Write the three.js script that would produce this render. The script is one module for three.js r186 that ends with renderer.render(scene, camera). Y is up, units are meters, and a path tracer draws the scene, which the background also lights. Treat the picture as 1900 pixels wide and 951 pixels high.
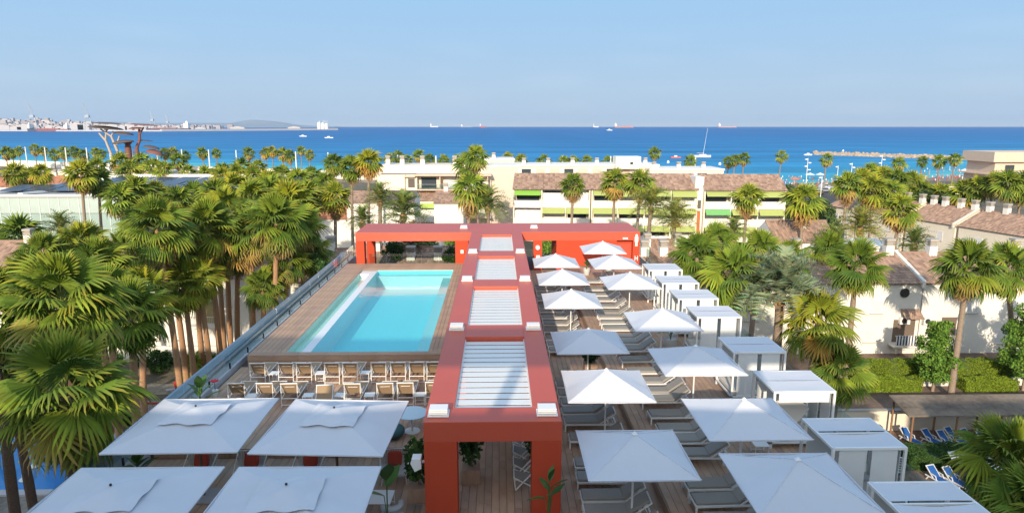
import * as THREE from 'three';
import { mergeGeometries, mergeVertices } from 'three/addons/utils/BufferGeometryUtils.js';

// ---------- camera, sky, sun, exposure ----------
const scene = new THREE.Scene();
const camera = new THREE.PerspectiveCamera(41.65, 1900 / 951, 0.3, 40000);
camera.position.set(0, 22, 0);
camera.rotation.set(-0.19316, -0.01963, 0, 'YXZ');
scene.add(camera);
const SUN = new THREE.Vector3(-0.179, 0.342, 0.922).normalize();
{
  const W = 1024, H = 512, d = new Float32Array(W * H * 4);
  const mix = (a, b, t) => a.map((v, i) => v + (b[i] - v) * t);
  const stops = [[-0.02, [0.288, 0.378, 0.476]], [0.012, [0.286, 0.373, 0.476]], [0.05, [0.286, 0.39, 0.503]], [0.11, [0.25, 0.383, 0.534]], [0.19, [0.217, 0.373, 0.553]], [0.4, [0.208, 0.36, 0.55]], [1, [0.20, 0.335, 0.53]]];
  const v = new THREE.Vector3();
  for (let j = 0; j < H; j++) for (let i = 0; i < W; i++) {
    const el = ((j + 0.5) / H - 0.5) * Math.PI, az = ((i + 0.5) / W - 0.5) * Math.PI * 2;
    const s = Math.sin(el); let c;
    if (s < -0.02) c = [0.30, 0.36, 0.42];
    else { let k = 0; while (k < stops.length - 2 && s > stops[k + 1][0]) k++; const a = stops[k], b = stops[k + 1]; c = mix(a[1], b[1], Math.min(1, Math.max(0, (s - a[0]) / (b[0] - a[0])))); }
    v.set(Math.cos(el) * Math.cos(az), s, Math.cos(el) * Math.sin(az));
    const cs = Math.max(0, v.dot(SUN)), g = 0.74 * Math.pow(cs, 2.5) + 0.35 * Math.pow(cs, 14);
    // thin wisps low over the sea
    const wisp = s > 0 && s < 0.12 ? 0.018 * Math.max(0, Math.sin(az * 9 + Math.sin(el * 60) * 1.5) * Math.sin(az * 23 + 1.3) * Math.sin(el * 95 + az * 3)) : 0;
    const o = (j * W + i) * 4;
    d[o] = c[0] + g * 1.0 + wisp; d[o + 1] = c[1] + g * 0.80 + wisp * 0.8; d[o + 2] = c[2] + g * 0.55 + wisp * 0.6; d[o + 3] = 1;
  }
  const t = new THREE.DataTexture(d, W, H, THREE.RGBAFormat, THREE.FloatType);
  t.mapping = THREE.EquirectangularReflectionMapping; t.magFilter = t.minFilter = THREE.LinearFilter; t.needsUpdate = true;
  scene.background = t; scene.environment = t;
}
const sun = new THREE.DirectionalLight(new THREE.Color(1, 0.84, 0.65), 3.25);
sun.position.copy(SUN).multiplyScalar(300).add(new THREE.Vector3(0, 0, -60)); sun.target.position.set(0, 0, -60);
sun.castShadow = true; sun.shadow.mapSize.set(4096, 4096); Object.assign(sun.shadow.camera, { left: -150, right: 150, top: 150, bottom: -150, near: 10, far: 800 });
sun.shadow.camera.updateProjectionMatrix();
scene.add(sun, sun.target);
scene.fog = new THREE.FogExp2(new THREE.Color(0.50, 0.66, 0.90), 0.00005);
const renderer = new THREE.WebGLRenderer({ antialias: true });
renderer.toneMapping = THREE.LinearToneMapping; renderer.toneMappingExposure = 1.62; renderer.shadowMap.enabled = true;

// ---------- helpers ----------
let seed = 7;
const rnd = () => { seed |= 0; seed = seed + 0x6D2B79F5 | 0; let t = Math.imul(seed ^ seed >>> 15, 1 | seed); t = t + Math.imul(t ^ t >>> 7, 61 | t) ^ t; return ((t ^ t >>> 14) >>> 0) / 4294967296; };
const rr = (a, b) => a + (b - a) * rnd();
const V = (x, y, z) => new THREE.Vector3(x, y, z);
const taken = {};
function numbered(n) { if (!(n in taken)) { taken[n] = 0; return n; } taken[n]++; return n + '_' + String(taken[n]).padStart(3, '0'); }
function shadows(o) { o.traverse(m => { if (m.isMesh) { m.castShadow = true; m.receiveShadow = true; } }); return o; }
function tag(o, label, category, group) { o.userData.label = label; o.userData.category = category; if (group) o.userData.group = group; return o; }
function thing(name, label, category, pos = [0, 0, 0], turn = 0, group) {
  const o = new THREE.Group(); o.name = numbered(name); o.position.set(...pos); o.rotation.y = turn; scene.add(o);
  return tag(o, label, category, group);
}
function part(name, geo, mat, parent) {
  const g = Array.isArray(geo) ? merge(geo) : geo; const m = new THREE.Mesh(g, mat); m.name = name; m.castShadow = m.receiveShadow = true; parent.add(m); return m;
}
function solo(name, geo, mat, label, category, group) { const m = part(numbered(name), geo, mat, scene); return tag(m, label, category, group); }
function struct(name, geo, mat) { const m = part(numbered(name), geo, mat, scene); m.userData.kind = 'structure'; return m; }
function dup(root, pos, turn, label, group) {
  const r = root.clone(); r.name = numbered(root.name.replace(/_\d{3}$/, '')); r.userData = { ...root.userData, label }; if (group) r.userData.group = group;
  r.position.set(...pos); r.rotation.y = turn; scene.add(r); return r;
}
const ORD = ['first', 'second', 'third', 'fourth', 'fifth', 'sixth', 'seventh', 'eighth', 'ninth', 'tenth', 'eleventh', 'twelfth', 'thirteenth', 'fourteenth', 'fifteenth', 'sixteenth', 'seventeenth', 'eighteenth', 'nineteenth', 'twentieth', 'twenty-first', 'twenty-second', 'twenty-third', 'twenty-fourth', 'twenty-fifth', 'twenty-sixth', 'twenty-seventh', 'twenty-eighth', 'twenty-ninth', 'thirtieth'];
// uv in metres, projected along each face's main axis
function metric(g, s = 1) {
  if (g.index) g = g.toNonIndexed();
  if (!g.attributes.normal) g.computeVertexNormals();
  const p = g.attributes.position, n = g.attributes.normal, uv = new Float32Array(p.count * 2);
  for (let i = 0; i < p.count; i += 3) {
    let nx = 0, ny = 0, nz = 0; for (let k = 0; k < 3; k++) { nx += n.getX(i + k); ny += n.getY(i + k); nz += n.getZ(i + k); }
    nx = Math.abs(nx); ny = Math.abs(ny); nz = Math.abs(nz);
    for (let k = 0; k < 3; k++) {
      const x = p.getX(i + k), y = p.getY(i + k), z = p.getZ(i + k);
      const a = ny >= nx && ny >= nz ? [x, z] : nx >= nz ? [z, y] : [x, y];
      uv[(i + k) * 2] = a[0] * s; uv[(i + k) * 2 + 1] = a[1] * s;
    }
  }
  g.setAttribute('uv', new THREE.BufferAttribute(uv, 2)); return g;
}
function merge(list) {
  const anyCol = list.some(g => g.attributes.color);
  const l = list.map(g => {
    g = g.index ? g.toNonIndexed() : g; if (!g.attributes.normal) g.computeVertexNormals();
    if (!g.attributes.uv) g.setAttribute('uv', new THREE.BufferAttribute(new Float32Array(g.attributes.position.count * 2), 2));
    if (anyCol && !g.attributes.color) g.setAttribute('color', new THREE.BufferAttribute(new Float32Array(g.attributes.position.count * 3).fill(1), 3));
    return g;
  });
  return mergeGeometries(l, false);
}
const box = (x0, x1, y0, y1, z0, z1) => metric(new THREE.BoxGeometry(Math.abs(x1 - x0), Math.abs(y1 - y0), Math.abs(z1 - z0)).translate((x0 + x1) / 2, (y0 + y1) / 2, (z0 + z1) / 2));
// box with chamfered edges
function cbox(x0, x1, y0, y1, z0, z1, c = 0.02) {
  const w = x1 - x0 - 2 * c, d = z1 - z0 - 2 * c, s = new THREE.Shape([new THREE.Vector2(0, 0), new THREE.Vector2(w, 0), new THREE.Vector2(w, d), new THREE.Vector2(0, d)]);
  const g = new THREE.ExtrudeGeometry(s, { depth: y1 - y0 - 2 * c, bevelEnabled: true, bevelThickness: c, bevelSize: c, bevelSegments: 2, steps: 1 });
  g.rotateX(-Math.PI / 2); g.translate(x0 + c, y0 + c, z1 - c); return metric(g);
}
function bar(a, b, r, seg = 6, r2 = r) {
  const d = V().subVectors(b, a), L = d.length(), g = new THREE.CylinderGeometry(r2, r, L, seg, 1);
  g.applyQuaternion(new THREE.Quaternion().setFromUnitVectors(V(0, 1, 0), d.normalize())); const m = V().addVectors(a, b).multiplyScalar(0.5); g.translate(m.x, m.y, m.z); return g;
}
// square-section bar
function sbar(a, b, w, h = w) {
  const d = V().subVectors(b, a), L = d.length(), g = new THREE.BoxGeometry(w, h, L);
  const m = new THREE.Matrix4().lookAt(a, b, Math.abs(d.y) > 0.98 * L ? V(0, 0, 1) : V(0, 1, 0)); g.applyMatrix4(m); const c = V().addVectors(a, b).multiplyScalar(0.5); g.translate(c.x, c.y, c.z); return metric(g);
}
function quad(a, b, c, d) { const g = new THREE.BufferGeometry(); g.setAttribute('position', new THREE.BufferAttribute(new Float32Array([a, b, c, a, c, d].flatMap(v => [v.x, v.y, v.z])), 3)); g.computeVertexNormals(); return metric(g); }
function prism(pts, depth, place) { const g = new THREE.ExtrudeGeometry(new THREE.Shape(pts.map(p => new THREE.Vector2(...p))), { depth, bevelEnabled: false }); if (place) place(g); return metric(g); }
function paint(g, c) { const n = g.attributes.position.count, a = new Float32Array(n * 3); for (let i = 0; i < n; i++) { a[i * 3] = c[0]; a[i * 3 + 1] = c[1]; a[i * 3 + 2] = c[2]; } g.setAttribute('color', new THREE.BufferAttribute(a, 3)); return g; }
// ---- value noise and textures ----
const hash = (x, y) => { let h = Math.imul(x, 374761393) + Math.imul(y, 668265263) | 0; h = Math.imul(h ^ h >>> 13, 1274126177); return ((h ^ h >>> 16) >>> 0) / 4294967296; };
function vn(x, y, p) { const xi = Math.floor(x), yi = Math.floor(y), fx = x - xi, fy = y - yi, w = n => ((n % p) + p) % p, s = t => t * t * (3 - 2 * t), a = hash(w(xi), w(yi)), b = hash(w(xi + 1), w(yi)), c = hash(w(xi), w(yi + 1)), d = hash(w(xi + 1), w(yi + 1)), u = s(fx), v = s(fy); return (a + (b - a) * u) * (1 - v) + (c + (d - c) * u) * v; }
function fbm(x, y, p, o = 4) { let s = 0, a = 0.5, n = 0; for (let i = 0; i < o; i++) { s += a * vn(x, y, p); n += a; a *= 0.5; x *= 2; y *= 2; p *= 2; } return s / n; }
function tex(n, fn, metres, srgb = true) {
  const d = new Uint8Array(n * n * 4);
  for (let j = 0; j < n; j++) for (let i = 0; i < n; i++) { const c = fn(i / n, j / n).map(q => Math.min(1, Math.max(0, srgb ? Math.pow(Math.max(0, q), 1 / 2.2) : q))), o = (j * n + i) * 4; d[o] = c[0] * 255; d[o + 1] = c[1] * 255; d[o + 2] = c[2] * 255; d[o + 3] = 255; }
  const t = new THREE.DataTexture(d, n, n); t.wrapS = t.wrapT = THREE.RepeatWrapping; t.magFilter = THREE.LinearFilter; t.minFilter = THREE.LinearMipmapLinearFilter; t.generateMipmaps = true;
  if (srgb) t.colorSpace = THREE.SRGBColorSpace; t.repeat.set(1 / metres, 1 / metres); t.needsUpdate = true; return t;
}
const g3 = v => [v, v, v];
const T = {
  plaster: tex(256, (u, v) => { const a = fbm(u * 4, v * 4, 4, 5), b = fbm(u * 32, v * 32, 32, 2); return g3(0.90 + 0.09 * (a - 0.5) * 2 * 0.7 + 0.03 * (b - 0.5)); }, 5),
  stain: tex(512, (u, v) => { const a = fbm(u * 6, v * 6, 6, 5), s = fbm(u * 40, v * 3, 40, 3); const k = 0.93 + 0.1 * (a - 0.5) - 0.10 * Math.max(0, s - 0.62); return [k, k * 0.99, k * 0.975]; }, 8),
  wood: tex(512, (u, v) => { const g = fbm(u * 48 + 3 * fbm(u * 3, v * 2, 3, 2), v * 3, 48, 4), k = 0.86 + 0.30 * (g - 0.5) + 0.12 * (fbm(u * 5, v * 5, 5, 3) - 0.5); return [k, k * 0.98, k * 0.95]; }, 1.6),
  grain: tex(128, (u, v) => g3(0.5 + 0.5 * (fbm(u * 16, v * 16, 16, 3) - 0.5)), 0.6, false),
  weave: tex(64, (u, v) => g3(0.5 + 0.25 * Math.sin(u * Math.PI * 16) + 0.25 * Math.sin(v * Math.PI * 16)), 0.08, false),
  cloth: tex(256, (u, v) => { const k = 0.95 + 0.06 * (fbm(u * 5, v * 5, 5, 4) - 0.5); return [k, k, k]; }, 3),
  crease: tex(256, (u, v) => g3(0.5 + 0.9 * (fbm(u * 3 + 1.5 * fbm(u * 4, v * 4, 4, 2), v * 3, 3, 4) - 0.5)), 1.7, false),
  rough: tex(256, (u, v) => g3(0.35 + 0.6 * fbm(u * 8, v * 8, 8, 5)), 4, false),
  earth: tex(512, (u, v) => { const a = fbm(u * 8, v * 8, 8, 6), b = fbm(u * 60, v * 60, 60, 2), k = 0.62 + 0.5 * (a - 0.5) + 0.3 * (b - 0.5); return [k, k * 0.97, k * 0.9]; }, 12),
  bark: tex(256, (u, v) => { const r = 0.5 + 0.5 * Math.sin(v * Math.PI * 2 * 14 + 2 * fbm(u * 6, v * 6, 6, 3)), k = 0.62 + 0.2 * r + 0.35 * (fbm(u * 16, v * 24, 16, 3) - 0.5); return [k, k * 0.96, k * 0.92]; }, 1),
  barkH: tex(256, (u, v) => { const r = 0.5 + 0.5 * Math.sin(v * Math.PI * 2 * 14 + 2 * fbm(u * 6, v * 6, 6, 3)); return g3(r * 0.6 + 0.4 * fbm(u * 20, v * 20, 20, 3)); }, 1, false),
};
const std = (c, o = {}) => { const m = new THREE.MeshPhysicalMaterial({ roughness: 0.8, ...o }); if (Array.isArray(c)) m.color.setRGB(...c); else m.color.set(c); m.side = THREE.DoubleSide; return m; };
const M = {
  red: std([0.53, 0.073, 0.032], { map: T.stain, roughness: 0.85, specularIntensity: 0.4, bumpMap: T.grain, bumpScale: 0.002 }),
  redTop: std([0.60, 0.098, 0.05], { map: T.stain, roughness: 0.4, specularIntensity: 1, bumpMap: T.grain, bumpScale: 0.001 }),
  white: std([0.78, 0.78, 0.76], { roughness: 0.45 }),
  slat: std([0.84, 0.83, 0.79], { roughness: 0.4, map: T.cloth }),
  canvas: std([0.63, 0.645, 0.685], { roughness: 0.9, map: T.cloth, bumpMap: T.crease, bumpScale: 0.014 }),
  curtain: std([0.72, 0.74, 0.73], { roughness: 0.9, map: T.cloth }),
  cream: std([0.74, 0.70, 0.62], { roughness: 0.85, map: T.cloth }),
  cushion: std([0.30, 0.28, 0.25], { roughness: 0.95, bumpMap: T.weave, bumpScale: 0.001 }),
  mesh: std([0.34, 0.235, 0.14], { roughness: 0.9, bumpMap: T.weave, bumpScale: 0.001 }),
  redCushion: std([0.42, 0.06, 0.035], { roughness: 0.95 }),
  teal: std([0.05, 0.14, 0.15], { roughness: 0.95 }),
  dark: std([0.03, 0.028, 0.026], { roughness: 0.6 }),
  steel: std([0.33, 0.40, 0.47], { roughness: 0.35, metalness: 0.5, map: T.stain }),
  grey: std([0.42, 0.41, 0.42], { roughness: 0.8, map: T.plaster }),
  lightGrey: std([0.52, 0.51, 0.52], { roughness: 0.7, map: T.plaster }),
  glass: new THREE.MeshPhysicalMaterial({ color: 0xe8f2f2, transmission: 1, roughness: 0.02, thickness: 0, ior: 1.45, side: THREE.DoubleSide }),
  plaster: std([0.86, 0.83, 0.76], { map: T.plaster, roughness: 0.9 }),
  plasterWarm: std([0.82, 0.75, 0.63], { map: T.stain, roughness: 0.9 }),
  plasterPink: std([0.70, 0.55, 0.44], { map: T.stain, roughness: 0.9 }),
  concrete: std([0.44, 0.41, 0.37], { map: T.stain, roughness: 0.9 }),
};

// ---------- terrace ----------
const LOW = 10.15, DECK = 10.5, POOL = 11.1, RIGHT = 10.88, TOP = 13.6;
{
  const slab = std([0.10, 0.085, 0.075], { roughness: 0.9 });
  const t = struct('terrace_building', [box(-13.5, -2.4, 0, 9.6, -54.9, -22.75), box(-2.4, 5.0, 0, 9.6, -59, -22.75), box(-13.5, -10.49, 9.6, DECK - 0.06, -51.6, -31.2), box(-3.46, 5.0, 9.6, DECK - 0.06, -51.6, -31.2), box(-13.5, 5.0, 9.6, DECK - 0.06, -31.2, -22.75), box(-13.5, -2.4, 9.6, DECK - 0.06, -54.9, -51.6), box(-2.4, 5.0, 9.6, DECK - 0.06, -59, -51.6), box(-13.5, -2.4, 0, LOW - 0.06, -22.75, -8), box(-2.4, 5.0, 0, DECK - 0.06, -22.75, -8), box(5.0, 12.2, 0, RIGHT - 0.06, -59, -8)], slab);
  // white outer skin of the building under the terrace
  part('facade', [box(-13.72, -13.5, 0, 10.3, -54.9, -8), box(12.2, 12.42, 0, 10.7, -59, -8), box(-2.4, 12.42, 0, 10.3, -59.2, -59), box(-13.72, -2.4, 0, 10.3, -55.1, -54.9)], M.plaster, t);
}
// planks: shared geometry per length, a few tints, each board its own mesh
const woodTints = [[0.52, 0.345, 0.235], [0.48, 0.32, 0.225], [0.56, 0.37, 0.25], [0.45, 0.305, 0.22], [0.54, 0.35, 0.23], [0.50, 0.34, 0.245]].map(c => std(c, { map: T.wood, roughness: 0.75, bumpMap: T.wood, bumpScale: 0.0015 }));
const plankCache = {};
function plankGeo(w, l) { const k = w.toFixed(3) + l.toFixed(2); return plankCache[k] || (plankCache[k] = box(-w / 2 + 0.006, w / 2 - 0.006, -0.03, 0, -l / 2 + 0.003, l / 2 - 0.003)); }
function decking(name, x0, x1, z0, z1, y, zFar, bw = 0.235, seg = 4.2) {   // boards along z; those beyond zFar are joined
  const holder = struct(name, box(x0, x1, y - 0.058, y - 0.032, z0, z1), std([0.05, 0.04, 0.035]));
  const n = Math.round((x1 - x0) / bw), w = (x1 - x0) / n, far = woodTints.map(() => []);
  for (let i = 0; i < n; i++) {
    const x = x0 + (i + 0.5) * w; let z = z1 - (i % 3) * seg / 3; const lens = [];
    let a = z1, b = Math.max(z0, z1 - seg * (0.35 + ((i * 5) % 7) / 9)); b = Math.round(b * 4) / 4;
    while (a > z0 + 0.01) {
      if (b - z0 < 0.6) b = z0; const l = a - b, k = Math.floor(rnd() * 6), g = plankGeo(w, l), cy = y + rr(-0.0015, 0.0015);
      if (a > zFar) { const m = part('plank', g, woodTints[k], holder); m.position.set(x, cy, (a + b) / 2); }
      else far[k].push(g.clone().translate(x, cy, (a + b) / 2));
      a = b; b = Math.max(z0, b - seg);
    }
  }
  far.forEach((l, k) => { if (l.length) { const m = part('far_planking', l, woodTints[k], holder); m.userData.kind = 'stuff'; } });
  return holder;
}
decking('pergola_deck', -2.4, 4.97, -53.0, -15.5, DECK, -30);
decking('umbrella_deck', 5.0, 12.2, -53.0, -12.5, RIGHT, -30);
decking('lounger_deck', -12.5, -2.4, -31.2, -22.75, DECK, -40);
decking('lower_deck', -12.5, -2.4, -22.72, -14.5, LOW, -40, 0.27, 4.2);
// step risers
struct('deck_step', box(4.97, 4.998, DECK - 0.03, RIGHT - 0.032, -53, -12.5), woodTints[3]);
struct('lower_deck_step', [box(-12.5, -2.43, LOW, DECK - 0.032, -22.76, -22.735)], woodTints[1]);

// ---------- pool ----------
{
  const X0 = -10.45, X1 = -3.5, Z0 = -50.5, Z1 = -31.6, gut = -9.72, lip = -9.28;
  // surround: boards on the raised pool deck
  const sur = struct('pool_deck', [box(-12.15, X0 - 0.02, DECK, POOL - 0.045, -52.98, -31.2), box(X1 + 0.02, -2.42, DECK, POOL - 0.045, -52.98, -31.2), box(X0 - 0.02, X1 + 0.02, DECK, POOL - 0.045, -31.58, -31.2), box(X0 - 0.02, X1 + 0.02, DECK, POOL - 0.045, -52.98, Z0 - 0.02)], std([0.07, 0.05, 0.04]));
  const run = (x0, x1, z0, z1, alongZ, n, seg) => {
    const L = alongZ ? z1 - z0 : x1 - x0, m = Math.max(1, Math.round(L / seg)), w = (alongZ ? x1 - x0 : z1 - z0) / n, l = L / m, g = plankGeo(w, l);
    for (let i = 0; i < n; i++) for (let j = 0; j < m; j++) { const p = part('plank', g, woodTints[Math.floor(rnd() * 6)], sur); if (alongZ) p.position.set(x0 + (i + 0.5) * w, POOL, z0 + (j + 0.5) * l); else { p.rotation.y = Math.PI / 2; p.position.set(x0 + (j + 0.5) * l, POOL, z0 + (i + 0.5) * w); } }
  };
  run(-12.15, X0, -52.98, -31.62, true, 7, 4.3); run(X1, -2.42, -52.98, -31.62, true, 5, 4.3); run(X0, X1, -52.98, Z0, false, 10, 3.5); run(-12.15, -2.42, -31.62, -31.17, false, 2, 2.45);
  // front wall of the pool deck: two courses of boards with butt joints
  for (let r = 0; r < 2; r++) for (let j = 0; j < 4; j++) { const p = part('cladding_board', plankGeo(0.28, 2.43), woodTints[(j * 2 + r * 3) % 6], sur); p.rotation.set(Math.PI / 2, Math.PI / 2, 0); p.position.set(-12.15 + (j + 0.5) * 2.433, DECK + 0.15 + r * 0.285, -31.16); }
  // shell
  const tileT = tex(256, (u, v) => { const a = Math.min((u * 16) % 1, (v * 16) % 1) < 0.09 ? 0.93 : 1, k = a * (0.96 + 0.05 * (hash(Math.floor(u * 16), Math.floor(v * 16)) - 0.5)); return [k, k, k]; }, 1.6);
  const aqua = std([0.26, 0.79, 0.78], { map: tileT, roughness: 0.5 }), pale = std([0.58, 0.78, 0.70], { map: tileT, roughness: 0.5 }), lipM = std([0.80, 0.82, 0.82], { map: tileT, roughness: 0.4 });
  const b = 9.75, wl = POOL - 0.07;
  const pool = struct('pool', [box(lip, X1, b - 0.1, b, Z0, Z1), box(X1, X1 + 0.018, b, POOL - 0.031, Z0, Z1), box(lip, X1, b, POOL - 0.031, Z0 - 0.018, Z0), box(lip, X1, b, POOL - 0.031, Z1, Z1 + 0.018)], aqua);
  part('gutter', [box(X0, gut, 10.6, 10.68, Z0 + 1.1, Z1), box(X0 - 0.018, X0, 10.6, POOL - 0.031, Z0 + 1.1, Z1), box(X0, gut, 10.6, POOL - 0.031, Z1, Z1 + 0.018)], pale, pool);
  part('overflow_wall', [box(gut, lip, 9.7, wl + 0.012, Z0, Z1)], lipM, pool);
  part('corner_slab', box(X0, gut, DECK, POOL - 0.06, Z0, Z0 + 1.1), lipM, pool);
  part('seat_ledge', [box(-4.25, X1, b, wl - 0.42, Z0 + 0.6, Z1)], pale, pool);
  part('entry_step', [box(lip, X1, b, wl - 0.28, Z0, Z0 + 0.6)], lipM, pool);
  const ripT = tex(512, (u, v) => g3(0.5 + 0.5 * (fbm(u * 10, v * 14, 10, 4) - 0.5)), 6, false);
  const waterM = new THREE.MeshPhysicalMaterial({ transmission: 1, thickness: 0, roughness: 0.03, ior: 1.33, side: THREE.DoubleSide, bumpMap: ripT, bumpScale: 0.012 }); waterM.color.setRGB(0.62, 0.93, 0.98);
  const w = struct('pool_water', metric(new THREE.PlaneGeometry(X1 - lip, Z1 - Z0).rotateX(-Math.PI / 2).translate((X1 + lip) / 2, wl, (Z0 + Z1) / 2)), waterM);
  const wm2 = waterM.clone(); wm2.color.setRGB(0.84, 0.98, 0.92);
  struct('gutter_water', metric(new THREE.PlaneGeometry(gut - X0, Z1 - Z0 - 1.1).rotateX(-Math.PI / 2).translate((X0 + gut) / 2, 10.80, (Z0 + 1.1 + Z1) / 2)), wm2);
}
// ---------- parapets and glass railings ----------
{
  const p = thing('parapet', 'long steel-capped parapet along the left edge of the roof terrace', 'parapet', [-13.6, 0, -35]);
  part('wall', box(-0.1, 0.5, 9.9, 10.85, -23.5, 20), M.grey, p);
  part('coping', prism([[-0.16, 10.85], [0.3, 10.85], [0.3, 10.9], [-0.16, 10.98]], 43.5, g => g.translate(0, 0, -23.5)), M.steel, p);
  part('ledge', box(0.5, 0.98, 10.0, 10.72, -23.5, 20), M.lightGrey, p);
  const r = thing('glass_railing', 'frameless glass railing along the left edge beside the pool', 'railing', [-12.7, 0, -35]);
  for (let i = 0; i < 18; i++) {
    const z = -23 + i * 2.3; part('glass_pane', box(-0.01, 0.01, 10.75, 11.75, z + 0.03, z + 2.27), M.glass, r);
    part('bracket', [box(-0.03, 0.03, 10.5, 11.0, z - 0.03, z + 0.03)], M.dark, r);
  }
  const q = thing('glass_railing', 'frameless glass railing behind the row of white cabanas', 'railing', [12.3, 0, -35]);
  for (let i = 0; i < 18; i++) { const z = -20 + i * 2.3; part('glass_pane', box(-0.01, 0.01, 10.75, 11.95, z + 0.03, z + 2.27), M.glass, q); part('bracket', box(-0.03, 0.03, 10.7, 11.0, z - 0.03, z + 0.03), M.dark, q); }
  part('base_rail', box(-0.12, 0.12, 10.7, 10.76, -20, 21.4), M.white, q);
  const s = thing('glass_railing', 'glass railing on a low white kerb seen through the red portal', 'railing', [0, 0, -54.5]);
  part('kerb', box(-10.7, -3.55, 10.44, 10.78, -0.1, 0.1), M.plaster, s);
  for (let i = 0; i < 5; i++) part('glass_pane', box(-10.65 + i * 1.42, -9.27 + i * 1.42, 10.78, 11.6, -0.01, 0.01), M.glass, s);
}
// ---------- red pergola ----------
{
  const p = thing('red_pergola', 'long red pergola with white louvre roof panels running to a red portal', 'pergola', [-0.2, DECK, -18.15]);
  const dx = 0.2, dy = -DECK, dz = 18.15, B = (...a) => cbox(a[0] + dx, a[1] + dx, a[2] + dy, a[3] + dy, a[4] + dz, a[5] + dz, 0.015);
  const xl = -2.2, xl2 = -1.37, xr = 1.0, xr2 = 1.8, u = 13.0;
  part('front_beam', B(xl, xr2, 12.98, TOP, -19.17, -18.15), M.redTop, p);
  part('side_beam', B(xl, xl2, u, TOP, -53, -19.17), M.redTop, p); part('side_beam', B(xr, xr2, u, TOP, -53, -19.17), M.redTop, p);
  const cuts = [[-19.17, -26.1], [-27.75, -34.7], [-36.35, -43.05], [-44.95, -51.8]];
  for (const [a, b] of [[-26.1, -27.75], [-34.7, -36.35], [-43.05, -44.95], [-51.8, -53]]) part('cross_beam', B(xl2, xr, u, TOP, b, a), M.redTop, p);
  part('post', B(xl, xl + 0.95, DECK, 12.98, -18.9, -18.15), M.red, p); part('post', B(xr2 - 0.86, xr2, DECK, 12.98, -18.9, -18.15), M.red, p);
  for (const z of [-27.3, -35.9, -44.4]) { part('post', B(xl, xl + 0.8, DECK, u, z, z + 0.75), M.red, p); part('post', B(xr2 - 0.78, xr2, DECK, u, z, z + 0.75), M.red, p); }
  const sg = (() => { const s = new THREE.Shape([[-0.212, -0.006], [0.212, -0.006], [0.219, 0], [0.212, 0.006], [-0.212, 0.006], [-0.219, 0]].map(q => new THREE.Vector2(...q))); const g = new THREE.ExtrudeGeometry(s, { depth: xr - xl2 - 0.06, bevelEnabled: false }); g.rotateY(Math.PI / 2); g.translate(-(xr - xl2 - 0.06) / 2, 0, 0); g.rotateX(-0.028); return metric(g); })();
  for (const [a, b] of cuts) {
    const lp = part('louvre_panel', [box(xl2 + dx, xl2 + 0.03 + dx, 13.2 + dy, 13.5 + dy, b + dz, a + dz), box(xr - 0.03 + dx, xr + dx, 13.2 + dy, 13.5 + dy, b + dz, a + dz), box(xl2 + 0.03 + dx, xr - 0.03 + dx, 13.38 + dy, 13.56 + dy, a - 0.06 + dz, a + dz)], M.white, p);
    const n = 14, st = (a - b - 0.12) / n; for (let i = 0; i < n; i++) { const s = part('slat', sg, M.slat, lp); s.position.set((xl2 + xr) / 2 + dx, 13.42 + dy, a - 0.06 - (i + 0.5) * st + dz); }
  }
  // portal across the far end
  const zf = -53, zb = -58;
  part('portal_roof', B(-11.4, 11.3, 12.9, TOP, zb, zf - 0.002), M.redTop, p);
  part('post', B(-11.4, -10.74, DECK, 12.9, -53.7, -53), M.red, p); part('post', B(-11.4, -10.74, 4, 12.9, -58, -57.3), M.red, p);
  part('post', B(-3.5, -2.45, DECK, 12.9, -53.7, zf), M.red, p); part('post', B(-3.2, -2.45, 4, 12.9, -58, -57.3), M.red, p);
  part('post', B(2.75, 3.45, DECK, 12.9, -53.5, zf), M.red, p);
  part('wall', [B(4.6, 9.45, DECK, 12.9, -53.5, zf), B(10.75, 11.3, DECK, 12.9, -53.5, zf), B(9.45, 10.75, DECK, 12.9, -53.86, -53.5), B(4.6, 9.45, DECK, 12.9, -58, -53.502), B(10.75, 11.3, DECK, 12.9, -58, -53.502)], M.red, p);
  part('door', [box(9.5 + dx, 10.7 + dx, DECK + dy, 12.6 + dy, -53.498 + dz, -53.46 + dz)], std([0.5, 0.075, 0.035], { roughness: 0.5 }), p);
  // toilet pictogram and the two strokes of the sign below it
  const pic = std([0.82, 0.82, 0.8]); const z1 = zf + 0.012 + dz, cx = 11.02 + dx, cy = 13.15 + dy;
  part('pictogram', [new THREE.CylinderGeometry(0.1, 0.1, 0.02, 14).rotateX(Math.PI / 2).translate(cx, cy + 0.16, z1), box(cx - 0.14, cx + 0.14, cy - 0.36, cy + 0.05, z1 - 0.01, z1 + 0.01), box(cx - 0.09, cx - 0.015, cy - 0.72, cy - 0.36, z1 - 0.01, z1 + 0.01), box(cx + 0.015, cx + 0.09, cy - 0.72, cy - 0.36, z1 - 0.01, z1 + 0.01)], pic, p);
  part('sign', [box(cx - 0.1, cx - 0.05, cy - 1.9, cy - 1.5, z1 - 0.01, z1 + 0.01), box(cx + 0.1, cx + 0.15, cy - 1.9, cy - 1.5, z1 - 0.01, z1 + 0.01), box(cx - 0.05, cx + 0.1, cy - 1.73, cy - 1.67, z1 - 0.01, z1 + 0.01)], pic, p);
  part('sign', [box(2.98 + dx, 3.28 + dx, 11.42 + dy, 11.72 + dy, z1 - 0.01, z1 + 0.012)], pic, p);
}
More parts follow.
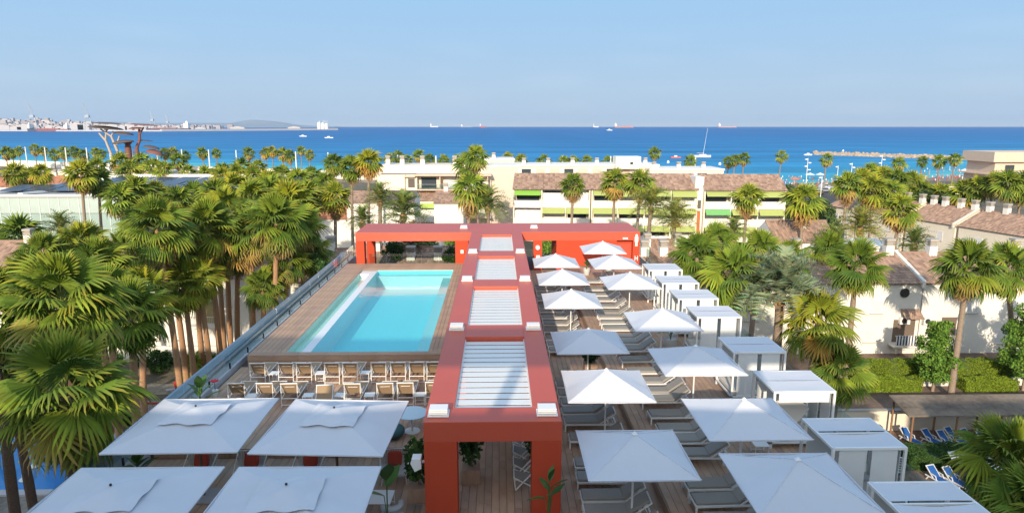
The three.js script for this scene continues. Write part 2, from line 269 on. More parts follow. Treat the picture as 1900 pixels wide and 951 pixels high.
// floodlights standing on the pergola top
{
  let proto; const spots = [[-1.8, -18.68, 'front left corner of the red pergola'], [1.4, -18.68, 'front right corner of the red pergola'], [-1.78, -27.1, 'left beam of the pergola, second from the front'], [1.42, -27.1, 'right beam of the pergola, second from the front'], [-1.75, -36.1, 'left beam of the pergola, third from the front'], [1.42, -36.1, 'right beam of the pergola, third from the front'], [-1.75, -44.3, 'left beam of the pergola, fourth from the front'], [1.42, -44.3, 'right beam of the pergola, fourth from the front'], [-2.9, -55.2, 'portal roof, left of the louvre strip'], [2.9, -55.2, 'portal roof, right of the louvre strip']];
  for (const [x, z, where] of spots) {
    const lab = 'white louvred light box on the ' + where;
    if (proto) { dup(proto, [x, TOP, z], 0, lab); continue; }
    proto = thing('light_box', lab, 'lamp', [x, TOP, z], 0, 'light boxes on the pergola');
    part('foot', cbox(-0.31, 0.31, 0.005, 0.06, -0.24, 0.24, 0.01), M.white, proto);
    for (let i = 0; i < 3; i++) part('louvre_plate', cbox(-0.27, 0.27, 0.085 + i * 0.055, 0.12 + i * 0.055, -0.23, 0.2, 0.008), M.white, proto);
    part('core', box(-0.2, 0.2, 0.06, 0.2, -0.18, 0.15), M.grey, proto);
  }
  let lp; const g2 = 'white spotlights fixed to the pergola posts';
  for (const [x, y, z, s, lab] of [[-2.2, 12.25, -18.4, -1, 'white boxy spotlight on the left side of the front pergola post'], [1.8, 12.45, -18.4, 1, 'white boxy spotlight on the right side of the front pergola post'], [1.8, 12.5, -26.9, 1, 'white spotlight on the second pergola post, right side'], [1.8, 12.5, -35.5, 1, 'white spotlight on the third pergola post, right side'], [1.8, 12.5, -44, 1, 'white spotlight on the fourth pergola post, right side']]) {
    if (lp) { dup(lp, [x, y, z], s < 0 ? Math.PI : 0, lab); continue; }
    lp = thing('spotlight', lab, 'lamp', [x, y, z], Math.PI, g2);
    part('bracket', box(0.002, 0.1, -0.03, 0.03, -0.03, 0.03), M.white, lp);
    part('housing', prism([[0.1, -0.14], [0.3, -0.24], [0.42, 0.02], [0.38, 0.16], [0.12, 0.16]], 0.34, g => g.translate(0, 0, -0.17)), M.white, lp);
  }
  const w = thing('wall_light', 'small white wall light on the portal post beside the pool', 'lamp', [-2.95, 12.05, -53]); part('housing', cbox(-0.12, 0.12, -0.14, 0.14, 0.002, 0.16), M.white, w);
  const w2 = thing('wall_light', 'round white wall light between the two openings of the red wall', 'lamp', [3.1, 12.35, -53]); part('housing', new THREE.CylinderGeometry(0.16, 0.2, 0.2, 16).rotateX(Math.PI / 2).translate(0, 0, 0.102), M.white, w2);
  const w3 = thing('wall_light', 'small white lamp above the red toilet door', 'lamp', [10.1, 13.08, -53]); part('housing', cbox(-0.2, 0.2, -0.07, 0.07, 0.002, 0.16), M.white, w3);
}

// ---------- umbrellas ----------
function canopyGeo(half, rise, n = 10, sag = 0.05, vent = 0) {
  const pos = [], idx = [];
  for (let j = 0; j <= 2 * n; j++) for (let i = 0; i <= 2 * n; i++) {
    const u = i / n - 1, v = j / n - 1, r = Math.max(Math.abs(u), Math.abs(v)), q = r > 0 ? Math.min(Math.abs(u), Math.abs(v)) / r : 0;
    let y = rise * Math.pow(1 - r, 1.08); y -= sag * r * (1 - q * q) * (0.35 + 0.65 * r); y += (0.008 * Math.sin(u * 9 + v * 4) + 0.012 * Math.sin(u * 3.1 - v * 5.3 + 1) * (1 - q)) * r;
    pos.push(u * half * (1 - 0.012 * (1 - q * q) * (Math.abs(u) >= Math.abs(v) ? r : 0)), y, v * half * (1 - 0.012 * (1 - q * q) * (Math.abs(v) > Math.abs(u) ? r : 0)));
  }
  const W = 2 * n + 1;
  for (let j = 0; j < 2 * n; j++) for (let i = 0; i < 2 * n; i++) { const a = j * W + i, b = a + 1, c = a + W, d = c + 1; if ((i < n) === (j < n)) idx.push(a, c, d, a, d, b); else idx.push(a, c, b, b, c, d); }
  const g = new THREE.BufferGeometry(); g.setAttribute('position', new THREE.Float32BufferAttribute(pos, 3)); g.setIndex(idx);
  const ng = g.toNonIndexed(); ng.computeVertexNormals(); 
  return metric(ng);
}
{
  const H = 2.2, half = 1.52; let proto;
  const make = (lab, pos, grp) => {
    const o = thing('parasol', lab, 'parasol', pos, 0, grp);
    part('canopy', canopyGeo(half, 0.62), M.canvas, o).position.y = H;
    const hem = part('hem', [[-1, -1, 1, -1], [1, -1, 1, 1], [1, 1, -1, 1], [-1, 1, -1, -1]].map(([a, b, c, d]) => sbar(V(a * (half - 0.02), H - 0.012, b * (half - 0.02)), V(c * (half - 0.02), H - 0.012, d * (half - 0.02)), 0.02, 0.035)), M.canvas, o);
    part('pole', new THREE.CylinderGeometry(0.035, 0.035, H + 0.5, 12).translate(0, (H + 0.5) / 2 + 0.06, 0), M.white, o);
    for (const [a, b] of [[1, 1], [1, -1], [-1, 1], [-1, -1]]) part('seam', Array.from({ length: 6 }, (_, k) => { const f = t => V(a * half * t, H + 0.62 * Math.pow(1 - t, 1.08) + 0.006, b * half * t); return sbar(f(k / 6 + 0.02), f((k + 1) / 6), 0.03, 0.01); }), M.canvas, o);
    part('finial', new THREE.CylinderGeometry(0.02, 0.09, 0.07, 12).translate(0, H + 0.64, 0), M.white, o);
    for (const [a, b] of [[1, 1], [1, -1], [-1, 1], [-1, -1]]) { part('rib', sbar(V(0, H + 0.54, 0), V(a * (half - 0.05), H - 0.03, b * (half - 0.05)), 0.025), M.white, o); part('strut', sbar(V(0.03 * a, H - 0.1, 0.03 * b), V(a * half * 0.5, H + 0.23, b * half * 0.5), 0.02), M.white, o); }
    part('base', cbox(-0.35, 0.35, 0.002, 0.07, -0.35, 0.35, 0.015), M.white, o);
    return o;
  };
  const left = [-17.9, -23.05, -28.0, -35.05, -40.2, -45.2], right = [-15.6, -19.4, -24.5, -29.85, -37.55, -42.95, -47.95];
  left.forEach((z, i) => { const lab = 'white square parasol next to the red pergola, ' + ORD[i] + ' from the camera'; proto ? dup(proto, [3.87, DECK, z], rr(-0.02, 0.02), lab, 'parasols in the row along the pergola') : proto = make(lab, [3.87, DECK, z], 'parasols in the row along the pergola'); });
  right.forEach((z, i) => dup(proto, [7.5 + (i < 2 ? 0.05 : 0.02), RIGHT, z], rr(-0.02, 0.02), 'white square parasol beside the cabanas, ' + ORD[i] + ' from the camera', 'parasols in the row along the cabanas'));
}
{
  // four large parasols with a loose vent flap
  const H = 2.55, half = 1.98;
  const flap = (() => { const n = 14, pos = [], idx = []; for (let j = 0; j <= n; j++) for (let i = 0; i <= n; i++) { const u = i / n * 2 - 1, v = j / n * 2 - 1, r = Math.max(Math.abs(u), Math.abs(v)); const w = r > 0.8 ? 0.018 * Math.sin(u * 7 + 1) * Math.sin(v * 6) : 0.01 * Math.sin(u * 5 + v * 3); pos.push(u * 0.82, 0.5 * Math.pow(1 - r * 0.43, 1.08) + 0.075 + w * 1.8, v * 0.80 * (1 + 0.06 * Math.sin(u * 6))); } const W = n + 1; for (let j = 0; j < n; j++) for (let i = 0; i < n; i++) { const a = j * W + i; idx.push(a, a + W, a + 1, a + 1, a + W, a + W + 1); } const g = new THREE.BufferGeometry(); g.setAttribute('position', new THREE.Float32BufferAttribute(pos, 3)); g.setIndex(idx); g.computeVertexNormals(); return metric(g); })();
  const wood = std([0.16, 0.08, 0.045], { roughness: 0.6, map: T.wood });
  const labs = ['large white parasol with a creased vent flap, back left of the four', 'large white parasol with a vent flap next to the pergola, back right of the four', 'large white parasol cut by the bottom edge, front left of the four', 'large white parasol cut by the bottom edge, front right of the four'];
  [[-9.6, -20.15, 0.01], [-5.2, -19.95, -0.06], [-9.6, -15.4, 0], [-5.28, -15.35, -0.01]].forEach(([x, z, t], i) => {
    const o = thing('large_parasol', labs[i], 'parasol', [x, LOW, z], t, 'large parasols over the lower deck');
    part('canopy', canopyGeo(half, 0.5, 12, 0.03), M.canvas, o).position.y = H; const f = part('vent_flap', flap, M.canvas, o); f.position.y = H; f.rotation.y = 0.04 * (i - 1.5);
    part('hem', [[-1, -1, 1, -1], [1, -1, 1, 1], [1, 1, -1, 1], [-1, 1, -1, -1]].map(([a, b, c, d]) => sbar(V(a * (half - 0.02), H - 0.012, b * (half - 0.02)), V(c * (half - 0.02), H - 0.012, d * (half - 0.02)), 0.02, 0.04)), M.canvas, o);
    part('pole', new THREE.CylinderGeometry(0.045, 0.045, H + 0.4, 12).translate(0, (H + 0.4) / 2 + 0.06, 0), wood, o);
    part('finial', new THREE.SphereGeometry(0.035, 10, 8).translate(0, H + 0.6, 0), M.dark, o);
    for (let k = 0; k < 8; k++) { const a = k * Math.PI / 4, R = (k % 2 ? Math.SQRT2 : 1) * (half - 0.06); part('rib', sbar(V(0, H + 0.42, 0), V(Math.sin(a) * R, H - 0.06, Math.cos(a) * R), 0.03), wood, o); }
    part('base', cbox(-0.45, 0.45, 0.002, 0.08, -0.45, 0.45, 0.02), M.grey, o);
  });
}
// ---------- cabanas ----------
{
  const w = 2.16, d = 2.0, H = 2.12, t = 0.075;
  const roofPanel = (z0, z1, dip) => { const n = 10, pos = [], idx = []; for (let j = 0; j <= 4; j++) for (let i = 0; i <= n; i++) { const u = i / n, v = j / 4, s = Math.sin(u * Math.PI); pos.push(0.04 + u * (w - 0.08), H + 0.004 - dip * s * (0.3 + 0.7 * Math.sin(v * Math.PI)), z0 + v * (z1 - z0) + (v < 0.1 || v > 0.9 ? (v < 0.5 ? 1 : -1) * dip * 0.7 * s : 0)); } const W = n + 1; for (let j = 0; j < 4; j++) for (let i = 0; i < n; i++) { const a = j * W + i; idx.push(a, a + 1, a + W, a + 1, a + W + 1, a + W); } const g = new THREE.BufferGeometry(); g.setAttribute('position', new THREE.Float32BufferAttribute(pos, 3)); g.setIndex(idx); g.computeVertexNormals(); return metric(g); };
  const curtain = (x0, x1, y0, y1, z) => { const n = 16, pos = [], idx = []; for (let j = 0; j <= 3; j++) for (let i = 0; i <= n; i++) { const u = i / n; pos.push(x0 + u * (x1 - x0), y0 + (y1 - y0) * j / 3, z + 0.006 * Math.sin(u * 14) * (1 - j / 3)); } const W = n + 1; for (let j = 0; j < 3; j++) for (let i = 0; i < n; i++) { const a = j * W + i; idx.push(a, a + 1, a + W, a + 1, a + W + 1, a + W); } const g = new THREE.BufferGeometry(); g.setAttribute('position', new THREE.Float32BufferAttribute(pos, 3)); g.setIndex(idx); g.computeVertexNormals(); return metric(g); };
  const fronts = [-13.7, -17.52, -21.65, -25.72, -30.8, -34.25, -37.78, -41.38];
  fronts.forEach((zf, i) => {
    const o = thing('cabana', 'white fabric-walled cabana daybed along the glass railing, ' + ORD[i] + ' from the camera', 'cabana', [9.45, RIGHT, zf], 0, 'cabanas in a row along the right terrace edge');
    const fr = M.white, P = (n, g, m = fr) => part(n, g, m, o);
    for (const [x, z] of [[0, -t], [w - t, -t], [0, -d], [w - t, -d]]) P('post', cbox(x, x + t, 0.002, H - t, z, z + t, 0.006));
    P('roof_frame', [box(0, w, H - t, H, -t, 0), box(0, w, H - t, H, -d, -d + t), box(0, t, H - t, H, -d + t, -t), box(w - t, w, H - t, H, -d + t, -t), box(t, w - t, H - t, H - 0.02, -d / 2 - 0.03, -d / 2 + 0.03)]);
    const dip = i < 2 ? 0.09 : 0.025;
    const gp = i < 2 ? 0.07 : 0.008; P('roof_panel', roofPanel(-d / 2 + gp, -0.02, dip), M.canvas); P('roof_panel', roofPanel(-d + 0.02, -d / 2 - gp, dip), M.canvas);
    P('base_frame', [box(0, w, 0.18, 0.24, -t, 0), box(0, w, 0.18, 0.24, -d, -d + t), box(0, t, 0.18, 0.24, -d + t, -t), box(w - t, w, 0.18, 0.24, -d + t, -t)]);
    if (i !== 2) { P('curtain_panel', curtain(0.22, 1.0, 0.24, H - t, -0.04), M.curtain); P('curtain_panel', curtain(1.17, w - 0.25, 0.24, H - t, -0.04), M.curtain); }
    else { P('rolled_curtain', curtain(0.2, w - 0.2, H - 0.42, H - t, -0.04), M.curtain); const hb = P('headboard', cbox(-0.5, 0.5, -0.55, 0.55, -0.06, 0.06, 0.03), M.cream); hb.position.set(1.1, 1.0, -1.2); hb.rotation.set(-0.5, 0, 0.75); }
    P('back_panel', [box(0.2, 1.02, 0.3, H - t, -d + 0.02, -d + 0.04), box(1.15, w - 0.2, 0.3, H - t, -d + 0.02, -d + 0.04)], M.curtain);
    P('side_panel', [box(w - 0.05, w - 0.03, 0.3, H - t, -d + 0.2, -d / 2 - 0.1), box(w - 0.05, w - 0.03, 0.3, H - t, -d / 2 + 0.1, -0.25)], M.curtain);
    P('mattress', cbox(0.1, w - 0.1, 0.24, 0.42, -d + 0.1, -0.1, 0.04), M.cream);
    P('pillow', cbox(w - 0.65, w - 0.25, 0.425, 0.56, -d + 0.2, -d + 0.8, 0.05), M.canvas);
  });
}
// ---------- grey cushioned loungers ----------
function makeLounger() {
  const o = new THREE.Group(); o.name = 'cushioned_lounger'; const L = 1.98, w = 0.68, h = 0.3;    // foot at x = 0, head towards +x, lies on z -w..0
  for (const [x, z] of [[0, -0.05], [L - 0.25, -0.05], [0, -w], [L - 0.25, -w]]) part('leg', box(x, x + 0.055, 0.002, h - 0.055, z, z + 0.05), M.white, o);
  part('frame', [box(0, L, h - 0.055, h, -0.055, 0), box(0, L, h - 0.055, h, -w, -w + 0.055), box(0, 0.055, h - 0.055, h, -w + 0.055, -0.055), box(L - 0.055, L, h - 0.055, h, -w + 0.055, -0.055)], M.white, o);
  part('seat_cushion', cbox(0.03, 1.3, h + 0.002, h + 0.085, -w + 0.05, -0.05, 0.025), M.cushion, o);
  const b = part('back_cushion', cbox(0, 0.72, 0, 0.085, -w + 0.05, -0.05, 0.025), M.cushion, o); b.position.set(1.31, h + 0.03, 0); b.rotation.z = 0.62;
  const A = 0.62, hx = 1.33, px = x => hx + x * Math.cos(A), py = x => h + x * Math.sin(A) - 0.01;
  part('back_frame', [sbar(V(hx, h - 0.01, -0.03), V(px(0.74), py(0.74), -0.03), 0.035), sbar(V(hx, h - 0.01, -w + 0.03), V(px(0.74), py(0.74), -w + 0.03), 0.035), sbar(V(px(0.74), py(0.74), -w + 0.01), V(px(0.74), py(0.74), -0.01), 0.035)], M.white, o);
  part('back_support', [sbar(V(px(0.5), py(0.5), -0.1), V(L - 0.1, h - 0.02, -0.1), 0.022), sbar(V(px(0.5), py(0.5), -w + 0.1), V(L - 0.1, h - 0.02, -w + 0.1), 0.022), sbar(V(px(0.3), py(0.3), -0.1), V(L - 0.28, h - 0.02, -0.1), 0.018), sbar(V(px(0.5), py(0.5), -w + 0.1), V(px(0.5), py(0.5), -0.1), 0.022)], M.white, o);
  return o;
}
{
  const proto = makeLounger(); taken.cushioned_lounger = -1;
  const put = (x, y, z, lab, grp) => { const r = proto.clone(); taken.cushioned_lounger++; r.name = taken.cushioned_lounger ? 'cushioned_lounger_' + String(taken.cushioned_lounger).padStart(3, '0') : 'cushioned_lounger'; r.position.set(x + rr(-0.04, 0.04), y, z); r.rotation.y = rr(-0.03, 0.03); tag(r, lab, 'sun lounger', grp); scene.add(r); };
  const LZ = [-16.7, -17.7, -18.55, -19.66, -20.6, -22.5, -23.9, -24.8, -25.7, -26.6, -27.6, -32.3, -33.2, -34.2, -35.6, -36.9, -38.2, -39.6, -40.6, -42.4, -43.7, -45, -46];
  const RZ = [-15.6, -16.6, -17.6, -18.5, -20.5, -21.5, -22.4, -23.6, -25, -25.9, -27, -28.2, -29.7, -31.2, -32.3, -33.2, -34.6, -35.8, -36.9, -37.8, -39.2, -40.7, -42, -43.5, -45.8];
  LZ.forEach((z, i) => put(2.5, DECK, z, 'grey cushioned sun lounger in the row next to the red pergola, ' + ORD[i] + ' from the camera', 'loungers in the row along the pergola'));
  RZ.forEach((z, i) => put(5.7, RIGHT, z, 'grey cushioned sun lounger in the row nearer the cabanas, ' + ORD[i] + ' from the camera', 'loungers in the row along the cabanas'));
}
// ---------- low side tables ----------
function sideTable(lab, pos, s = 0.45, h = 0.42, grp) {
  const o = thing('side_table', lab, 'table', pos, rr(-0.08, 0.08), grp);
  part('table_top', cbox(-s / 2, s / 2, h - 0.03, h, -s / 2, s / 2, 0.008), M.white, o);
  for (const [a, b] of [[1, 1], [1, -1], [-1, 1], [-1, -1]]) part('leg', box(a * (s / 2 - 0.03) - 0.015, a * (s / 2 - 0.03) + 0.015, 0.002, h - 0.03, b * (s / 2 - 0.03) - 0.015, b * (s / 2 - 0.03) + 0.015), M.white, o);
  part('foot_rail', [box(-s / 2 + 0.04, s / 2 - 0.04, 0.05, 0.07, s / 2 - 0.04, s / 2 - 0.02), box(-s / 2 + 0.04, s / 2 - 0.04, 0.05, 0.07, -s / 2 + 0.02, -s / 2 + 0.04)], M.white, o);
  return o;
}
sideTable('small white side table under the third parasol beside the pergola', [3.6, DECK, -28.6], 0.5, 0.4);
sideTable('small white side table between loungers under the nearest pergola-side parasol', [4.35, DECK, -20.95], 0.4, 0.35);
sideTable('low white side table in front of the third cabana', [8.95, RIGHT, -21.3], 0.5, 0.4);
sideTable('white side table left of the second cabana', [8.9, RIGHT, -18.6], 0.5, 0.45);
sideTable('small white side table beside the far parasols near the red wall', [4.6, DECK, -41.4], 0.4, 0.4);
sideTable('small white table between the far loungers of the cabana row', [7.5, RIGHT, -39.8], 0.4, 0.4);
// ---------- pool loungers: white frame, brown mesh, heads towards the camera ----------
{
  const w = 0.66; let proto;
  const make = (lab, pos, turn, grp) => {
    const o = thing('mesh_lounger', lab, 'sun lounger', pos, turn, grp); const h = 0.36, L = 1.95, A = 0.95, bl = 0.78, r = 0.02;
    const hx = -0.55, top = V(0, h + bl * Math.sin(A), hx + bl * Math.cos(A));
    part('frame', [bar(V(-w / 2, h, hx + 0.5), V(-w / 2, h, -L), r), bar(V(w / 2, h, hx + 0.5), V(w / 2, h, -L), r), bar(V(-w / 2, h, -L), V(w / 2, h, -L), r), bar(V(-w / 2, h, hx + 0.5), V(w / 2, h, hx + 0.5), r)], M.white, o);
    part('back_frame', [bar(V(-w / 2, h, hx), V(-w / 2, top.y, top.z), r), bar(V(w / 2, h, hx), V(w / 2, top.y, top.z), r), bar(V(-w / 2 - 0.02, top.y, top.z), V(w / 2 + 0.02, top.y, top.z), 0.026)], M.white, o);
    part('back_mesh', sbarSheet(V(0, h + 0.05, hx + 0.04), top, w - 0.04), M.mesh, o);
    part('seat_mesh', box(-w / 2 + 0.03, w / 2 - 0.03, h - 0.008, h + 0.008, -L + 0.03, hx), M.mesh, o);
    part('headrest_pocket', [bar(V(-0.2, top.y - 0.18, top.z - 0.1), V(0.2, top.y - 0.18, top.z - 0.1), 0.012)], M.white, o);
    for (const x of [-w / 2, w / 2]) { part('leg', bar(V(x, top.y - 0.06, top.z - 0.02), V(x, 0.003, top.z + 0.06), 0.019), M.white, o); part('leg', bar(V(x, h, -L + 0.35), V(x, 0.003, -L + 0.2), 0.019), M.white, o); part('armrest', bar(V(x, h + 0.2, hx + 0.36), V(x, h + 0.22, hx - 0.3), 0.017), M.white, o); }
    part('stretcher', [bar(V(-w / 2, 0.08, top.z + 0.05), V(w / 2, 0.08, top.z + 0.05), 0.015), bar(V(-w / 2, 0.2, -L + 0.27), V(w / 2, 0.2, -L + 0.27), 0.015)], M.white, o);
    return o;
  };
  const rowA = [-10.88, -9.62, -8.8, -7.55, -6.74, -5.46, -4.58, -3.74, -2.95], rowB = [-10.92, -9.75, -8.72, -7.2, -6.1, -4.75, -3.92, -2.75];
  rowA.forEach((x, i) => { const lab = 'brown mesh sun lounger against the pool wall, ' + ORD[i] + ' from the left', p = [x, DECK, -28.85]; proto ? dup(proto, p, rr(-0.03, 0.03), lab, 'mesh loungers in the row against the pool wall') : proto = make(lab, p, 0.02, 'mesh loungers in the row against the pool wall'); });
  rowB.forEach((x, i) => dup(proto, [x, DECK, -26.4 + rr(-0.08, 0.08)], i === 0 ? 0.08 : i === 3 ? Math.PI + 0.1 : rr(-0.05, 0.05), 'brown mesh sun lounger in the front poolside row, ' + ORD[i] + ' from the left', 'mesh loungers in the front poolside row'));
  [-10.25, -8.18, -6.12].forEach((x, i) => sideTable('white side table in the back poolside row, ' + ORD[i] + ' from the left', [x, DECK, -29.3], 0.42, 0.42, 'side tables between the mesh loungers'));
  [-10.35, -8.0, -6.66, -5.45, -3.35].forEach((x, i) => sideTable('white side table in the front poolside row, ' + ORD[i] + ' from the left', [x, DECK, -26.7], 0.44, 0.42, 'side tables between the mesh loungers'));
}
function sbarSheet(a, b, w) { return sbar(a, b, w, 0.016); }

// ---------- ground, beach, sea ----------
const coast = [[-7000, -2600], [-2600, -1500], [-900, -720], [-400, -480], [-268, -418], [-120, -352], [0, -298], [60, -270], [112, -257], [150, -264], [205, -298], [260, -340], [330, -400], [480, -470], [900, -560], [3000, -900], [7000, -1200]];
{
  const ground = new THREE.Shape([...coast.map(([x, z]) => new THREE.Vector2(x, -(z + 40))), new THREE.Vector2(7000, -400), new THREE.Vector2(-7000, -400)]);
  const gM = std([0.22, 0.195, 0.14], { map: T.earth, roughness: 1 });
  struct('ground', metric(new THREE.ShapeGeometry(ground).rotateX(-Math.PI / 2)), gM);
  const sandM = std([0.50, 0.385, 0.275], { map: T.earth, roughness: 1 });
  const pos = [], idx = [];
  coast.forEach(([x, z]) => { pos.push(x, 0.02, z + 60, x, 0.0, z + 30, x, -0.05, z + 12, x, -0.34, z + 2, x, -1.6, z - 25); });
  for (let i = 0; i < coast.length - 1; i++) for (let k = 0; k < 4; k++) { const a = i * 5 + k, b = a + 5; idx.push(a, b, a + 1, a + 1, b, b + 1); }
  const g = new THREE.BufferGeometry(); g.setAttribute('position', new THREE.Float32BufferAttribute(pos, 3)); g.setIndex(idx); g.computeVertexNormals();
  struct('beach', metric(g), sandM);
  // sea: shallow water turns turquoise over the sand near the shore (vertex colours follow the bed)
  const sp = [], sc = [], si = [], rows = [0, 6, 14, 30, 60, 110, 200, 400, 900, 2000, 6600], cols = [[0.30, 0.42, 0.42], [0.16, 0.40, 0.47], [0.10, 0.36, 0.50], [0.055, 0.30, 0.50], [0.035, 0.245, 0.48], [0.028, 0.205, 0.455], [0.022, 0.175, 0.43], [0.018, 0.15, 0.40], [0.014, 0.125, 0.37], [0.012, 0.11, 0.35], [0.012, 0.105, 0.34]];
  const cr = []; for (let i = 0; i < coast.length - 1; i++) { const n = i > 1 && i < 14 ? 4 : 2; for (let k = 0; k < n; k++) { const t = k / n; cr.push([coast[i][0] + (coast[i + 1][0] - coast[i][0]) * t, coast[i][1] + (coast[i + 1][1] - coast[i][1]) * t]); } } cr.push(coast.at(-1));
  cr.forEach(([x, z]) => rows.forEach((r, k) => { const f = Math.min(1, r / 900); sp.push(x * (1 + 0.0 * f), -0.3, r > 3000 ? -7000 : z + 1 - r - (r > 100 ? f * 0 : 0)); const j = 1 + 0.12 * (hash(Math.round(x), k) - 0.5); sc.push(cols[k][0] * j, cols[k][1] * j, cols[k][2] * j); }));
  const R = rows.length; for (let i = 0; i < cr.length - 1; i++) for (let k = 0; k < R - 1; k++) { const a = i * R + k, b = a + R; si.push(a, b, a + 1, a + 1, b, b + 1); }
  const sg = new THREE.BufferGeometry(); sg.setAttribute('position', new THREE.Float32BufferAttribute(sp, 3)); sg.setAttribute('color', new THREE.Float32BufferAttribute(sc, 3)); sg.setIndex(si); sg.computeVertexNormals();
  const seaT = tex(1024, (u, v) => { const a = fbm(u * 6, v * 26, 6, 5), b = fbm(u * 3 + 2, v * 9, 3, 4), k = 0.84 + 0.55 * (a - 0.5) + 0.34 * (b - 0.5); return [k * 0.98, k, k]; }, 420);
  const seaB = tex(512, (u, v) => g3(fbm(u * 12, v * 30, 12, 4)), 60, false);
  const sm = std([1.05, 1.48, 1.28], { map: seaT, vertexColors: true, roughness: 0.5, specularIntensity: 0.18, bumpMap: seaB, bumpScale: 0.4 });
  struct('sea', metric(sg), sm);
}
// ---------- the hotel the picture is taken from (behind the camera; it shades the near terrace) ----------
{
  const h = thing('hotel_building', 'white hotel behind the viewpoint with an open frame roof over its top terrace', 'building', [0, 0, 3]);
  part('body', [box(-60, 16, 0, 20.4, 0, 20), box(20.5, 80, 0, 20.1, -0.5, 20)], M.plaster, h);
  part('roof_parapet', box(-60, 16, 18, 21.45, -0.6, -0.005), M.plaster, h);
  part('frame_beam', box(-60, 16, 23.15, 24.5, -0.9, 0.1), M.plaster, h);
  for (const x of [-37.5, -29, -20.8, -12.4, -4.3, 4.4, 12.6]) part('frame_post', box(x - 0.2, x + 0.2, 20.4, 23.15, -0.6, -0.2), M.plaster, h);
}
// ---------- breakwater ----------
{
  const [ax, az, bx, bz] = [240.49, -514.97, 312.33, -422.26];
  const b = thing('breakwater', 'long low breakwater of pale boulders across the bay', 'breakwater', [ax, 0, az]);
  const L = Math.hypot(bx - ax, bz - az), base = Math.atan2(-(bz - az), bx - ax);
  const rock = (() => { const g = new THREE.IcosahedronGeometry(1, 1), p = g.attributes.position; for (let i = 0; i < p.count; i++) { const x = p.getX(i), y = p.getY(i), z = p.getZ(i), k = 0.8 + 0.4 * hash(Math.round(x * 50) + 99, Math.round(y * 50 + z * 31)); p.setXYZ(i, x * k, y * k * 0.8, z * k); } g.computeVertexNormals(); return metric(g); })();
  const mats = [[0.46, 0.37, 0.28], [0.39, 0.31, 0.235], [0.51, 0.42, 0.32]].map(c => std(c, { map: T.stain }));
  part('core', (() => { const s = new THREE.Shape([[-5, -1.5], [5, -1.5], [2.2, 1.6], [-2.2, 1.6]].map(q => new THREE.Vector2(...q))); const g = new THREE.ExtrudeGeometry(s, { depth: L - 4, bevelEnabled: false }); g.rotateY(Math.PI / 2); g.translate(2, 0, 0); g.rotateY(base); return metric(g); })(), mats[1], b);
  const lists = [[], [], []];
  for (let i = 0; i < 620; i++) { const t = rr(0, L), o = rr(-5.2, 5.2), s = rr(0.6, 1.3), y = 1.7 - Math.abs(o) * 0.48 + rr(-0.3, 0.2), g = rock.clone().scale(s, s, s).rotateY(rr(0, 6)).translate(t, y, o).rotateY(base); lists[i % 3].push(g); }
  lists.forEach((l, i) => { const m = part('boulders', l, mats[i], b); m.userData.kind = 'stuff'; });
}
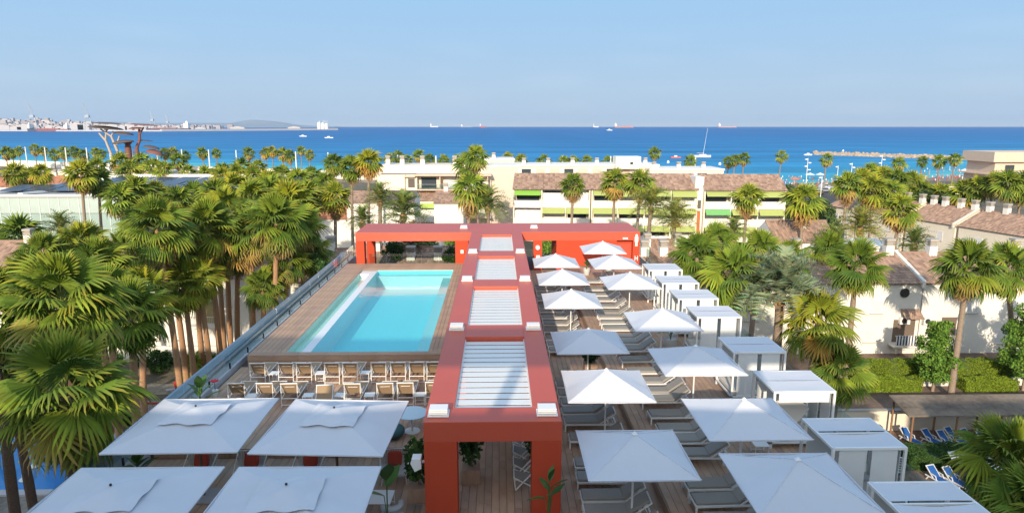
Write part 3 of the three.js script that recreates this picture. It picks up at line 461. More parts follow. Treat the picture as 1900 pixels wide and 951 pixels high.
// ---------- far port on the left: quay, hills, town, silos, cranes, ships ----------
{
  const Q = std([0.48, 0.48, 0.49], { map: T.stain });
  const [tx, tz] = [-667.98, -2864.57], [mx, mz] = [-1120.71, -2302.30], [lx, lz] = [-1839.78, -2411.61];
  const strip = (x0, z0, x1, z1, w, y0, y1) => { const L = Math.hypot(x1 - x0, z1 - z0); return box(0, L, y0, y1, -w, 0).rotateY(Math.atan2(-(z1 - z0), x1 - x0)).translate(x0, 0, z0); };
  const quay = thing('harbour_mole', 'long pale harbour mole stretching across the left horizon', 'harbour wall', [mx, 0, mz]);
  part('wall', [strip(0, 0, tx - mx, tz - mz, 14, -2, 7)], Q, quay); part('apron', strip(lx - mx, lz - mz, 0, 0, 60, -2, 4), Q, quay);
  // hills
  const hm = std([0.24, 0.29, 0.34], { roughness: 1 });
  const hill = (pts, z, d) => { const n = pts.length, pos = [], idx = []; pts.forEach(([x, y]) => pos.push(x, -2, -z, x, y, -(z + d * 0.5), x, y * 0.9, -(z + d))); for (let i = 0; i < n - 1; i++) for (let k = 0; k < 2; k++) { const a = i * 3 + k, b = a + 3; idx.push(a, b, a + 1, a + 1, b, b + 1); } const g = new THREE.BufferGeometry(); g.setAttribute('position', new THREE.Float32BufferAttribute(pos, 3)); g.setIndex(idx); g.computeVertexNormals(); return metric(g); };
  const prof = (f, x0, x1, n) => Array.from({ length: n }, (_, i) => { const x = x0 + (x1 - x0) * i / (n - 1); return [x, f(x, i)]; });
  struct('hills', [hill(prof((x, i) => Math.max(-2, 30 + 26 * fbm(i * 0.35, 3, 64, 4) - Math.max(0, (x + 2500) / 26)), -6200, -1300, 40), 5200, 900), hill(prof((x, i) => 8 + 55 * Math.exp(-Math.pow((x + 2050) / 260, 2)) * (0.8 + 0.4 * fbm(i * 0.4, 9, 64, 3)), -2900, -1350, 30), 5600, 500)], hm);
  // town on the far shore: a mass of small pale blocks
  const town = [[], [], []];
  for (let i = 0; i < 560; i++) { const u = Math.pow(rnd(), 0.8), x = -3500 + 2050 * u, d = rr(3050, 3900), fall = Math.max(0.12, 1 - Math.max(0, (x + 2560) / 620)), y = (d - 3050) / 850 * 46 * fall * rr(0.7, 1.05), w = rr(10, 34), hh = rr(7, 20), g = box(x - w / 2, x + w / 2, y - 4, y + hh, -d - 14, -d); town[i % 3].push(g); }
  const tp = thing('distant_town', 'hazy town of pale blocks on the far shore at left', 'town', [-2600, 0, -3050]); tp.userData.kind = 'stuff';
  town.forEach((l, i) => { const m = part('town_blocks', merge(l).translate(2600, 0, 3050), std([[0.36, 0.34, 0.35], [0.45, 0.43, 0.43], [0.30, 0.27, 0.28]][i]), tp); m.userData.kind = 'stuff'; });
  const slope = []; { const pos = []; const A = V(-3600, -2, -3030), B = V(-1900, -2, -3030), C = V(-1900, 14, -3950), D = V(-3600, 50, -3950); part('town_slope', quad(A, B, C, D).translate(2600, 0, 3050), std([0.22, 0.22, 0.22]), tp).userData.kind = 'stuff'; }
  // silos at the tip
  const sl = std([0.74, 0.73, 0.70]);
  [[594, 0], [602, 1], [609, 2], [600, 3]].forEach(([px, i]) => { const [x, z] = [[-710.88, -2729.42], [-695.94, -2729.13], [-681.00, -2728.84], [-724.01, -2865.67]][i]; const o = thing('silo', 'white silo tower near the tip of the harbour mole, ' + ['leftmost', 'second from left', 'rightmost', 'behind the others'][i], 'silo', [x, 5, z], 0, 'silos on the mole'); part('tower', [new THREE.CylinderGeometry(7, 7, 24 - i * 2, 12).translate(0, 12 - i, 0), new THREE.ConeGeometry(7.2, 4, 12).translate(0, 26 - i * 2, 0), bar(V(3, 26, 0), V(3, 34, 0), 0.8)], sl, o); });
  // harbour cranes
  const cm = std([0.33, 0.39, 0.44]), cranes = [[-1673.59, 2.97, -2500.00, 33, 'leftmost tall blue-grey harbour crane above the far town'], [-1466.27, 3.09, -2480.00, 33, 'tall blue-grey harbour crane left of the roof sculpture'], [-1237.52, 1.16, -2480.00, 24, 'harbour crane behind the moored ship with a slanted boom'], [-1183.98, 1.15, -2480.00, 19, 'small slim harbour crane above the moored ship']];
  cranes.forEach(([x, y, z, s, lab]) => { const o = thing('harbour_crane', lab, 'crane', [x, 2, z], 0, 'harbour cranes'), k = s / 33; const b = (x0, y0, x1, y1, w) => sbar(V(x0 * k, y0 * k, 0), V(x1 * k, y1 * k, 0), w * 0.65); for (const q of [-14, 14]) part('leg', b(q, 0, q * 0.7, 44, 3), cm, o); part('gantry', [b(-14, 14, 14, 14, 2.5), b(-10, 44, 10, 44, 4)], cm, o); part('cab', box(-7 * k, 7 * k, 44 * k, 54 * k, -4, 4), cm, o); part('boom', [b(3, 50, -9, 96, 2), b(0, 50, -11, 96, 1.4)], cm, o); part('mast', [b(4, 54, 2, 78, 1.6), b(2, 78, -9, 94, 0.7)], cm, o); });
  const shed = std([0.44, 0.43, 0.44]);
  for (let i = 0; i < 16; i++) { const [x, y, z] = [[-1782.04, 6.79, -2500.00], [-1738.36, 4.88, -2500.00], [-1705.60, 6.78, -2500.00], [-1615.66, 6.77, -2500.00], [-1581.43, 4.86, -2500.00], [-1523.68, 6.76, -2500.00], [-1494.91, 6.76, -2500.00], [-1437.32, 6.75, -2500.00], [-1398.90, 6.74, -2500.00], [-1358.75, 4.83, -2500.00], [-1331.20, 10.55, -2500.00], [-1297.18, 4.82, -2500.00], [-1152.08, 4.45, -2550.00], [-1124.47, 4.10, -2600.00], [-1021.39, 5.46, -2700.00], [-831.32, 3.75, -2800.00]][i]; const hgt = [16, 12, 18, 14, 10, 22, 20, 16, 18, 14, 22, 12, 8, 7, 9, 9][i]; const o = thing('harbour_shed', 'pale harbour shed on the far quay, ' + ORD[i] + ' from the left', 'warehouse', [x, 2, z], 0, 'sheds on the far quay'); const w = 16 + 12 * hash(i, 3); part('wall', box(-w, w, 0, hgt, -12, 0), shed, o); part('roof', prism([[-w - 1, hgt], [w + 1, hgt], [0, hgt + 4]], 13, g => g.translate(0, 0, -12.5)), std([0.5, 0.47, 0.44]), o); }
  // ships
  const ship = (lab, [x, y, z], L, hullC, k = 1, load) => {
    const o = thing('cargo_ship', lab, 'ship', [x, -0.3, z], 0, 'ships out at sea'), h = 9 * k;
    part('hull', (() => { const s = new THREE.Shape([[0, h * 0.2], [L * 0.02, 0], [L * 0.95, 0], [L, h * 1.25], [L * 0.9, h], [L * 0.16, h], [L * 0.14, h * 1.2], [0, h * 1.2]].map(q => new THREE.Vector2(...q))); return metric(new THREE.ExtrudeGeometry(s, { depth: 18, bevelEnabled: false }).translate(-L / 2, 0, -9)); })(), std(hullC), o);
    part('bridge', [box(-L / 2 + L * 0.02, -L / 2 + L * 0.12, h * 1.2, h * 3, -8, 8), box(-L / 2 + L * 0.04, -L / 2 + L * 0.08, h * 3, h * 3.8, -3, 3)], std([0.78, 0.78, 0.76]), o);
    if (load) part('deck_gear', [box(-L * 0.2, L * 0.35, h, h * 1.35, -6, 6), box(L * 0.0, L * 0.02, h, h * 2.1, -1, 1), box(L * 0.25, L * 0.27, h, h * 2.1, -1, 1)], std(load), o); return o;
  };
  ship('dark-hulled cargo ship with white bridge moored at the far quay, left', [-1579.24, -0.30, -2380.00], 60, [0.05, 0.06, 0.09], 0.9);
  ship('long cargo ship with dull red hull moored at the far quay, left', [-1521.83, -0.76, -2370.00], 110, [0.22, 0.08, 0.08], 0.8, [0.30, 0.12, 0.10]).rotation.y = Math.PI;
  ship('long dark purple-hulled tanker moored right of the roof sculpture', [-1145.94, 0.17, -2400.00], 150, [0.09, 0.055, 0.08], 1, [0.3, 0.16, 0.14]).rotation.y = Math.PI;
  ship('faint pale ship on the horizon above the beige apartments', [-559.79, 1.22, -6000.00], 70, [0.6, 0.6, 0.62], 1);
  ship('low dark ship on the horizon, centre of the picture', [-277.84, 1.20, -6000.00], 100, [0.25, 0.28, 0.34], 0.7);
  ship('small red ship on the horizon near the centre', [-127.58, 0.42, -5600.00], 50, [0.5, 0.08, 0.06], 1);
  ship('small white ship on the horizon, left of the tanker', [798.24, 0.35, -5600.00], 45, [0.6, 0.6, 0.6], 1);
  ship('long pale red tanker on the horizon right of centre', [954.96, 1.88, -5200.00], 150, [0.42, 0.20, 0.19], 1, [0.4, 0.22, 0.2]);
  ship('pale red tanker on the horizon above the sailing yacht', [1814.33, 1.05, -5400.00], 150, [0.45, 0.28, 0.27], 1);
}
// ---------- boats ----------
{
  const hull = (L, b, h) => { const s = 14, pos = [], idx = []; for (let i = 0; i <= s; i++) { const t = i / s, w = b * Math.sin(Math.min(1, (1 - t) * 1.9 + 0.05) * Math.PI / 2) * (t < 0.1 ? 0.85 : 1); pos.push((t - 0.5) * L, h, -w / 2, (t - 0.5) * L, -0.2, -w * 0.25, (t - 0.5) * L, -0.2, w * 0.25, (t - 0.5) * L, h, w / 2); } for (let i = 0; i < s; i++) for (let k = 0; k < 4; k++) { const a = i * 4 + k, b2 = i * 4 + (k + 1) % 4; idx.push(a, b2, a + 4, b2, b2 + 4, a + 4); } idx.push(0, 1, 2, 0, 2, 3); const g = new THREE.BufferGeometry(); g.setAttribute('position', new THREE.Float32BufferAttribute(pos, 3)); g.setIndex(idx); g.computeVertexNormals(); return metric(g); };
  const y = thing('sailing_yacht', 'white sailing yacht with bare tilted mast anchored off the beach', 'sailboat', [141.45, -0.05, -470.00], 0.05);
  y.position.y = -0.3;
  part('hull', hull(12.5, 3.6, 1.5), M.white, y); part('cabin', cbox(-2, 2.6, 1.5, 2.1, -1, 1, 0.15), M.white, y); part('mast', bar(V(0.6, 1.5, 0), V(2.9, 20, 0), 0.12, 6, 0.07), M.white, y); part('boom', bar(V(0.6, 3, 0), V(-4, 3.1, 0), 0.16), M.grey, y);
  const small = (lab, p, L, c, hgt = 0.9) => { const o = thing('motorboat', lab, 'boat', p, rr(-0.2, 0.2)); o.position.y = -0.3; part('hull', hull(L, L * 0.34, hgt), std(c), o); part('cockpit', cbox(-L * 0.15, L * 0.12, hgt, hgt + L * 0.12, -L * 0.1, L * 0.1, 0.1), M.white, o); };
  small('small red and white motorboat left of the sailing yacht', [120.43, -0.29, -460.00], 7, [0.6, 0.14, 0.10]);
  small('white motorboat on the open sea below the horizon ships', [422.19, 3.89, -2600.00], 22, [0.75, 0.75, 0.75], 3);
  small('white speedboat with a wake below the silos', [-369.60, 0.02, -1300.00], 14, [0.8, 0.8, 0.8], 1.6);
  small('white speedboat trailing a wake right of the silos', [-284.08, -0.12, -1150.00], 14, [0.8, 0.8, 0.8], 1.6);
  small('small white boat off the tip of the breakwater', [229.44, 1.04, -500.00], 6, [0.8, 0.8, 0.8]);
  // buoys
  [[291.22, 0.33, -570.00], [100.34, 0.41, -400.00], [94.08, 0.61, -350.00], [124.65, 0.25, -380.00]].forEach((p, i) => solo('buoy', new THREE.SphereGeometry(0.8, 10, 8).scale(1, 1.3, 1).translate(p[0], 0.2, p[2]), M.white, ['white marker buoy above the breakwater', 'white buoy nearest left of the sailing yacht', 'white swimming buoy close to the rooftops', 'white buoy right of the sailing yacht'][i], 'buoy'));
}

// ---------- buildings ----------
const tileM = std([1, 1, 1], { vertexColors: true, roughness: 0.9, map: T.stain });
const tileBrown = [[0.41, 0.27, 0.195], [0.34, 0.225, 0.165], [0.47, 0.315, 0.225], [0.38, 0.26, 0.20], [0.29, 0.19, 0.14]];
const tileOrange = [[0.46, 0.20, 0.11], [0.40, 0.17, 0.10], [0.52, 0.24, 0.13], [0.44, 0.21, 0.13]];
// barrel tiles on the slope a (eave start) - b (eave end) - c (ridge end) - d (ridge start)
function tiles(a, b, c, d, pal = tileBrown, pitch = 0.27, row = 0.45, lift = 0.055) {
  const W = Math.max(a.distanceTo(b), d.distanceTo(c)), L = a.distanceTo(d), nc = Math.max(2, Math.round(W / pitch)), nr = Math.max(2, Math.round(L / row));
  const n = V().crossVectors(V().subVectors(b, a), V().subVectors(d, a)).normalize(); if (n.y < 0) n.negate();
  const pos = [], col = [], P = (u, v, h) => { const e = V().lerpVectors(a, b, u), f = V().lerpVectors(d, c, u), p = e.lerp(f, v).addScaledVector(n, h); return [p.x, p.y, p.z]; };
  for (let r = 0; r < nr; r++) for (let k = 0; k < nc; k++) {
    const t = pal[Math.floor(hash(k * 7 + nc, r * 13 + nr) * pal.length)], j = 0.88 + 0.24 * hash(k + 31, r + 57);
    const v0 = r / nr, v1 = (r + 1) / nr, us = [k / nc, (k + 0.5) / nc, (k + 1) / nc], hs = [0, lift, 0], up = 0.03;
    for (let s = 0; s < 2; s++) {
      const A = P(us[s], v0, hs[s] + up), B = P(us[s + 1], v0, hs[s + 1] + up), C = P(us[s + 1], v1, hs[s + 1]), D = P(us[s], v1, hs[s]), E = P(us[s], v0, hs[s] * 0.6 - 0.005), F = P(us[s + 1], v0, hs[s + 1] * 0.6 - 0.005);
      pos.push(...A, ...B, ...C, ...A, ...C, ...D, ...E, ...F, ...B, ...E, ...B, ...A); for (let q = 0; q < 12; q++) col.push(t[0] * j, t[1] * j, t[2] * j);
    }
  }
  const g = new THREE.BufferGeometry(); g.setAttribute('position', new THREE.Float32BufferAttribute(pos, 3)); g.setAttribute('color', new THREE.Float32BufferAttribute(col, 3)); g.computeVertexNormals(); return metric(g);
}
const shutterM = std([0.66, 0.66, 0.66], { roughness: 0.6 }), winM = std([0.05, 0.065, 0.08], { roughness: 0.08, specularIntensity: 1 }), sillM = std([0.52, 0.46, 0.40], { map: T.stain }), railM = std([0.70, 0.68, 0.65]);
// window on a wall facing +z at local (x, y), glass or closed shutter
function windowOn(o, x, y, w, h, z, closed = true) {
  const f = part('window', [box(x - w / 2, x + w / 2, y, y + 0.05, z - 0.02, z + 0.04), box(x - w / 2, x + w / 2, y + h - 0.05, y + h, z - 0.02, z + 0.04), box(x - w / 2, x - w / 2 + 0.05, y + 0.05, y + h - 0.05, z - 0.02, z + 0.04), box(x + w / 2 - 0.05, x + w / 2, y + 0.05, y + h - 0.05, z - 0.02, z + 0.04)], M.white, o);
  part(closed ? 'shutter' : 'pane', box(x - w / 2 + 0.05, x + w / 2 - 0.05, y + 0.05, y + h - 0.05, z - 0.02, z + 0.015), closed ? shutterM : winM, f);
  part('sill', box(x - w / 2 - 0.08, x + w / 2 + 0.08, y - 0.07, y, z - 0.02, z + 0.12), sillM, f);
}
function chimney(o, x, y, z, s = 0.75, h = 1.5) {
  const c = part('chimney', box(x - s / 2, x + s / 2, y - 1, y + h * 0.55, z - s / 2, z + s / 2), M.plaster, o);
  part('cowl', [box(x - s / 2, x + s / 2, y + h * 0.6, y + h * 0.66, z - s / 2, z + s / 2), box(x - s / 2, x + s / 2, y + h * 0.73, y + h * 0.79, z - s / 2, z + s / 2), box(x - s * 0.56, x + s * 0.56, y + h * 0.86, y + h, z - s * 0.56, z + s * 0.56), box(x - s * 0.35, x + s * 0.35, y + h * 0.55, y + h * 0.86, z - s * 0.35, z + s * 0.35)], M.concrete, c);
}
// gabled house: local x 0..w, front wall at z = 0, back at z = -d, ridge along x
function gabled(name, label, pos, turn, w, d, eave, rise, opt = {}) {
  const o = thing(name, label, 'house', pos, turn, opt.group), wm = opt.wall || M.plaster, oh = 0.35, pal = opt.pal || tileBrown, pt = opt.pitch || 0.27, rz = -d * (opt.ridge ?? 0.5);
  part('wall', [box(0, w, 0, eave, -d, 0), prism([[0, 0], [-d, 0], [rz, rise - 0.05]].map(([a, b]) => [a, b + eave]), w, g => { g.rotateY(-Math.PI / 2); g.scale(1, 1, 1); g.rotateY(Math.PI); g.rotateY(0); g.translate(0, 0, 0); }).translate(0, 0, 0)].slice(0, 1), wm, o);
  // gable triangles
  const tri = x => { const g = new THREE.BufferGeometry(), a = V(x, eave, 0), b = V(x, eave, -d), c = V(x, eave + rise - 0.04, rz); g.setAttribute('position', new THREE.Float32BufferAttribute([a, b, c].flatMap(q => [q.x, q.y, q.z]), 3)); g.computeVertexNormals(); return metric(g); };
  part('gable', tri(0.001), wm, o); part('gable', tri(w - 0.001), wm, o);
  const sl = rise / -rz, ey = eave - oh * sl + 0.03, bs = rise / (d + rz), rg = eave + rise + 0.03, e0 = opt.o0 ?? 0.1, e1 = opt.o1 ?? 0.1;
  const rf = part('roof', [tiles(V(-e0, ey, oh), V(w + e1, ey, oh), V(w + e1, rg, rz), V(-e0, rg, rz), pal, pt), tiles(V(w + e1, eave - oh * bs + 0.03, -d - oh), V(-e0, eave - oh * bs + 0.03, -d - oh), V(-e0, rg, rz), V(w + e1, rg, rz), pal, pt * 2)], tileM, o);
  part('ridge_cap', new THREE.CylinderGeometry(0.14, 0.14, w + e0 + e1, 8).rotateZ(Math.PI / 2).translate(w / 2 + (e1 - e0) / 2, rg + 0.01, rz), std(pal === tileBrown ? [0.30, 0.19, 0.14] : [0.46, 0.2, 0.12]), rf);
  part('eave_board', box(-e0 * 0.5, w + e1 * 0.5, eave - 0.24, eave - 0.13, 0.003, 0.16), sillM, o);
  for (const [x, z] of opt.chim || []) { const zz = rz + (z || 0); chimney(o, x, eave + rise - Math.abs(z || 0) * sl, zz, opt.cs || 0.75, opt.ch || 1.5); }
  for (const [x, y, ww, hh, cl] of opt.win || []) windowOn(o, x, y, ww, hh, 0, cl !== 0);
  for (const x of opt.party || []) { const s = 0.3; part('party_wall', [quad(V(x - 0.15, eave + 0.18, 0.4), V(x + 0.15, eave + 0.18, 0.4), V(x + 0.15, rg + 0.3, rz), V(x - 0.15, rg + 0.3, rz)), quad(V(x - 0.15, eave - 0.5, 0.4), V(x - 0.15, eave + 0.18, 0.4), V(x - 0.15, rg + 0.3, rz), V(x - 0.15, rg - 0.5, rz)), quad(V(x + 0.15, eave - 0.5, 0.4), V(x + 0.15, eave + 0.18, 0.4), V(x + 0.15, rg + 0.3, rz), V(x + 0.15, rg - 0.5, rz)), quad(V(x - 0.15, eave - 0.5, 0.4), V(x + 0.15, eave - 0.5, 0.4), V(x + 0.15, eave + 0.18, 0.4), V(x - 0.15, eave + 0.18, 0.4))], wm, o); }
  return o;
}
function balcony(o, x0, x1, y, z, dep, rails = true) {
  const b = part('balcony', box(x0, x1, y - 0.15, y, z + 0.002, z + dep), M.plaster, o);
  const g = [box(x0, x1, y + 0.95, y + 1.0, z + dep - 0.05, z + dep)]; if (rails) for (let x = x0; x <= x1 + 0.01; x += 0.16) g.push(box(x - 0.012, x + 0.012, y, y + 0.95, z + dep - 0.04, z + dep - 0.015)); part('railing', g, railM, b);
}
// right-hand near terrace row
const nearRow = 'near white townhouse row at right';
const N1 = gabled('townhouse', 'brown-roofed white townhouse directly behind the cabanas and right palms', [11.9, 0, -58.5], 0, 14.6, 9, 8.0, 1.75, { group: nearRow, chim: [[2.0, 0], [3.8, 0], [9.0, 0], [12.4, 0.1]], win: [[11, 4.5, 1.2, 1.3]], party: [14.45] });
const N2 = gabled('townhouse', 'white townhouse with tree-shaped palm shadow on its wall, right foreground row', [27.0, 0, -58], 0, 11.0, 9, 8.2, 1.75, { group: nearRow, chim: [[1.2, 0.1], [7.4, 0.1], [10.1, 0.1]], win: [[2.2, 5.3, 1.0, 1.2], [7.0, 5.3, 1.0, 1.2], [6.6, 2.6, 1.0, 1.2]], party: [10.85] });
{ // balcony bay between the two houses, with a striped sunshade, a lean-to roof and air conditioners
  const o = N2; part('porch_roof', tiles(V(9.2, 5.0, 1.0), V(10.9, 5.0, 1.0), V(10.9, 5.7, 0.05), V(9.2, 5.7, 0.05)), tileM, o);
  part('round_vent', new THREE.CylinderGeometry(0.42, 0.42, 0.1, 20).rotateX(Math.PI / 2).translate(9.4, 7.2, 0.055), M.dark, o);
  const wf = part('doorway', box(8.7, 10.7, 2.6, 4.7, -0.02, 0.012), std([0.16, 0.12, 0.09]), o);
  balcony(o, 8.4, 10.9, 2.5, 0, 1.0, false);
  const st = part('striped_sheet', box(8.5, 10.3, 2.6, 3.5, 1.01, 1.03), M.white, o); for (let i = 0; i < 7; i++) part('stripe', box(8.6 + i * 0.26, 8.72 + i * 0.26, 2.6, 3.5, 1.031, 1.036), std([0.02, 0.03, 0.09]), st);
}
const N3 = gabled('townhouse', 'white townhouse with railed balcony behind the two right palms', [38.1, 0, -58], 0, 13, 9, 8.2, 1.75, { group: nearRow, chim: [[3.1, 0.2], [6.6, 0.2], [11.2, 0.2]], win: [[4.6, 5.3, 1.1, 1.2], [8.6, 5.3, 1.1, 1.2], [7.5, 2.4, 1.1, 1.3]] });
part('balcony_door', box(2.0, 3.4, 2.6, 4.9, -0.02, 0.012), std([0.16, 0.12, 0.09]), N3); balcony(N3, 1.6, 3.8, 2.5, 0, 1.0);
const N4 = gabled('townhouse', 'white townhouse at the right picture edge, end of the near row', [51.3, 0, -58], 0, 12, 9, 8.2, 1.75, { group: nearRow, chim: [[3, 0.2], [8, 0.2]], win: [[3, 5.3, 1.1, 1.2], [7, 5.3, 1.1, 1.2]] });
for (const [o, x, y, lab] of [[38.1 - 1.55, 0, 4.35], [38.1 + 0.6, 0, 4.3]].map(([x, z, y], i) => [null, x, y, ['white air conditioner left of the balcony bay on the white townhouse', 'white air conditioner right of the balcony bay on the white townhouse'][i]])) { const a = thing('air_conditioner', lab, 'air conditioner', [x, y, -57.98]); part('case', cbox(-0.45, 0.45, 0, 0.65, 0, 0.35, 0.02), M.white, a); part('fan_grille', new THREE.CylinderGeometry(0.24, 0.24, 0.02, 18).rotateX(Math.PI / 2).translate(-0.1, 0.33, 0.362), M.dark, a); }
// second row, turned: eaves drop towards the right
{
  const A = [63.86, -128.19], B = [73.61, -91.36], ang = Math.atan2(-(B[1] - A[1]), B[0] - A[0]), L = Math.hypot(B[0] - A[0], B[1] - A[1]);
  const u = L / 3.6, at = s => [A[0] + Math.cos(ang) * s, 0, A[1] - Math.sin(ang) * s];
  const win = w => [[w * 0.3, 3.9, 1.1, 1.5], [w * 0.72, 3.9, 1.1, 1.5], [w * 0.3, 0.9, 1.1, 1.4], [w * 0.72, 0.9, 1.1, 1.4]];
  gabled('row_house', 'cream row house with shuttered windows, left end of the second row', at(0), ang, u * 0.62, 9, 6.8, 2.1, { group: 'second row of cream houses', wall: M.plasterWarm, chim: [[1.5, 0], [u * 0.45, 0]], win: win(u * 0.62), cs: 0.75, party: [u * 0.62 - 0.15] });
  gabled('row_house', 'cream row house behind the brown-skirted palm, second row', at(u * 0.66), ang, u * 0.98, 9, 6.8, 2.1, { group: 'second row of cream houses', wall: M.plasterWarm, chim: [[1, 0], [u * 0.3, 0], [u * 0.62, 0], [u * 0.9, 0]], win: win(u * 0.98), cs: 0.75, party: [u * 0.98 - 0.15] });
  gabled('row_house', 'cream row house with four rooftop chimneys, right of centre in second row', at(u * 1.7), ang, u * 0.86, 9, 6.8, 2.1, { group: 'second row of cream houses', wall: M.plasterWarm, chim: [[0.8, 0], [u * 0.28, 0], [u * 0.55, 0], [u * 0.78, 0]], win: win(u * 0.86), cs: 0.75, party: [u * 0.86 - 0.15] });
  gabled('row_house', 'cream row house at the right edge of the second row', at(u * 2.62), ang, u * 1.1, 9, 6.8, 2.1, { group: 'second row of cream houses', wall: M.plasterWarm, chim: [[1, 0], [u * 0.35, 0], [u * 0.8, 0]], win: win(u * 1.1), cs: 0.75 });
}
// houses just beyond the portal
gabled('townhouse', 'low white house with tiled roof seen through the left opening of the portal', [-13.5, 0, -59.4], 0, 12.5, 7, 9.25, 1.35, { group: 'houses beyond the portal', chim: [[5.4, 1.9], [7.9, 1.9], [2, 0.4]], ch: 1.2 });
gabled('townhouse', 'small white house with steep tiled roof left of the portal', [-18.89, 8.30, -70.00].map((v, i) => i === 1 ? 0 : v), 0, 5.2, 7, -19.47, -78.77.length ? 8.2 : 8, 1.8, { group: 'houses beyond the portal', chim: [[2.9, 1.0]] });
gabled('townhouse', 'white house with two grey vents on its roof left of the portal', [-20.6, 0, -64], 0, 7.2, 7, 7.0, 1.6, { group: 'houses beyond the portal', chim: [[2.2, 1.2], [5.4, 1.4]], cs: 1.1 });
gabled('townhouse', 'small white house with gable, between the portal and awning apartments', [17.2, 0, -76], 0, 8.5, 7, 6.6, 1.8, { group: 'houses beyond the right terrace', chim: [[0.4, 1], [4.0, 1.0]], win: [[4.2, 4.3, 1.4, 1.1, 0]] });
gabled('townhouse', 'low tiled house with a single chimney behind the right palms', [25.8, 0, -72], 0, 8, 7, 6.2, 1.5, { group: 'houses beyond the right terrace', chim: [[2.2, 1.0]] });
gabled('townhouse', 'white house with a palm shadow on its wall, below the awning apartments', [35.2, 0, -84], 0, 8, 7, 7.4, 2.1, { group: 'houses beyond the right terrace', chim: [[4.5, 1.0]], o0: 0 });
solo('garden_annexe', [box(44.2, 51.5, 0, 6.4, -90, -84.4), box(44.0, 51.7, 6.4, 6.7, -90.2, -84.2)], M.plaster, 'flat-roofed white annexe right of the palm-shadowed house', 'house');
// centre: white villas in front of the beige apartments
gabled('villa', 'white villa with blank side wall, left of the beige apartments', [-25.99, -115.15].flatMap((v, i) => i ? [0, v] : [v]), 0, 11.5, 9, 9, 1.4, { group: 'villas in the centre', pal: tileBrown, pitch: 0.4 });
gabled('villa', 'white villa with blank gable wall beside the green awning, centre', [-11.60, -120.19].flatMap((v, i) => i ? [0, v] : [v]), 0, 5.2, 10, 8.3, 1.6, { group: 'villas in the centre', pitch: 0.4, chim: [[1.8, 0]] });
{ const V3 = gabled('villa', 'villa with scalloped tile eave and light green awning, centre', [-18.24, -139.55].flatMap((v, i) => i ? [0, v] : [v]), 0, 5.6, 8, 6.6, 1.7, { group: 'villas in the centre', pitch: 0.4 }); part('awning', prism([[0, 6.0], [1.2, 5.2], [1.2, 5.12], [0, 5.92]], 4.4, g => g.rotateY(-Math.PI / 2).translate(5.0, 0, 0.02)), std([0.42, 0.55, 0.12]), V3); part('balcony_front', box(0.4, 5.2, 2.2, 3.3, 0.003, 1.0), railM, V3); }
gabled('villa', 'white villa with orange tiled lean-to left of the tall palm', [-31.91, -116.86].flatMap((v, i) => i ? [0, v] : [v]), 0, 6, 8, 6, 1.5, { group: 'villas in the centre', pal: tileOrange, pitch: 0.4, chim: [[4, 0]] });
gabled('villa', 'villa with arched chimney and flat terrace at left centre', [-44.48, -156.29].flatMap((v, i) => i ? [0, v] : [v]), 0, 7, 8, 6, 1.5, { group: 'villas in the centre', pitch: 0.4, chim: [[1.5, 0]] });
// ---------- apartments with green awnings ----------
const awn = [std([0.36, 0.42, 0.13], { roughness: 0.9 }), std([0.22, 0.45, 0.06], { roughness: 0.9 }), std([0.16, 0.42, 0.14], { roughness: 0.9 })], recess = std([0.12, 0.10, 0.09]);
function awningBlock(label, pos, turn, w, bays, floors, dep, fh, pattern, grp, leftWall) {
  const o = thing('apartment_block', label, 'building', pos, turn, grp), H = floors * fh;
  part('wall', [box(0, w, 0, H, -dep, -1.6), box(0, 0.25, 0, H, -1.6, 0), box(w - 0.25, w, 0, H, -1.6, 0)], leftWall || M.plasterWarm, o);
  const bw = w / bays;
  for (let f = 0; f < floors; f++) {
    part('floor_slab', box(0.25, w - 0.25, f * fh + fh - 0.25, f * fh + fh, -1.6, 0.05), M.plaster, o);
    for (let b = 0; b < bays; b++) {
      const x0 = b * bw + (b ? 0.1 : 0.25), x1 = (b + 1) * bw - (b < bays - 1 ? 0.1 : 0.25), y = f * fh;
      if (b) part('fin', box(x0 - 0.2, x0, y, y + fh - 0.25, -1.6, 0), M.plaster, o);
      part('balcony_front', box(x0, x1, y, y + 1.15, -0.12, 0.12), M.plaster, o);
      part('glazed_door', [box(x0 + 0.4, x1 - 0.4, y + 0.1, y + fh - 0.6, -1.598, -1.56)], b % 2 === f % 2 ? winM : shutterM, o);
      const t = pattern[(f * bays + b) % pattern.length];
      if (t >= 0) part('awning', prism([[0.06, y + fh - 0.3], [1.05, y + fh - 1.05 - 0.25 * hash(f, b)], [1.05, y + fh - 1.13 - 0.25 * hash(f, b)], [0.06, y + fh - 0.36]], x1 - x0 - 0.1, g => g.rotateY(-Math.PI / 2).translate(x1 - 0.05, 0, 0)), awn[t], o);
      else part('roller_shutter', box(x0 + 0.1, x1 - 0.1, y + 1.15, y + fh - 0.8, -0.3, -0.24), shutterM, o);
    }
  }
  const rise = 2.6, rg = H + rise; part('roof', [tiles(V(-0.1, H - 0.1, 0.5), V(w + 0.1, H - 0.1, 0.5), V(w + 0.1, rg, -5), V(-0.1, rg, -5), tileBrown, 0.45, 0.6, 0.08)], tileM, o);
  part('roof_back', [quad(V(-0.1, rg, -5), V(w + 0.1, rg, -5), V(w + 0.1, H, -dep), V(-0.1, H, -dep)), quad(V(0, H, 0), V(0, H, -dep), V(0, rg - 0.1, -5), V(0, H, 0)), quad(V(w, H, 0), V(w, H, -dep), V(w, rg - 0.1, -5), V(w, H, 0))], M.plasterWarm, o);
  return o;
}
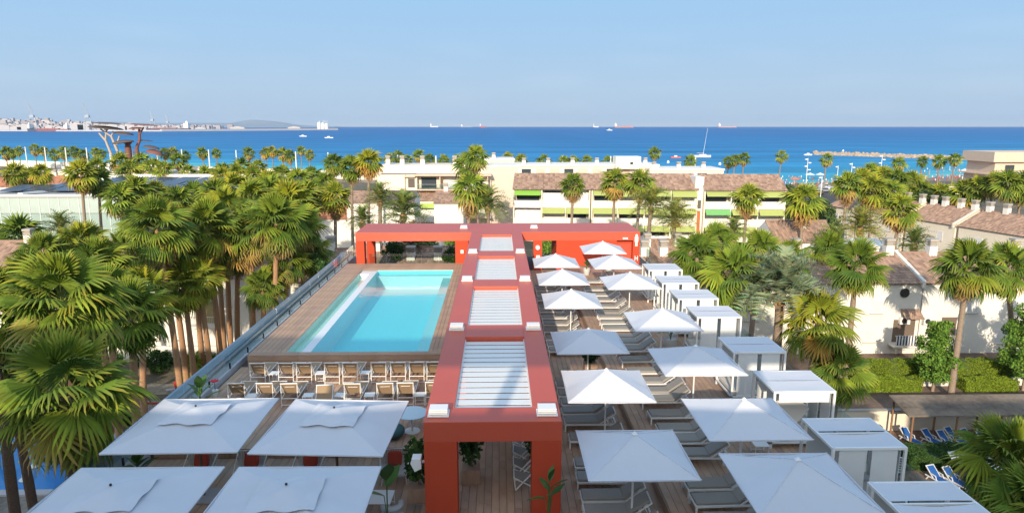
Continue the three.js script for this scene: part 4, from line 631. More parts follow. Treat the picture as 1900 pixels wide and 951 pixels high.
{
  const g = 'awning apartment blocks', fh = 3.35;
  awningBlock('narrow white apartment block with one bright green awning, leftmost of the awning blocks', [2.72, -128.17].flatMap((v, i) => i ? [0, v] : [v]), -0.10, 5.6, 1, 3, 10, fh, [0, -1, 1], g);
  awningBlock('white apartment block with two bays of pale awnings behind the red portal', [8.02, -128.06].flatMap((v, i) => i ? [0, v] : [v]), -0.08, 9.4, 2, 3, 10, fh, [0, -1, 0, 0, -1, -1], g);
  awningBlock('long white apartment block with lime awnings between the central palms', [17.59, -127.23].flatMap((v, i) => i ? [0, v] : [v]), -0.06, 20, 4, 3, 10, fh, [0, 0, 0, 0], g);
  awningBlock('white apartment block with darker green awning, right end of the awning blocks', [38.43, -124.94].flatMap((v, i) => i ? [0, v] : [v]), -0.04, 15.2, 3, 3, 10, fh, [0, 0, 0, 2, 0, 0, 0, 0, 0], g);
  const [sx, sz] = [37.08, -125.59]; const st = thing('stair_tower', 'slim white stair tower with orange strip between the awning blocks', 'tower', [sx, 0, sz - 0.5]); part('shaft', box(-0.1, 1.5, 0, 12.4, -6, 0), M.plaster, st); part('orange_panel', box(0.35, 1.1, 1, 6, 0.002, 0.04), std([0.45, 0.14, 0.05]), st); part('recess', box(0.3, 1.15, 6.4, 8, 0.002, 0.03), recess, st);
}
// ---------- beige apartments in the centre ----------
{
  const [x, z] = [-25.70, -142.11], o = thing('beige_apartments', 'beige apartment building with long balconies and rooftop chimneys, centre', 'building', [x, 0, z], -0.03), w = 24, H = 11.6, fh = 2.9;
  part('wall', [box(0, 6, 0, H, -12, 0), box(6, w, 0, H, -12, -2), box(6, 8.5, 0, H - 0.5, -2, -0.6)], M.plasterWarm, o);
  for (let f = 1; f < 4; f++) { part('balcony_slab', box(8.5, w, f * fh - 0.25, f * fh, -2, 0.4), M.plasterPink, o); part('balcony_glass', box(8.6, w - 0.1, f * fh + 0.05, f * fh + 1.0, 0.3, 0.33), M.glass, o); part('handrail', box(8.5, w, f * fh + 1.0, f * fh + 1.06, 0.28, 0.36), M.grey, o); for (let b = 0; b < 3; b++) { part('glazed_door', box(9.2 + b * 5, 12.4 + b * 5, f * fh + 0.05, f * fh + 2.3, -1.998, -1.94), b === 0 ? winM : shutterM, o); part('divider', box(13.3 + b * 5, 13.5 + b * 5, f * fh, f * fh + 2.9, -2, 0.2), M.plasterPink, o); } part('loggia', box(6.6, 8.0, f * fh + 0.3, f * fh + 2.2, -0.598, -0.55), recess, o); }
  part('canopy', [box(8.2, w + 0.2, H - 0.1, H + 0.2, -2.2, 0.7), box(5.9, 8.2, H - 0.4, H - 0.1, -1.5, 0.1)], M.plasterPink, o);
  part('roof_parapet', [box(0, w, H + 0.2, H + 1.9, -12, -3)], M.plasterWarm, o);
  for (const cx of [1.5, 4.6, 9, 16, 20.5]) chimney(o, cx, H + 2, -6, 0.9, 1.8);
  windowOn(o, 2.8, 6.2, 0.8, 1.1, 0.0, true);
  const [bx, bz] = [-3.55, -144.04], b2 = thing('beige_apartments', 'blank beige side wall of an apartment building right of the central palms', 'building', [bx, 0, bz]); part('wall', box(0, 7.6, 0, 13.2, -12, 0), M.plasterPink.clone(), b2); b2.children[0].material.color.setRGB(0.70, 0.60, 0.50); part('coping', box(-0.1, 7.7, 13.2, 13.5, -12, 0.1), M.plaster, b2);
  const long = (lab, px0, pz0, w2, h2) => { const q = thing('seafront_apartments', lab, 'building', [px0, 0, pz0], 0.02, 'seafront flats'); part('wall', box(0, w2, 0, h2, -12, 0), M.plasterWarm, q); part('roof_band', [box(-0.2, w2 + 0.2, h2, h2 + 0.5, -12.2, 0.3), box(0, w2, h2 - 3.3, h2 - 3.0, 0.003, 0.5)], M.plaster, q); for (let i = 0; i < w2 / 4 - 1; i++) part('window', box(1.2 + i * 4, 3.8 + i * 4, h2 - 2.6, h2 - 0.7, 0.003, 0.03), i % 3 ? M.plasterPink : winM, q); for (let i = 2; i < w2 - 2; i += 7) chimney(q, i, h2 + 0.6, -4, 1, 1.6); return q; };
  long('long flat-roofed seafront flats behind the awning apartments, left part', ...[5.25, 5.01, -190.00].filter((_, i) => i !== 1), 40, 10.5);
  long('long flat-roofed seafront flats behind the awning apartments, right part', ...[41.52, 4.36, -185.00].filter((_, i) => i !== 1), 20.5, 9.6);
  long('pale flat-roofed seafront flats behind the central beige apartments', ...[-10.42, 5.26, -200.00].filter((_, i) => i !== 1), 15, 11.6);
  const [cx, cy, cz] = [32.57, 11.47, -182.00], hut = thing('roof_hut', 'white plant hut on the roof of the seafront flats', 'hut', [cx, 9.9, cz - 6]); part('wall', box(0, 7, 0, 3.4, -5, 0), M.plaster, hut); part('vent', box(4, 4.8, 1.2, 1.9, 0.002, 0.05), M.dark, hut);
}
// ---------- left: glass building with solar panels ----------
{
  const [x0, z0] = [-89.24, -114.79], [x1, z1] = [-64.34, -114.30], L = x1 - x0, o = thing('glass_hall', 'long pale green glass-fronted hall with solar panels on its roof', 'building', [x0, 0, z0], 0);
  const gl = std([0.34, 0.46, 0.43], { roughness: 0.12, specularIntensity: 0.6, map: T.stain }), gl2 = std([0.46, 0.56, 0.53], { roughness: 0.15, specularIntensity: 0.6, map: T.stain }), mull = std([0.62, 0.68, 0.66]);
  const D = 34; part('core', box(0.3, L - 0.3, 0, 9.9, -D, -0.2), M.concrete, o);
  const n = 15, pw = L / n; for (let i = 0; i < n; i++) { part('glass_panel', box(i * pw + 0.05, (i + 1) * pw - 0.05, 7.3, 10, -0.15, 0), gl2, o); part('glass_panel', box(i * pw + 0.05, (i + 1) * pw - 0.05, 4.4, 7.2, -0.15, 0), gl, o); part('glass_panel', box(i * pw + 0.05, (i + 1) * pw - 0.05, 1.6, 4.3, -0.15, 0), gl, o); part('mullion', box(i * pw - 0.05, i * pw + 0.05, 0, 10, -0.12, 0.06), mull, o); part('base_glass', box(i * pw + 0.05, (i + 1) * pw - 0.05, 0, 1.5, -0.15, 0), winM, o); }
  part('roof', [box(-0.3, L + 0.3, 10, 10.25, -D, 0.2)], std([0.46, 0.48, 0.50], { map: T.stain }), o); part('coping', box(-0.4, L + 0.5, 10.25, 10.45, 0, 0.25), mull, o); part('rear_parapet', box(-0.4, L + 18, 10, 11.4, -D - 0.5, -D), M.plaster, o);
  // slanted extension on the right and roof ramps
  part('glazed_wing', prism([[L + 0.3, 10], [L + 18, 11.6], [L + 18, 0], [L + 0.3, 0]], 0.3, g => g.translate(0, 0, -D + 2)), gl, o);
  const pv = std([0.05, 0.065, 0.10], { roughness: 0.25, specularIntensity: 0.4 });
  for (let r = 0; r < 3; r++) for (let i = 0; i < 9; i++) { const s = part('solar_panel', box(0, 4.2, 0, 0.08, -6.5, 0), pv, o); s.position.set(1.5 + i * 4.6 + r * 3.6, 10.6, -4.5 - r * 9.2); s.rotation.x = 0.08; }
  part('walkway', [0, 1, 2].map(i => sbar(V(8 + i * 12, 10.5, -1), V(20 + i * 12, 10.5, -D + 1), 1.2, 0.3)), std([0.60, 0.60, 0.60]), o);
}
// left townhouse row, seen between the palm trunks
{
  const g = 'left townhouse row', L1 = gabled('townhouse', 'white townhouse with tiled roof and small balcony behind the left palm trunks', [-37.5, 0, -64], 0, 13, 9, 7.6, 2.4, { group: g, chim: [[4, 0.2], [9.5, 0.2]], win: [[2.5, 4.7, 1.2, 1.3], [6.5, 4.7, 1.2, 1.3], [10.8, 4.6, 1.2, 1.3], [2.5, 1.2, 1.2, 1.3]] });
  balcony(L1, 7.4, 10.4, 2.9, 0, 1.1); part('balcony_door', box(8.2, 9.6, 2.95, 5.1, -0.02, 0.012), std([0.3, 0.25, 0.12]), L1);
  const L2 = gabled('townhouse', 'white townhouse at far left behind the big fan palms', [-58, 0, -66], 0, 19, 9, 7.6, 2.4, { group: g, chim: [[9, 0.2], [16, 0.2]], win: [[4, 4.5, 1.2, 1.3], [9, 4.5, 1.2, 1.3], [14, 4.5, 1.2, 1.3]] });
  const L3 = gabled('townhouse', 'white townhouse wall next to the parapet, right end of the left row', [-24, 0, -63], 0, 10, 9, 7.4, 2.2, { group: g, chim: [[3, 0.2], [7, 0.2]], win: [[3, 4.6, 1.2, 1.3], [7, 2.2, 1.2, 1.3]] });
  balcony(L3, 1.0, 3.6, 2.9, 0, 1.1);
}
// far-left orange-roofed terraces and resort buildings
{
  const g = 'orange-roofed houses at far left'; const P = (px, py, h) => 0;
  const list = [[[-122.62, 3.96, -165.00], 15, 'white house with orange roof at the left picture edge'], [[-110.62, 3.98, -160.00], 11, 'white gabled house with orange roof, second from the left edge'], [[-100.78, 4.28, -155.00], 9, 'white gabled house with orange roof, third from the left edge']];
  list.forEach(([p, w, lab]) => gabled('orange_roof_house', lab, [p[0], 0, p[2]], 0, w, 9, 7.4, 2.2, { group: g, pal: tileOrange, pitch: 0.5, chim: [[1.5, 0], [w - 2, 0]], win: [[w * 0.3, 3.6, 1.3, 1.6, 0], [w * 0.7, 3.6, 1.3, 1.6, 0]] }));
  [[[-72.07, 8.72, -150.00], 13, 'low house with broad orange roof behind the left palm mass'], [[-63.04, 8.35, -150.00], 10, 'low orange-roofed house right of the broad orange roof'], [[-99.52, 6.81, -175.00], 9, 'orange-roofed house in front of the cream wall'], [[-64.84, 8.16, -180.00], 15, 'orange-roofed house near the left promenade palms'], [[-47.34, 9.34, -115.00], 5, 'small orange-roofed house among the left palms'], [[-72.15, 8.45, -130.00], 6, 'small orange roof between the twin palms and palm mass']].forEach(([p, w, lab]) => gabled('orange_roof_house', lab, [p[0], 0, p[2]], 0.05, w, 9, Math.max(3.5, p[1] - 0.5), 1.8, { group: g, pal: tileOrange, pitch: 0.5 }));
  const [wx, , wz] = [-146.07, 6.92, -215.00], cw = thing('cream_hall', 'long cream building with flat roof behind the orange-roofed houses', 'building', [wx, 0, wz], 0.0); part('wall', box(0, 42, 0, 7.2, -10, 0), M.plasterWarm, cw); part('coping', [box(-0.2, 42.2, 7.2, 7.6, -10.2, 0.2), box(6, 7, 7.6, 8.8, -6, -5), box(20, 21, 7.6, 8.6, -6, -5)], M.plaster, cw);
}
// right edge building on the beach
{
  const [x, y, z] = [158.59, 5.11, -215.00], o = thing('beach_hotel', 'brown-beige apartment building with deep balconies at the right edge by the beach', 'building', [x, 0, z], 0.0);
  part('wall', [box(1, 40, 0, 6.2, -14, 0), box(1.6, 40, 6.5, 10.2, -14, -0.8)], M.plasterPink, o); part('balcony_slab', box(-0.8, 40, 6.1, 6.5, -14, 1.4), M.plasterPink, o); part('roof_band', box(0, 40, 10.2, 13.4, -14.5, 0.6), M.plasterPink, o); part('railing', box(-0.7, 40, 6.5, 7.5, 1.3, 1.36), M.glass, o); part('handrail', box(-0.7, 40, 7.5, 7.58, 1.28, 1.38), M.dark, o);
  part('glazed_door', box(5, 8, 6.6, 9.2, -0.79, -0.74), winM, o); part('glazed_door', box(5, 8, 3.4, 5.8, 0.003, 0.05), winM, o); part('slab', box(-0.4, 40, 2.9, 3.2, 0.003, 1.3), M.plasterPink, o);
}

const nearPalms = [   // kind, crown x y z, spread, foot x z, dryness, label
  ['f', -14.17, 13.29, -21.00, 4.5, -14.47, -21.00, 0.45, 'large fan palm leaning over the lower-left pool, nearest on the left'],
  ['f', -17.79, 14.89, -27.00, 4.6, -18.09, -27.00, 0.35, 'big dark green fan palm above the nearest left palm'],
  ['f', -20.84, 14.23, -27.00, 4.6, -21.14, -27.00, 0.10, 'fan palm cut off by the left picture edge, upper'],
  ['f', -22.76, 10.51, -30.00, 4.2, -22.46, -30.00, 0.10, 'dark fan palm cut off by the left edge behind the pool'],
  ['f', -20.17, 11.74, -36.00, 4.4, -20.72, -36.00, 0.10, 'slender fan palm with brown trunk between the big left palms and the trunk cluster'],
  ['f', -25.44, 14.38, -50.00, 5.3, -24.84, -50.00, 0.50, 'tall leaning fan palm, leftmost of the brown trunk cluster'],
  ['f', -24.81, 9.57, -52.00, 4.4, -24.64, -52.00, 0.30, 'shorter fan palm in front of the trunk cluster, left trunk'],
  ['f', -24.05, 9.77, -53.00, 3.8, -23.73, -53.00, 0.30, 'shorter fan palm in front of the trunk cluster, right trunk'],
  ['f', -23.84, 13.60, -55.00, 5.3, -23.71, -55.00, 0.65, 'tall fan palm with yellowing fronds, second of the trunk cluster'],
  ['f', -23.82, 14.42, -59.00, 5.0, -24.46, -59.00, 0.50, 'tall fan palm at the back of the trunk cluster'],
  ['f', -21.07, 12.83, -57.00, 5.0, -21.61, -57.00, 0.60, 'tall fan palm with orange dying fronds, fourth of the trunk cluster'],
  ['f', -18.20, 14.03, -55.00, 5.3, -19.09, -55.00, 0.50, 'tall fan palm nearest the parapet in the trunk cluster'],
  ['f', -19.68, 8.60, -55.00, 3.6, -20.05, -55.00, 0.10, 'short fan palm half hidden beneath the cluster near the parapet'],
  ['f', -17.97, 12.82, -60.00, 5.0, -17.67, -60.00, 0.15, 'fan palm at the right end of the trunk cluster beside the small tiled house'],
  ['f', -27.74, 12.18, -46.00, 5.2, -28.04, -46.00, 0.10, 'dark fan palm behind the big left palms, before the tiled roof'],
  ['f', -30.89, 11.53, -44.00, 5.0, -31.19, -44.00, 0.12, 'fan palm behind the left-edge palm, before the white wall'],
  ['f', -26.11, 11.89, -53.00, 4.4, -25.77, -53.00, 0.35, 'middling fan palm between the leaning palm and the front trunks of the cluster'],
  ['f', -26.63, 11.50, -58.00, 4.6, -26.65, -58.00, 0.40, 'slim fan palm rising behind the two front trunks of the cluster'],
  ['f', -23.98, 11.11, -57.00, 4.2, -24.20, -57.00, 0.50, 'slim fan palm with low crown in the middle of the trunk cluster'],
  ['f', -22.69, 11.39, -58.00, 4.6, -23.45, -58.00, 0.40, 'slim fan palm between the middle and right trunks of the cluster'],
  ['f', -18.23, 10.24, -57.00, 3.8, -18.88, -57.00, 0.30, 'low-crowned fan palm close to the parapet at the right of the cluster'],
  ['f', -33.52, 10.67, -60.00, 5.0, -33.82, -60.00, 0.30, 'fan palm before the tiled roof, left of the leaning cluster palm'],
  ['f', -39.84, 10.71, -64.00, 5.0, -40.14, -64.00, 0.25, 'fan palm before the glass hall above the tiled roof'],
  ['f', -40.82, 10.30, -60.00, 4.8, -41.12, -60.00, 0.20, 'fan palm rising over the tiled roof near the left edge'],
  ['f', -25.22, 10.19, -47.00, 4.2, -26.20, -47.00, 0.30, 'slim dark fan palm left of the front trunks of the cluster'],
  ['f', -24.28, 11.37, -41.00, 4.4, -24.58, -41.00, 0.15, 'fan palm filling the gap right of the big dark palms'],
  ['f', -17.61, 10.22, -62.00, 4.2, -17.31, -62.00, 0.30, 'small fan palm beside the parapet and the tiled houses'],
  ['f', 22.25, 11.13, -56.00, 4.6, 21.95, -56.00, 0.15, 'fan palm between the bright green palm and the brown roofs'],
  ['f', 20.48, 10.86, -62.00, 4.6, 20.18, -62.00, 0.15, 'fan palm behind the far cabanas before the small gabled house'],
  ['f', 31.31, 10.04, -62.00, 4.4, 31.01, -62.00, 0.30, 'fan palm in front of the party wall of the near townhouses'],
  ['f', 15.65, 11.66, -52.00, 4.4, 15.95, -52.00, 0.10, 'fan palm right behind the farthest cabanas'],
  ['f', 15.84, 11.87, -44.00, 4.8, 15.54, -44.00, 0.12, 'bright green fan palm behind the middle cabanas'],
  ['f', 25.16, 10.16, -57.00, 4.6, 24.86, -57.00, 0.10, 'fan palm before the brown roofs, left of the white townhouse wall'],
  ['d', 18.17, 11.25, -42.00, 5.9, 18.47, -42.00, 0.00, 'grey-green feathery date palm behind the cabanas'],
  ['f', 19.86, 9.84, -40.00, 4.8, 19.56, -40.00, 0.10, 'sunlit fan palm with drooping fronds beside the sixth cabana'],
  ['f', 27.43, 11.30, -50.00, 4.6, 27.45, -50.00, 0.15, 'tall fan palm with dry skirt before the white townhouse wall'],
  ['f', 34.68, 11.49, -48.00, 4.8, 34.63, -48.00, 0.30, 'tall fan palm with thick trunk and dry skirt, right foreground'],
  ['f', 40.68, 10.60, -52.00, 4.6, 42.53, -52.00, 0.30, 'fan palm with brown skirt beside the tall right palm'],
  ['f', 21.04, 7.03, -39.00, 3.8, 20.74, -39.00, 0.20, 'low yellow-green fan palm beside the third cabana'],
  ['f', 21.65, 7.80, -26.00, 4.4, 21.35, -26.00, 0.08, 'dark fan palm in the bottom right corner over the blue loungers'],
  ['f', 21.44, 6.83, -24.00, 4.0, 21.74, -24.00, 0.05, 'fan palm cut by the bottom right corner'],
  ['f', 48.47, 11.71, -80.00, 4.8, 48.24, -80.00, 0.70, 'fan palm with yellow skirt before the cream row houses'],
  ['f', 38.45, 12.39, -84.00, 5.4, 38.63, -84.00, 0.70, 'fan palm with yellow-brown skirt left of the cream row houses'],
  ['f', 35.76, 11.58, -96.00, 4.8, 35.69, -96.00, 0.80, 'fan palm with orange skirt before the right awning block'],
  ['f', 52.24, 12.97, -100.00, 4.8, 52.20, -100.00, 0.90, 'fan palm with long brown skirt at the corner of the row houses'],
  ['f', -19.85, 13.21, -82.00, 4.4, -20.32, -82.00, 0.80, 'fan palm with shaggy yellow skirt left of the portal'],
  ['f', -3.76, 13.44, -88.00, 5.6, -4.25, -88.00, 0.80, 'fan palm with broad shaggy skirt behind the portal, centre'],
  ['f', 11.01, 13.04, -100.00, 4.4, 10.88, -100.00, 0.70, 'fan palm with yellow skirt before the second awning block'],
  ['f', 16.57, 13.78, -96.00, 4.8, 16.47, -96.00, 0.60, 'fan palm before the third awning block, left of a pair'],
  ['f', 19.57, 13.88, -93.00, 4.8, 19.25, -93.00, 0.70, 'fan palm before the third awning block, right of a pair'],
  ['d', 19.60, 11.51, -86.00, 6.4, 19.25, -86.00, 0.00, 'tall date palm between the pair of fan palms and the small gabled house'],
  ['d', 21.17, 10.60, -80.00, 6.0, 20.87, -80.00, 0.00, 'date palm with orange fruit before the stair tower'],
  ['d', 39.49, 10.80, -72.00, 5.4, 39.79, -72.00, 0.00, 'date palm with arching fronds before the cream row houses'],
  ['d', 33.51, 10.26, -66.00, 4.2, 33.81, -66.00, 0.00, 'low bushy date palm beside the trunk left of the row houses'],
  ['d', 44.39, 9.34, -70.00, 4.2, 44.69, -70.00, 0.00, 'low date palm under the yellow-skirted palm by the row houses'],
  ['d', -15.86, 12.05, -90.00, 5.2, -16.14, -90.00, 0.00, 'date palm before the blank villa wall'],
  ['d', -15.90, 10.86, -78.00, 4.2, -16.20, -78.00, 0.00, 'low date palm just behind the left end of the portal'],
  ['d', -10.55, 12.26, -74.00, 6.0, -10.85, -74.00, 0.00, 'broad low date palm behind the portal roof'],
  ['d', -1.45, 11.32, -88.00, 6.2, -1.15, -88.00, 0.00, 'drooping date palm beside the blank beige wall'],
  ['d', -50.66, 10.14, -78.00, 4.6, -50.84, -78.00, 0.00, 'thin grey date palm before the glass hall'],
  ['f', -52.50, 9.87, -74.00, 5.4, -52.80, -74.00, 0.60, 'fan palm with yellow skirt before the glass hall at left'],
  ['f', -57.94, 15.11, -95.00, 5.0, -58.43, -95.00, 0.50, 'tall fan palm before the glass hall, left of a pair'],
  ['f', -57.45, 13.88, -98.00, 4.6, -58.04, -98.00, 0.20, 'tall dark fan palm before the glass hall, right of a pair'],
  ['f', -22.05, 15.58, -102.00, 4.4, -22.41, -102.00, 0.50, 'very slim tall palm left of the villa wall'],
  ['f', -19.07, 16.49, -100.00, 4.6, -19.55, -100.00, 0.70, 'very slim tall palm with orange skirt before the villa wall'],
  ['d', 29.73, 8.49, -84.00, 4.2, 29.43, -84.00, 0.00, 'low date palm before the lower awnings at right'],
  ['d', -8.60, 10.60, -64.00, 5.4, -8.90, -64.00, 0.60, 'dry drooping palm seen through the portal opening'],
];
const farPalms = [
  ['f', -50.27, 12.21, -90.00, 5.0, -49.97, -90.00, 0.22, 'fan palm in the dense left palm mass, first from its left'],
  ['f', -50.06, 12.45, -94.00, 6.2, -49.76, -94.00, 0.45, 'fan palm in the dense left palm mass, second from its left'],
  ['f', -49.11, 11.90, -97.00, 5.0, -48.81, -97.00, 0.22, 'fan palm in the dense left palm mass, third from its left'],
  ['f', -38.90, 12.70, -82.00, 4.8, -39.20, -82.00, 0.18, 'fan palm in the dense left palm mass, fourth from its left'],
  ['f', -38.58, 12.95, -86.00, 4.6, -38.88, -86.00, 0.15, 'fan palm in the dense left palm mass, fifth from its left'],
  ['f', -33.56, 13.63, -80.00, 5.1, -33.26, -80.00, 0.25, 'fan palm in the dense left palm mass, sixth from its left'],
  ['f', -36.03, 13.36, -92.00, 5.3, -35.73, -92.00, 0.28, 'fan palm in the dense left palm mass, seventh from its left'],
  ['f', -27.80, 13.63, -76.00, 5.5, -28.10, -76.00, 0.32, 'fan palm in the dense left palm mass, eighth from its left'],
  ['f', -28.41, 13.38, -84.00, 5.7, -28.71, -84.00, 0.35, 'fan palm in the dense left palm mass, ninth from its left'],
  ['f', -22.94, 13.27, -74.00, 6.2, -22.64, -74.00, 0.45, 'fan palm in the dense left palm mass, tenth from its left'],
  ['f', -23.49, 12.92, -82.00, 5.7, -23.79, -82.00, 0.35, 'fan palm in the dense left palm mass, eleventh from its left'],
  ['f', -54.86, 11.76, -135.00, 4.8, -54.56, -135.00, 0.36, 'fan palm in the band behind the left palm mass, first from the left'],
  ['f', -57.73, 11.42, -150.00, 5.3, -58.03, -150.00, 0.53, 'fan palm in the band behind the left palm mass, second from the left'],
  ['f', -46.14, 12.20, -128.00, 5.1, -45.84, -128.00, 0.47, 'fan palm in the band behind the left palm mass, third from the left'],
  ['f', -39.99, 11.88, -118.00, 5.8, -39.69, -118.00, 0.69, 'fan palm in the band behind the left palm mass, fourth from the left'],
  ['f', -42.01, 12.39, -132.00, 4.8, -41.71, -132.00, 0.36, 'fan palm in the band behind the left palm mass, fifth from the left'],
  ['f', -36.06, 11.95, -122.00, 5.6, -36.36, -122.00, 0.64, 'fan palm in the band behind the left palm mass, sixth from the left'],
  ['f', -35.12, 12.26, -128.00, 4.8, -34.82, -128.00, 0.36, 'fan palm in the band behind the left palm mass, seventh from the left'],
  ['f', -30.17, 11.86, -118.00, 4.9, -29.87, -118.00, 0.42, 'fan palm in the band behind the left palm mass, eighth from the left'],
  ['f', -34.01, 14.01, -140.00, 5.1, -33.71, -140.00, 0.47, 'fan palm in the band behind the left palm mass, ninth from the left'],
  ['f', -235.49, 8.96, -330.00, 7.1, -235.79, -330.00, 0.75, 'promenade palm left of the roof sculpture, first from the left'],
  ['f', -232.35, 8.50, -330.00, 5.5, -232.65, -330.00, 0.30, 'promenade palm left of the roof sculpture, second from the left'],
  ['f', -229.23, 9.62, -330.00, 5.2, -229.53, -330.00, 0.25, 'promenade palm left of the roof sculpture, third from the left'],
  ['f', -221.63, 10.38, -330.00, 6.3, -221.93, -330.00, 0.53, 'promenade palm left of the roof sculpture, fourth from the left'],
  ['f', -217.54, 9.61, -330.00, 5.2, -217.84, -330.00, 0.25, 'promenade palm left of the roof sculpture, fifth from the left'],
  ['f', -212.78, 8.08, -330.00, 6.3, -213.08, -330.00, 0.53, 'promenade palm left of the roof sculpture, sixth from the left'],
  ['f', -208.35, 9.05, -330.00, 6.9, -208.65, -330.00, 0.69, 'promenade palm left of the roof sculpture, seventh from the left'],
  ['f', -203.13, 9.25, -330.00, 6.5, -202.83, -330.00, 0.58, 'promenade palm left of the roof sculpture, eighth from the left'],
  ['f', -199.34, 7.76, -330.00, 6.9, -199.64, -330.00, 0.69, 'promenade palm left of the roof sculpture, ninth from the left'],
  ['f', -193.10, 8.98, -330.00, 5.5, -193.40, -330.00, 0.30, 'promenade palm left of the roof sculpture, tenth from the left'],
  ['f', -190.19, 8.32, -330.00, 5.2, -190.49, -330.00, 0.25, 'promenade palm left of the roof sculpture, eleventh from the left'],
  ['f', -99.67, 11.23, -170.00, 6.5, -99.97, -170.00, 0.69, 'palm in front of the roof sculpture and cream hall, first from the left'],
  ['f', -96.41, 12.48, -175.00, 6.6, -96.11, -175.00, 0.75, 'palm in front of the roof sculpture and cream hall, second from the left'],
  ['f', -92.64, 12.48, -178.00, 6.1, -92.94, -178.00, 0.58, 'palm in front of the roof sculpture and cream hall, third from the left'],
  ['f', -83.08, 11.63, -165.00, 6.1, -82.78, -165.00, 0.58, 'palm in front of the roof sculpture and cream hall, fourth from the left'],
  ['f', -80.80, 11.78, -150.00, 6.5, -81.10, -150.00, 0.69, 'palm in front of the roof sculpture and cream hall, fifth from the left'],
  ['f', -73.44, 12.15, -150.00, 4.9, -73.14, -150.00, 0.25, 'palm in front of the roof sculpture and cream hall, sixth from the left'],
  ['f', -88.99, 12.07, -190.00, 5.3, -88.69, -190.00, 0.36, 'palm in front of the roof sculpture and cream hall, seventh from the left'],
  ['f', -145.80, 9.77, -300.00, 5.9, -145.50, -300.00, 0.53, 'promenade palm between the sculpture and the beige apartments, first from the left'],
  ['f', -142.16, 9.81, -300.00, 6.3, -142.46, -300.00, 0.64, 'promenade palm between the sculpture and the beige apartments, second from the left'],
  ['f', -136.68, 8.83, -300.00, 4.9, -136.98, -300.00, 0.25, 'promenade palm between the sculpture and the beige apartments, third from the left'],
  ['f', -129.40, 9.90, -300.00, 6.1, -129.10, -300.00, 0.58, 'promenade palm between the sculpture and the beige apartments, fourth from the left'],
  ['f', -123.53, 9.75, -300.00, 4.9, -123.83, -300.00, 0.25, 'promenade palm between the sculpture and the beige apartments, fifth from the left'],
  ['f', -109.30, 9.88, -300.00, 6.1, -109.00, -300.00, 0.58, 'promenade palm between the sculpture and the beige apartments, sixth from the left'],
  ['f', -102.19, 9.83, -300.00, 5.7, -101.89, -300.00, 0.47, 'promenade palm between the sculpture and the beige apartments, seventh from the left'],
  ['f', -99.10, 10.53, -300.00, 5.7, -99.40, -300.00, 0.47, 'promenade palm between the sculpture and the beige apartments, eighth from the left'],
  ['f', -94.61, 9.36, -300.00, 6.6, -94.91, -300.00, 0.75, 'promenade palm between the sculpture and the beige apartments, ninth from the left'],
  ['f', -91.62, 8.42, -300.00, 6.6, -91.32, -300.00, 0.75, 'promenade palm between the sculpture and the beige apartments, tenth from the left'],
  ['f', -86.47, 10.89, -300.00, 4.9, -86.77, -300.00, 0.25, 'promenade palm between the sculpture and the beige apartments, eleventh from the left'],
  ['f', -82.92, 9.07, -300.00, 5.3, -83.22, -300.00, 0.36, 'promenade palm between the sculpture and the beige apartments, twelfth from the left'],
  ['f', -77.31, 10.29, -170.00, 4.6, -77.61, -170.00, 0.20, 'palm before the left orange roofs, first from the left'],
  ['f', -68.82, 10.12, -160.00, 5.8, -69.12, -160.00, 0.51, 'palm before the left orange roofs, second from the left'],
  ['f', -70.83, 10.15, -175.00, 5.7, -71.13, -175.00, 0.46, 'palm before the left orange roofs, third from the left'],
  ['f', -71.32, 10.44, -190.00, 6.2, -71.02, -190.00, 0.60, 'palm before the left orange roofs, fourth from the left'],
  ['f', -65.25, 10.34, -185.00, 5.7, -65.55, -185.00, 0.46, 'palm before the left orange roofs, fifth from the left'],
  ['f', -37.90, 10.37, -235.00, 4.6, -37.60, -235.00, 0.36, 'palm behind the beige apartment roof, first from the left'],
  ['f', -35.48, 11.03, -240.00, 5.1, -35.78, -240.00, 0.53, 'palm behind the beige apartment roof, second from the left'],
  ['f', -32.15, 9.82, -240.00, 4.4, -31.85, -240.00, 0.30, 'palm behind the beige apartment roof, third from the left'],
  ['f', -28.76, 11.02, -245.00, 5.4, -29.06, -245.00, 0.64, 'palm behind the beige apartment roof, fourth from the left'],
  ['f', -24.35, 9.89, -240.00, 5.1, -24.05, -240.00, 0.53, 'palm behind the beige apartment roof, fifth from the left'],
  ['f', -19.26, 9.28, -240.00, 5.6, -18.96, -240.00, 0.69, 'palm behind the beige apartment roof, sixth from the left'],
  ['f', -14.96, 9.88, -240.00, 4.3, -15.26, -240.00, 0.25, 'palm behind the beige apartment roof, seventh from the left'],
  ['f', -5.04, 15.39, -112.00, 5.4, -5.34, -112.00, 0.64, 'palm behind the beige apartment roof, eighth from the left'],
  ['f', -3.41, 17.04, -104.00, 4.4, -3.11, -104.00, 0.30, 'palm behind the beige apartment roof, ninth from the left'],
  ['f', -2.58, 9.87, -230.00, 4.8, -2.28, -230.00, 0.36, 'palm behind the flat seafront roofs, first from the left'],
  ['f', 3.20, 11.02, -230.00, 4.6, 2.90, -230.00, 0.30, 'palm behind the flat seafront roofs, second from the left'],
  ['f', 7.47, 9.71, -230.00, 6.0, 7.17, -230.00, 0.75, 'palm behind the flat seafront roofs, third from the left'],
  ['f', 15.33, 9.52, -230.00, 6.0, 15.63, -230.00, 0.75, 'palm behind the flat seafront roofs, fourth from the left'],
  ['f', 22.01, 9.51, -230.00, 5.1, 22.31, -230.00, 0.47, 'palm behind the flat seafront roofs, fifth from the left'],
  ['f', 25.11, 9.47, -230.00, 5.6, 24.81, -230.00, 0.64, 'palm behind the flat seafront roofs, sixth from the left'],
  ['f', 29.96, 9.83, -230.00, 4.8, 30.26, -230.00, 0.36, 'palm behind the flat seafront roofs, seventh from the left'],
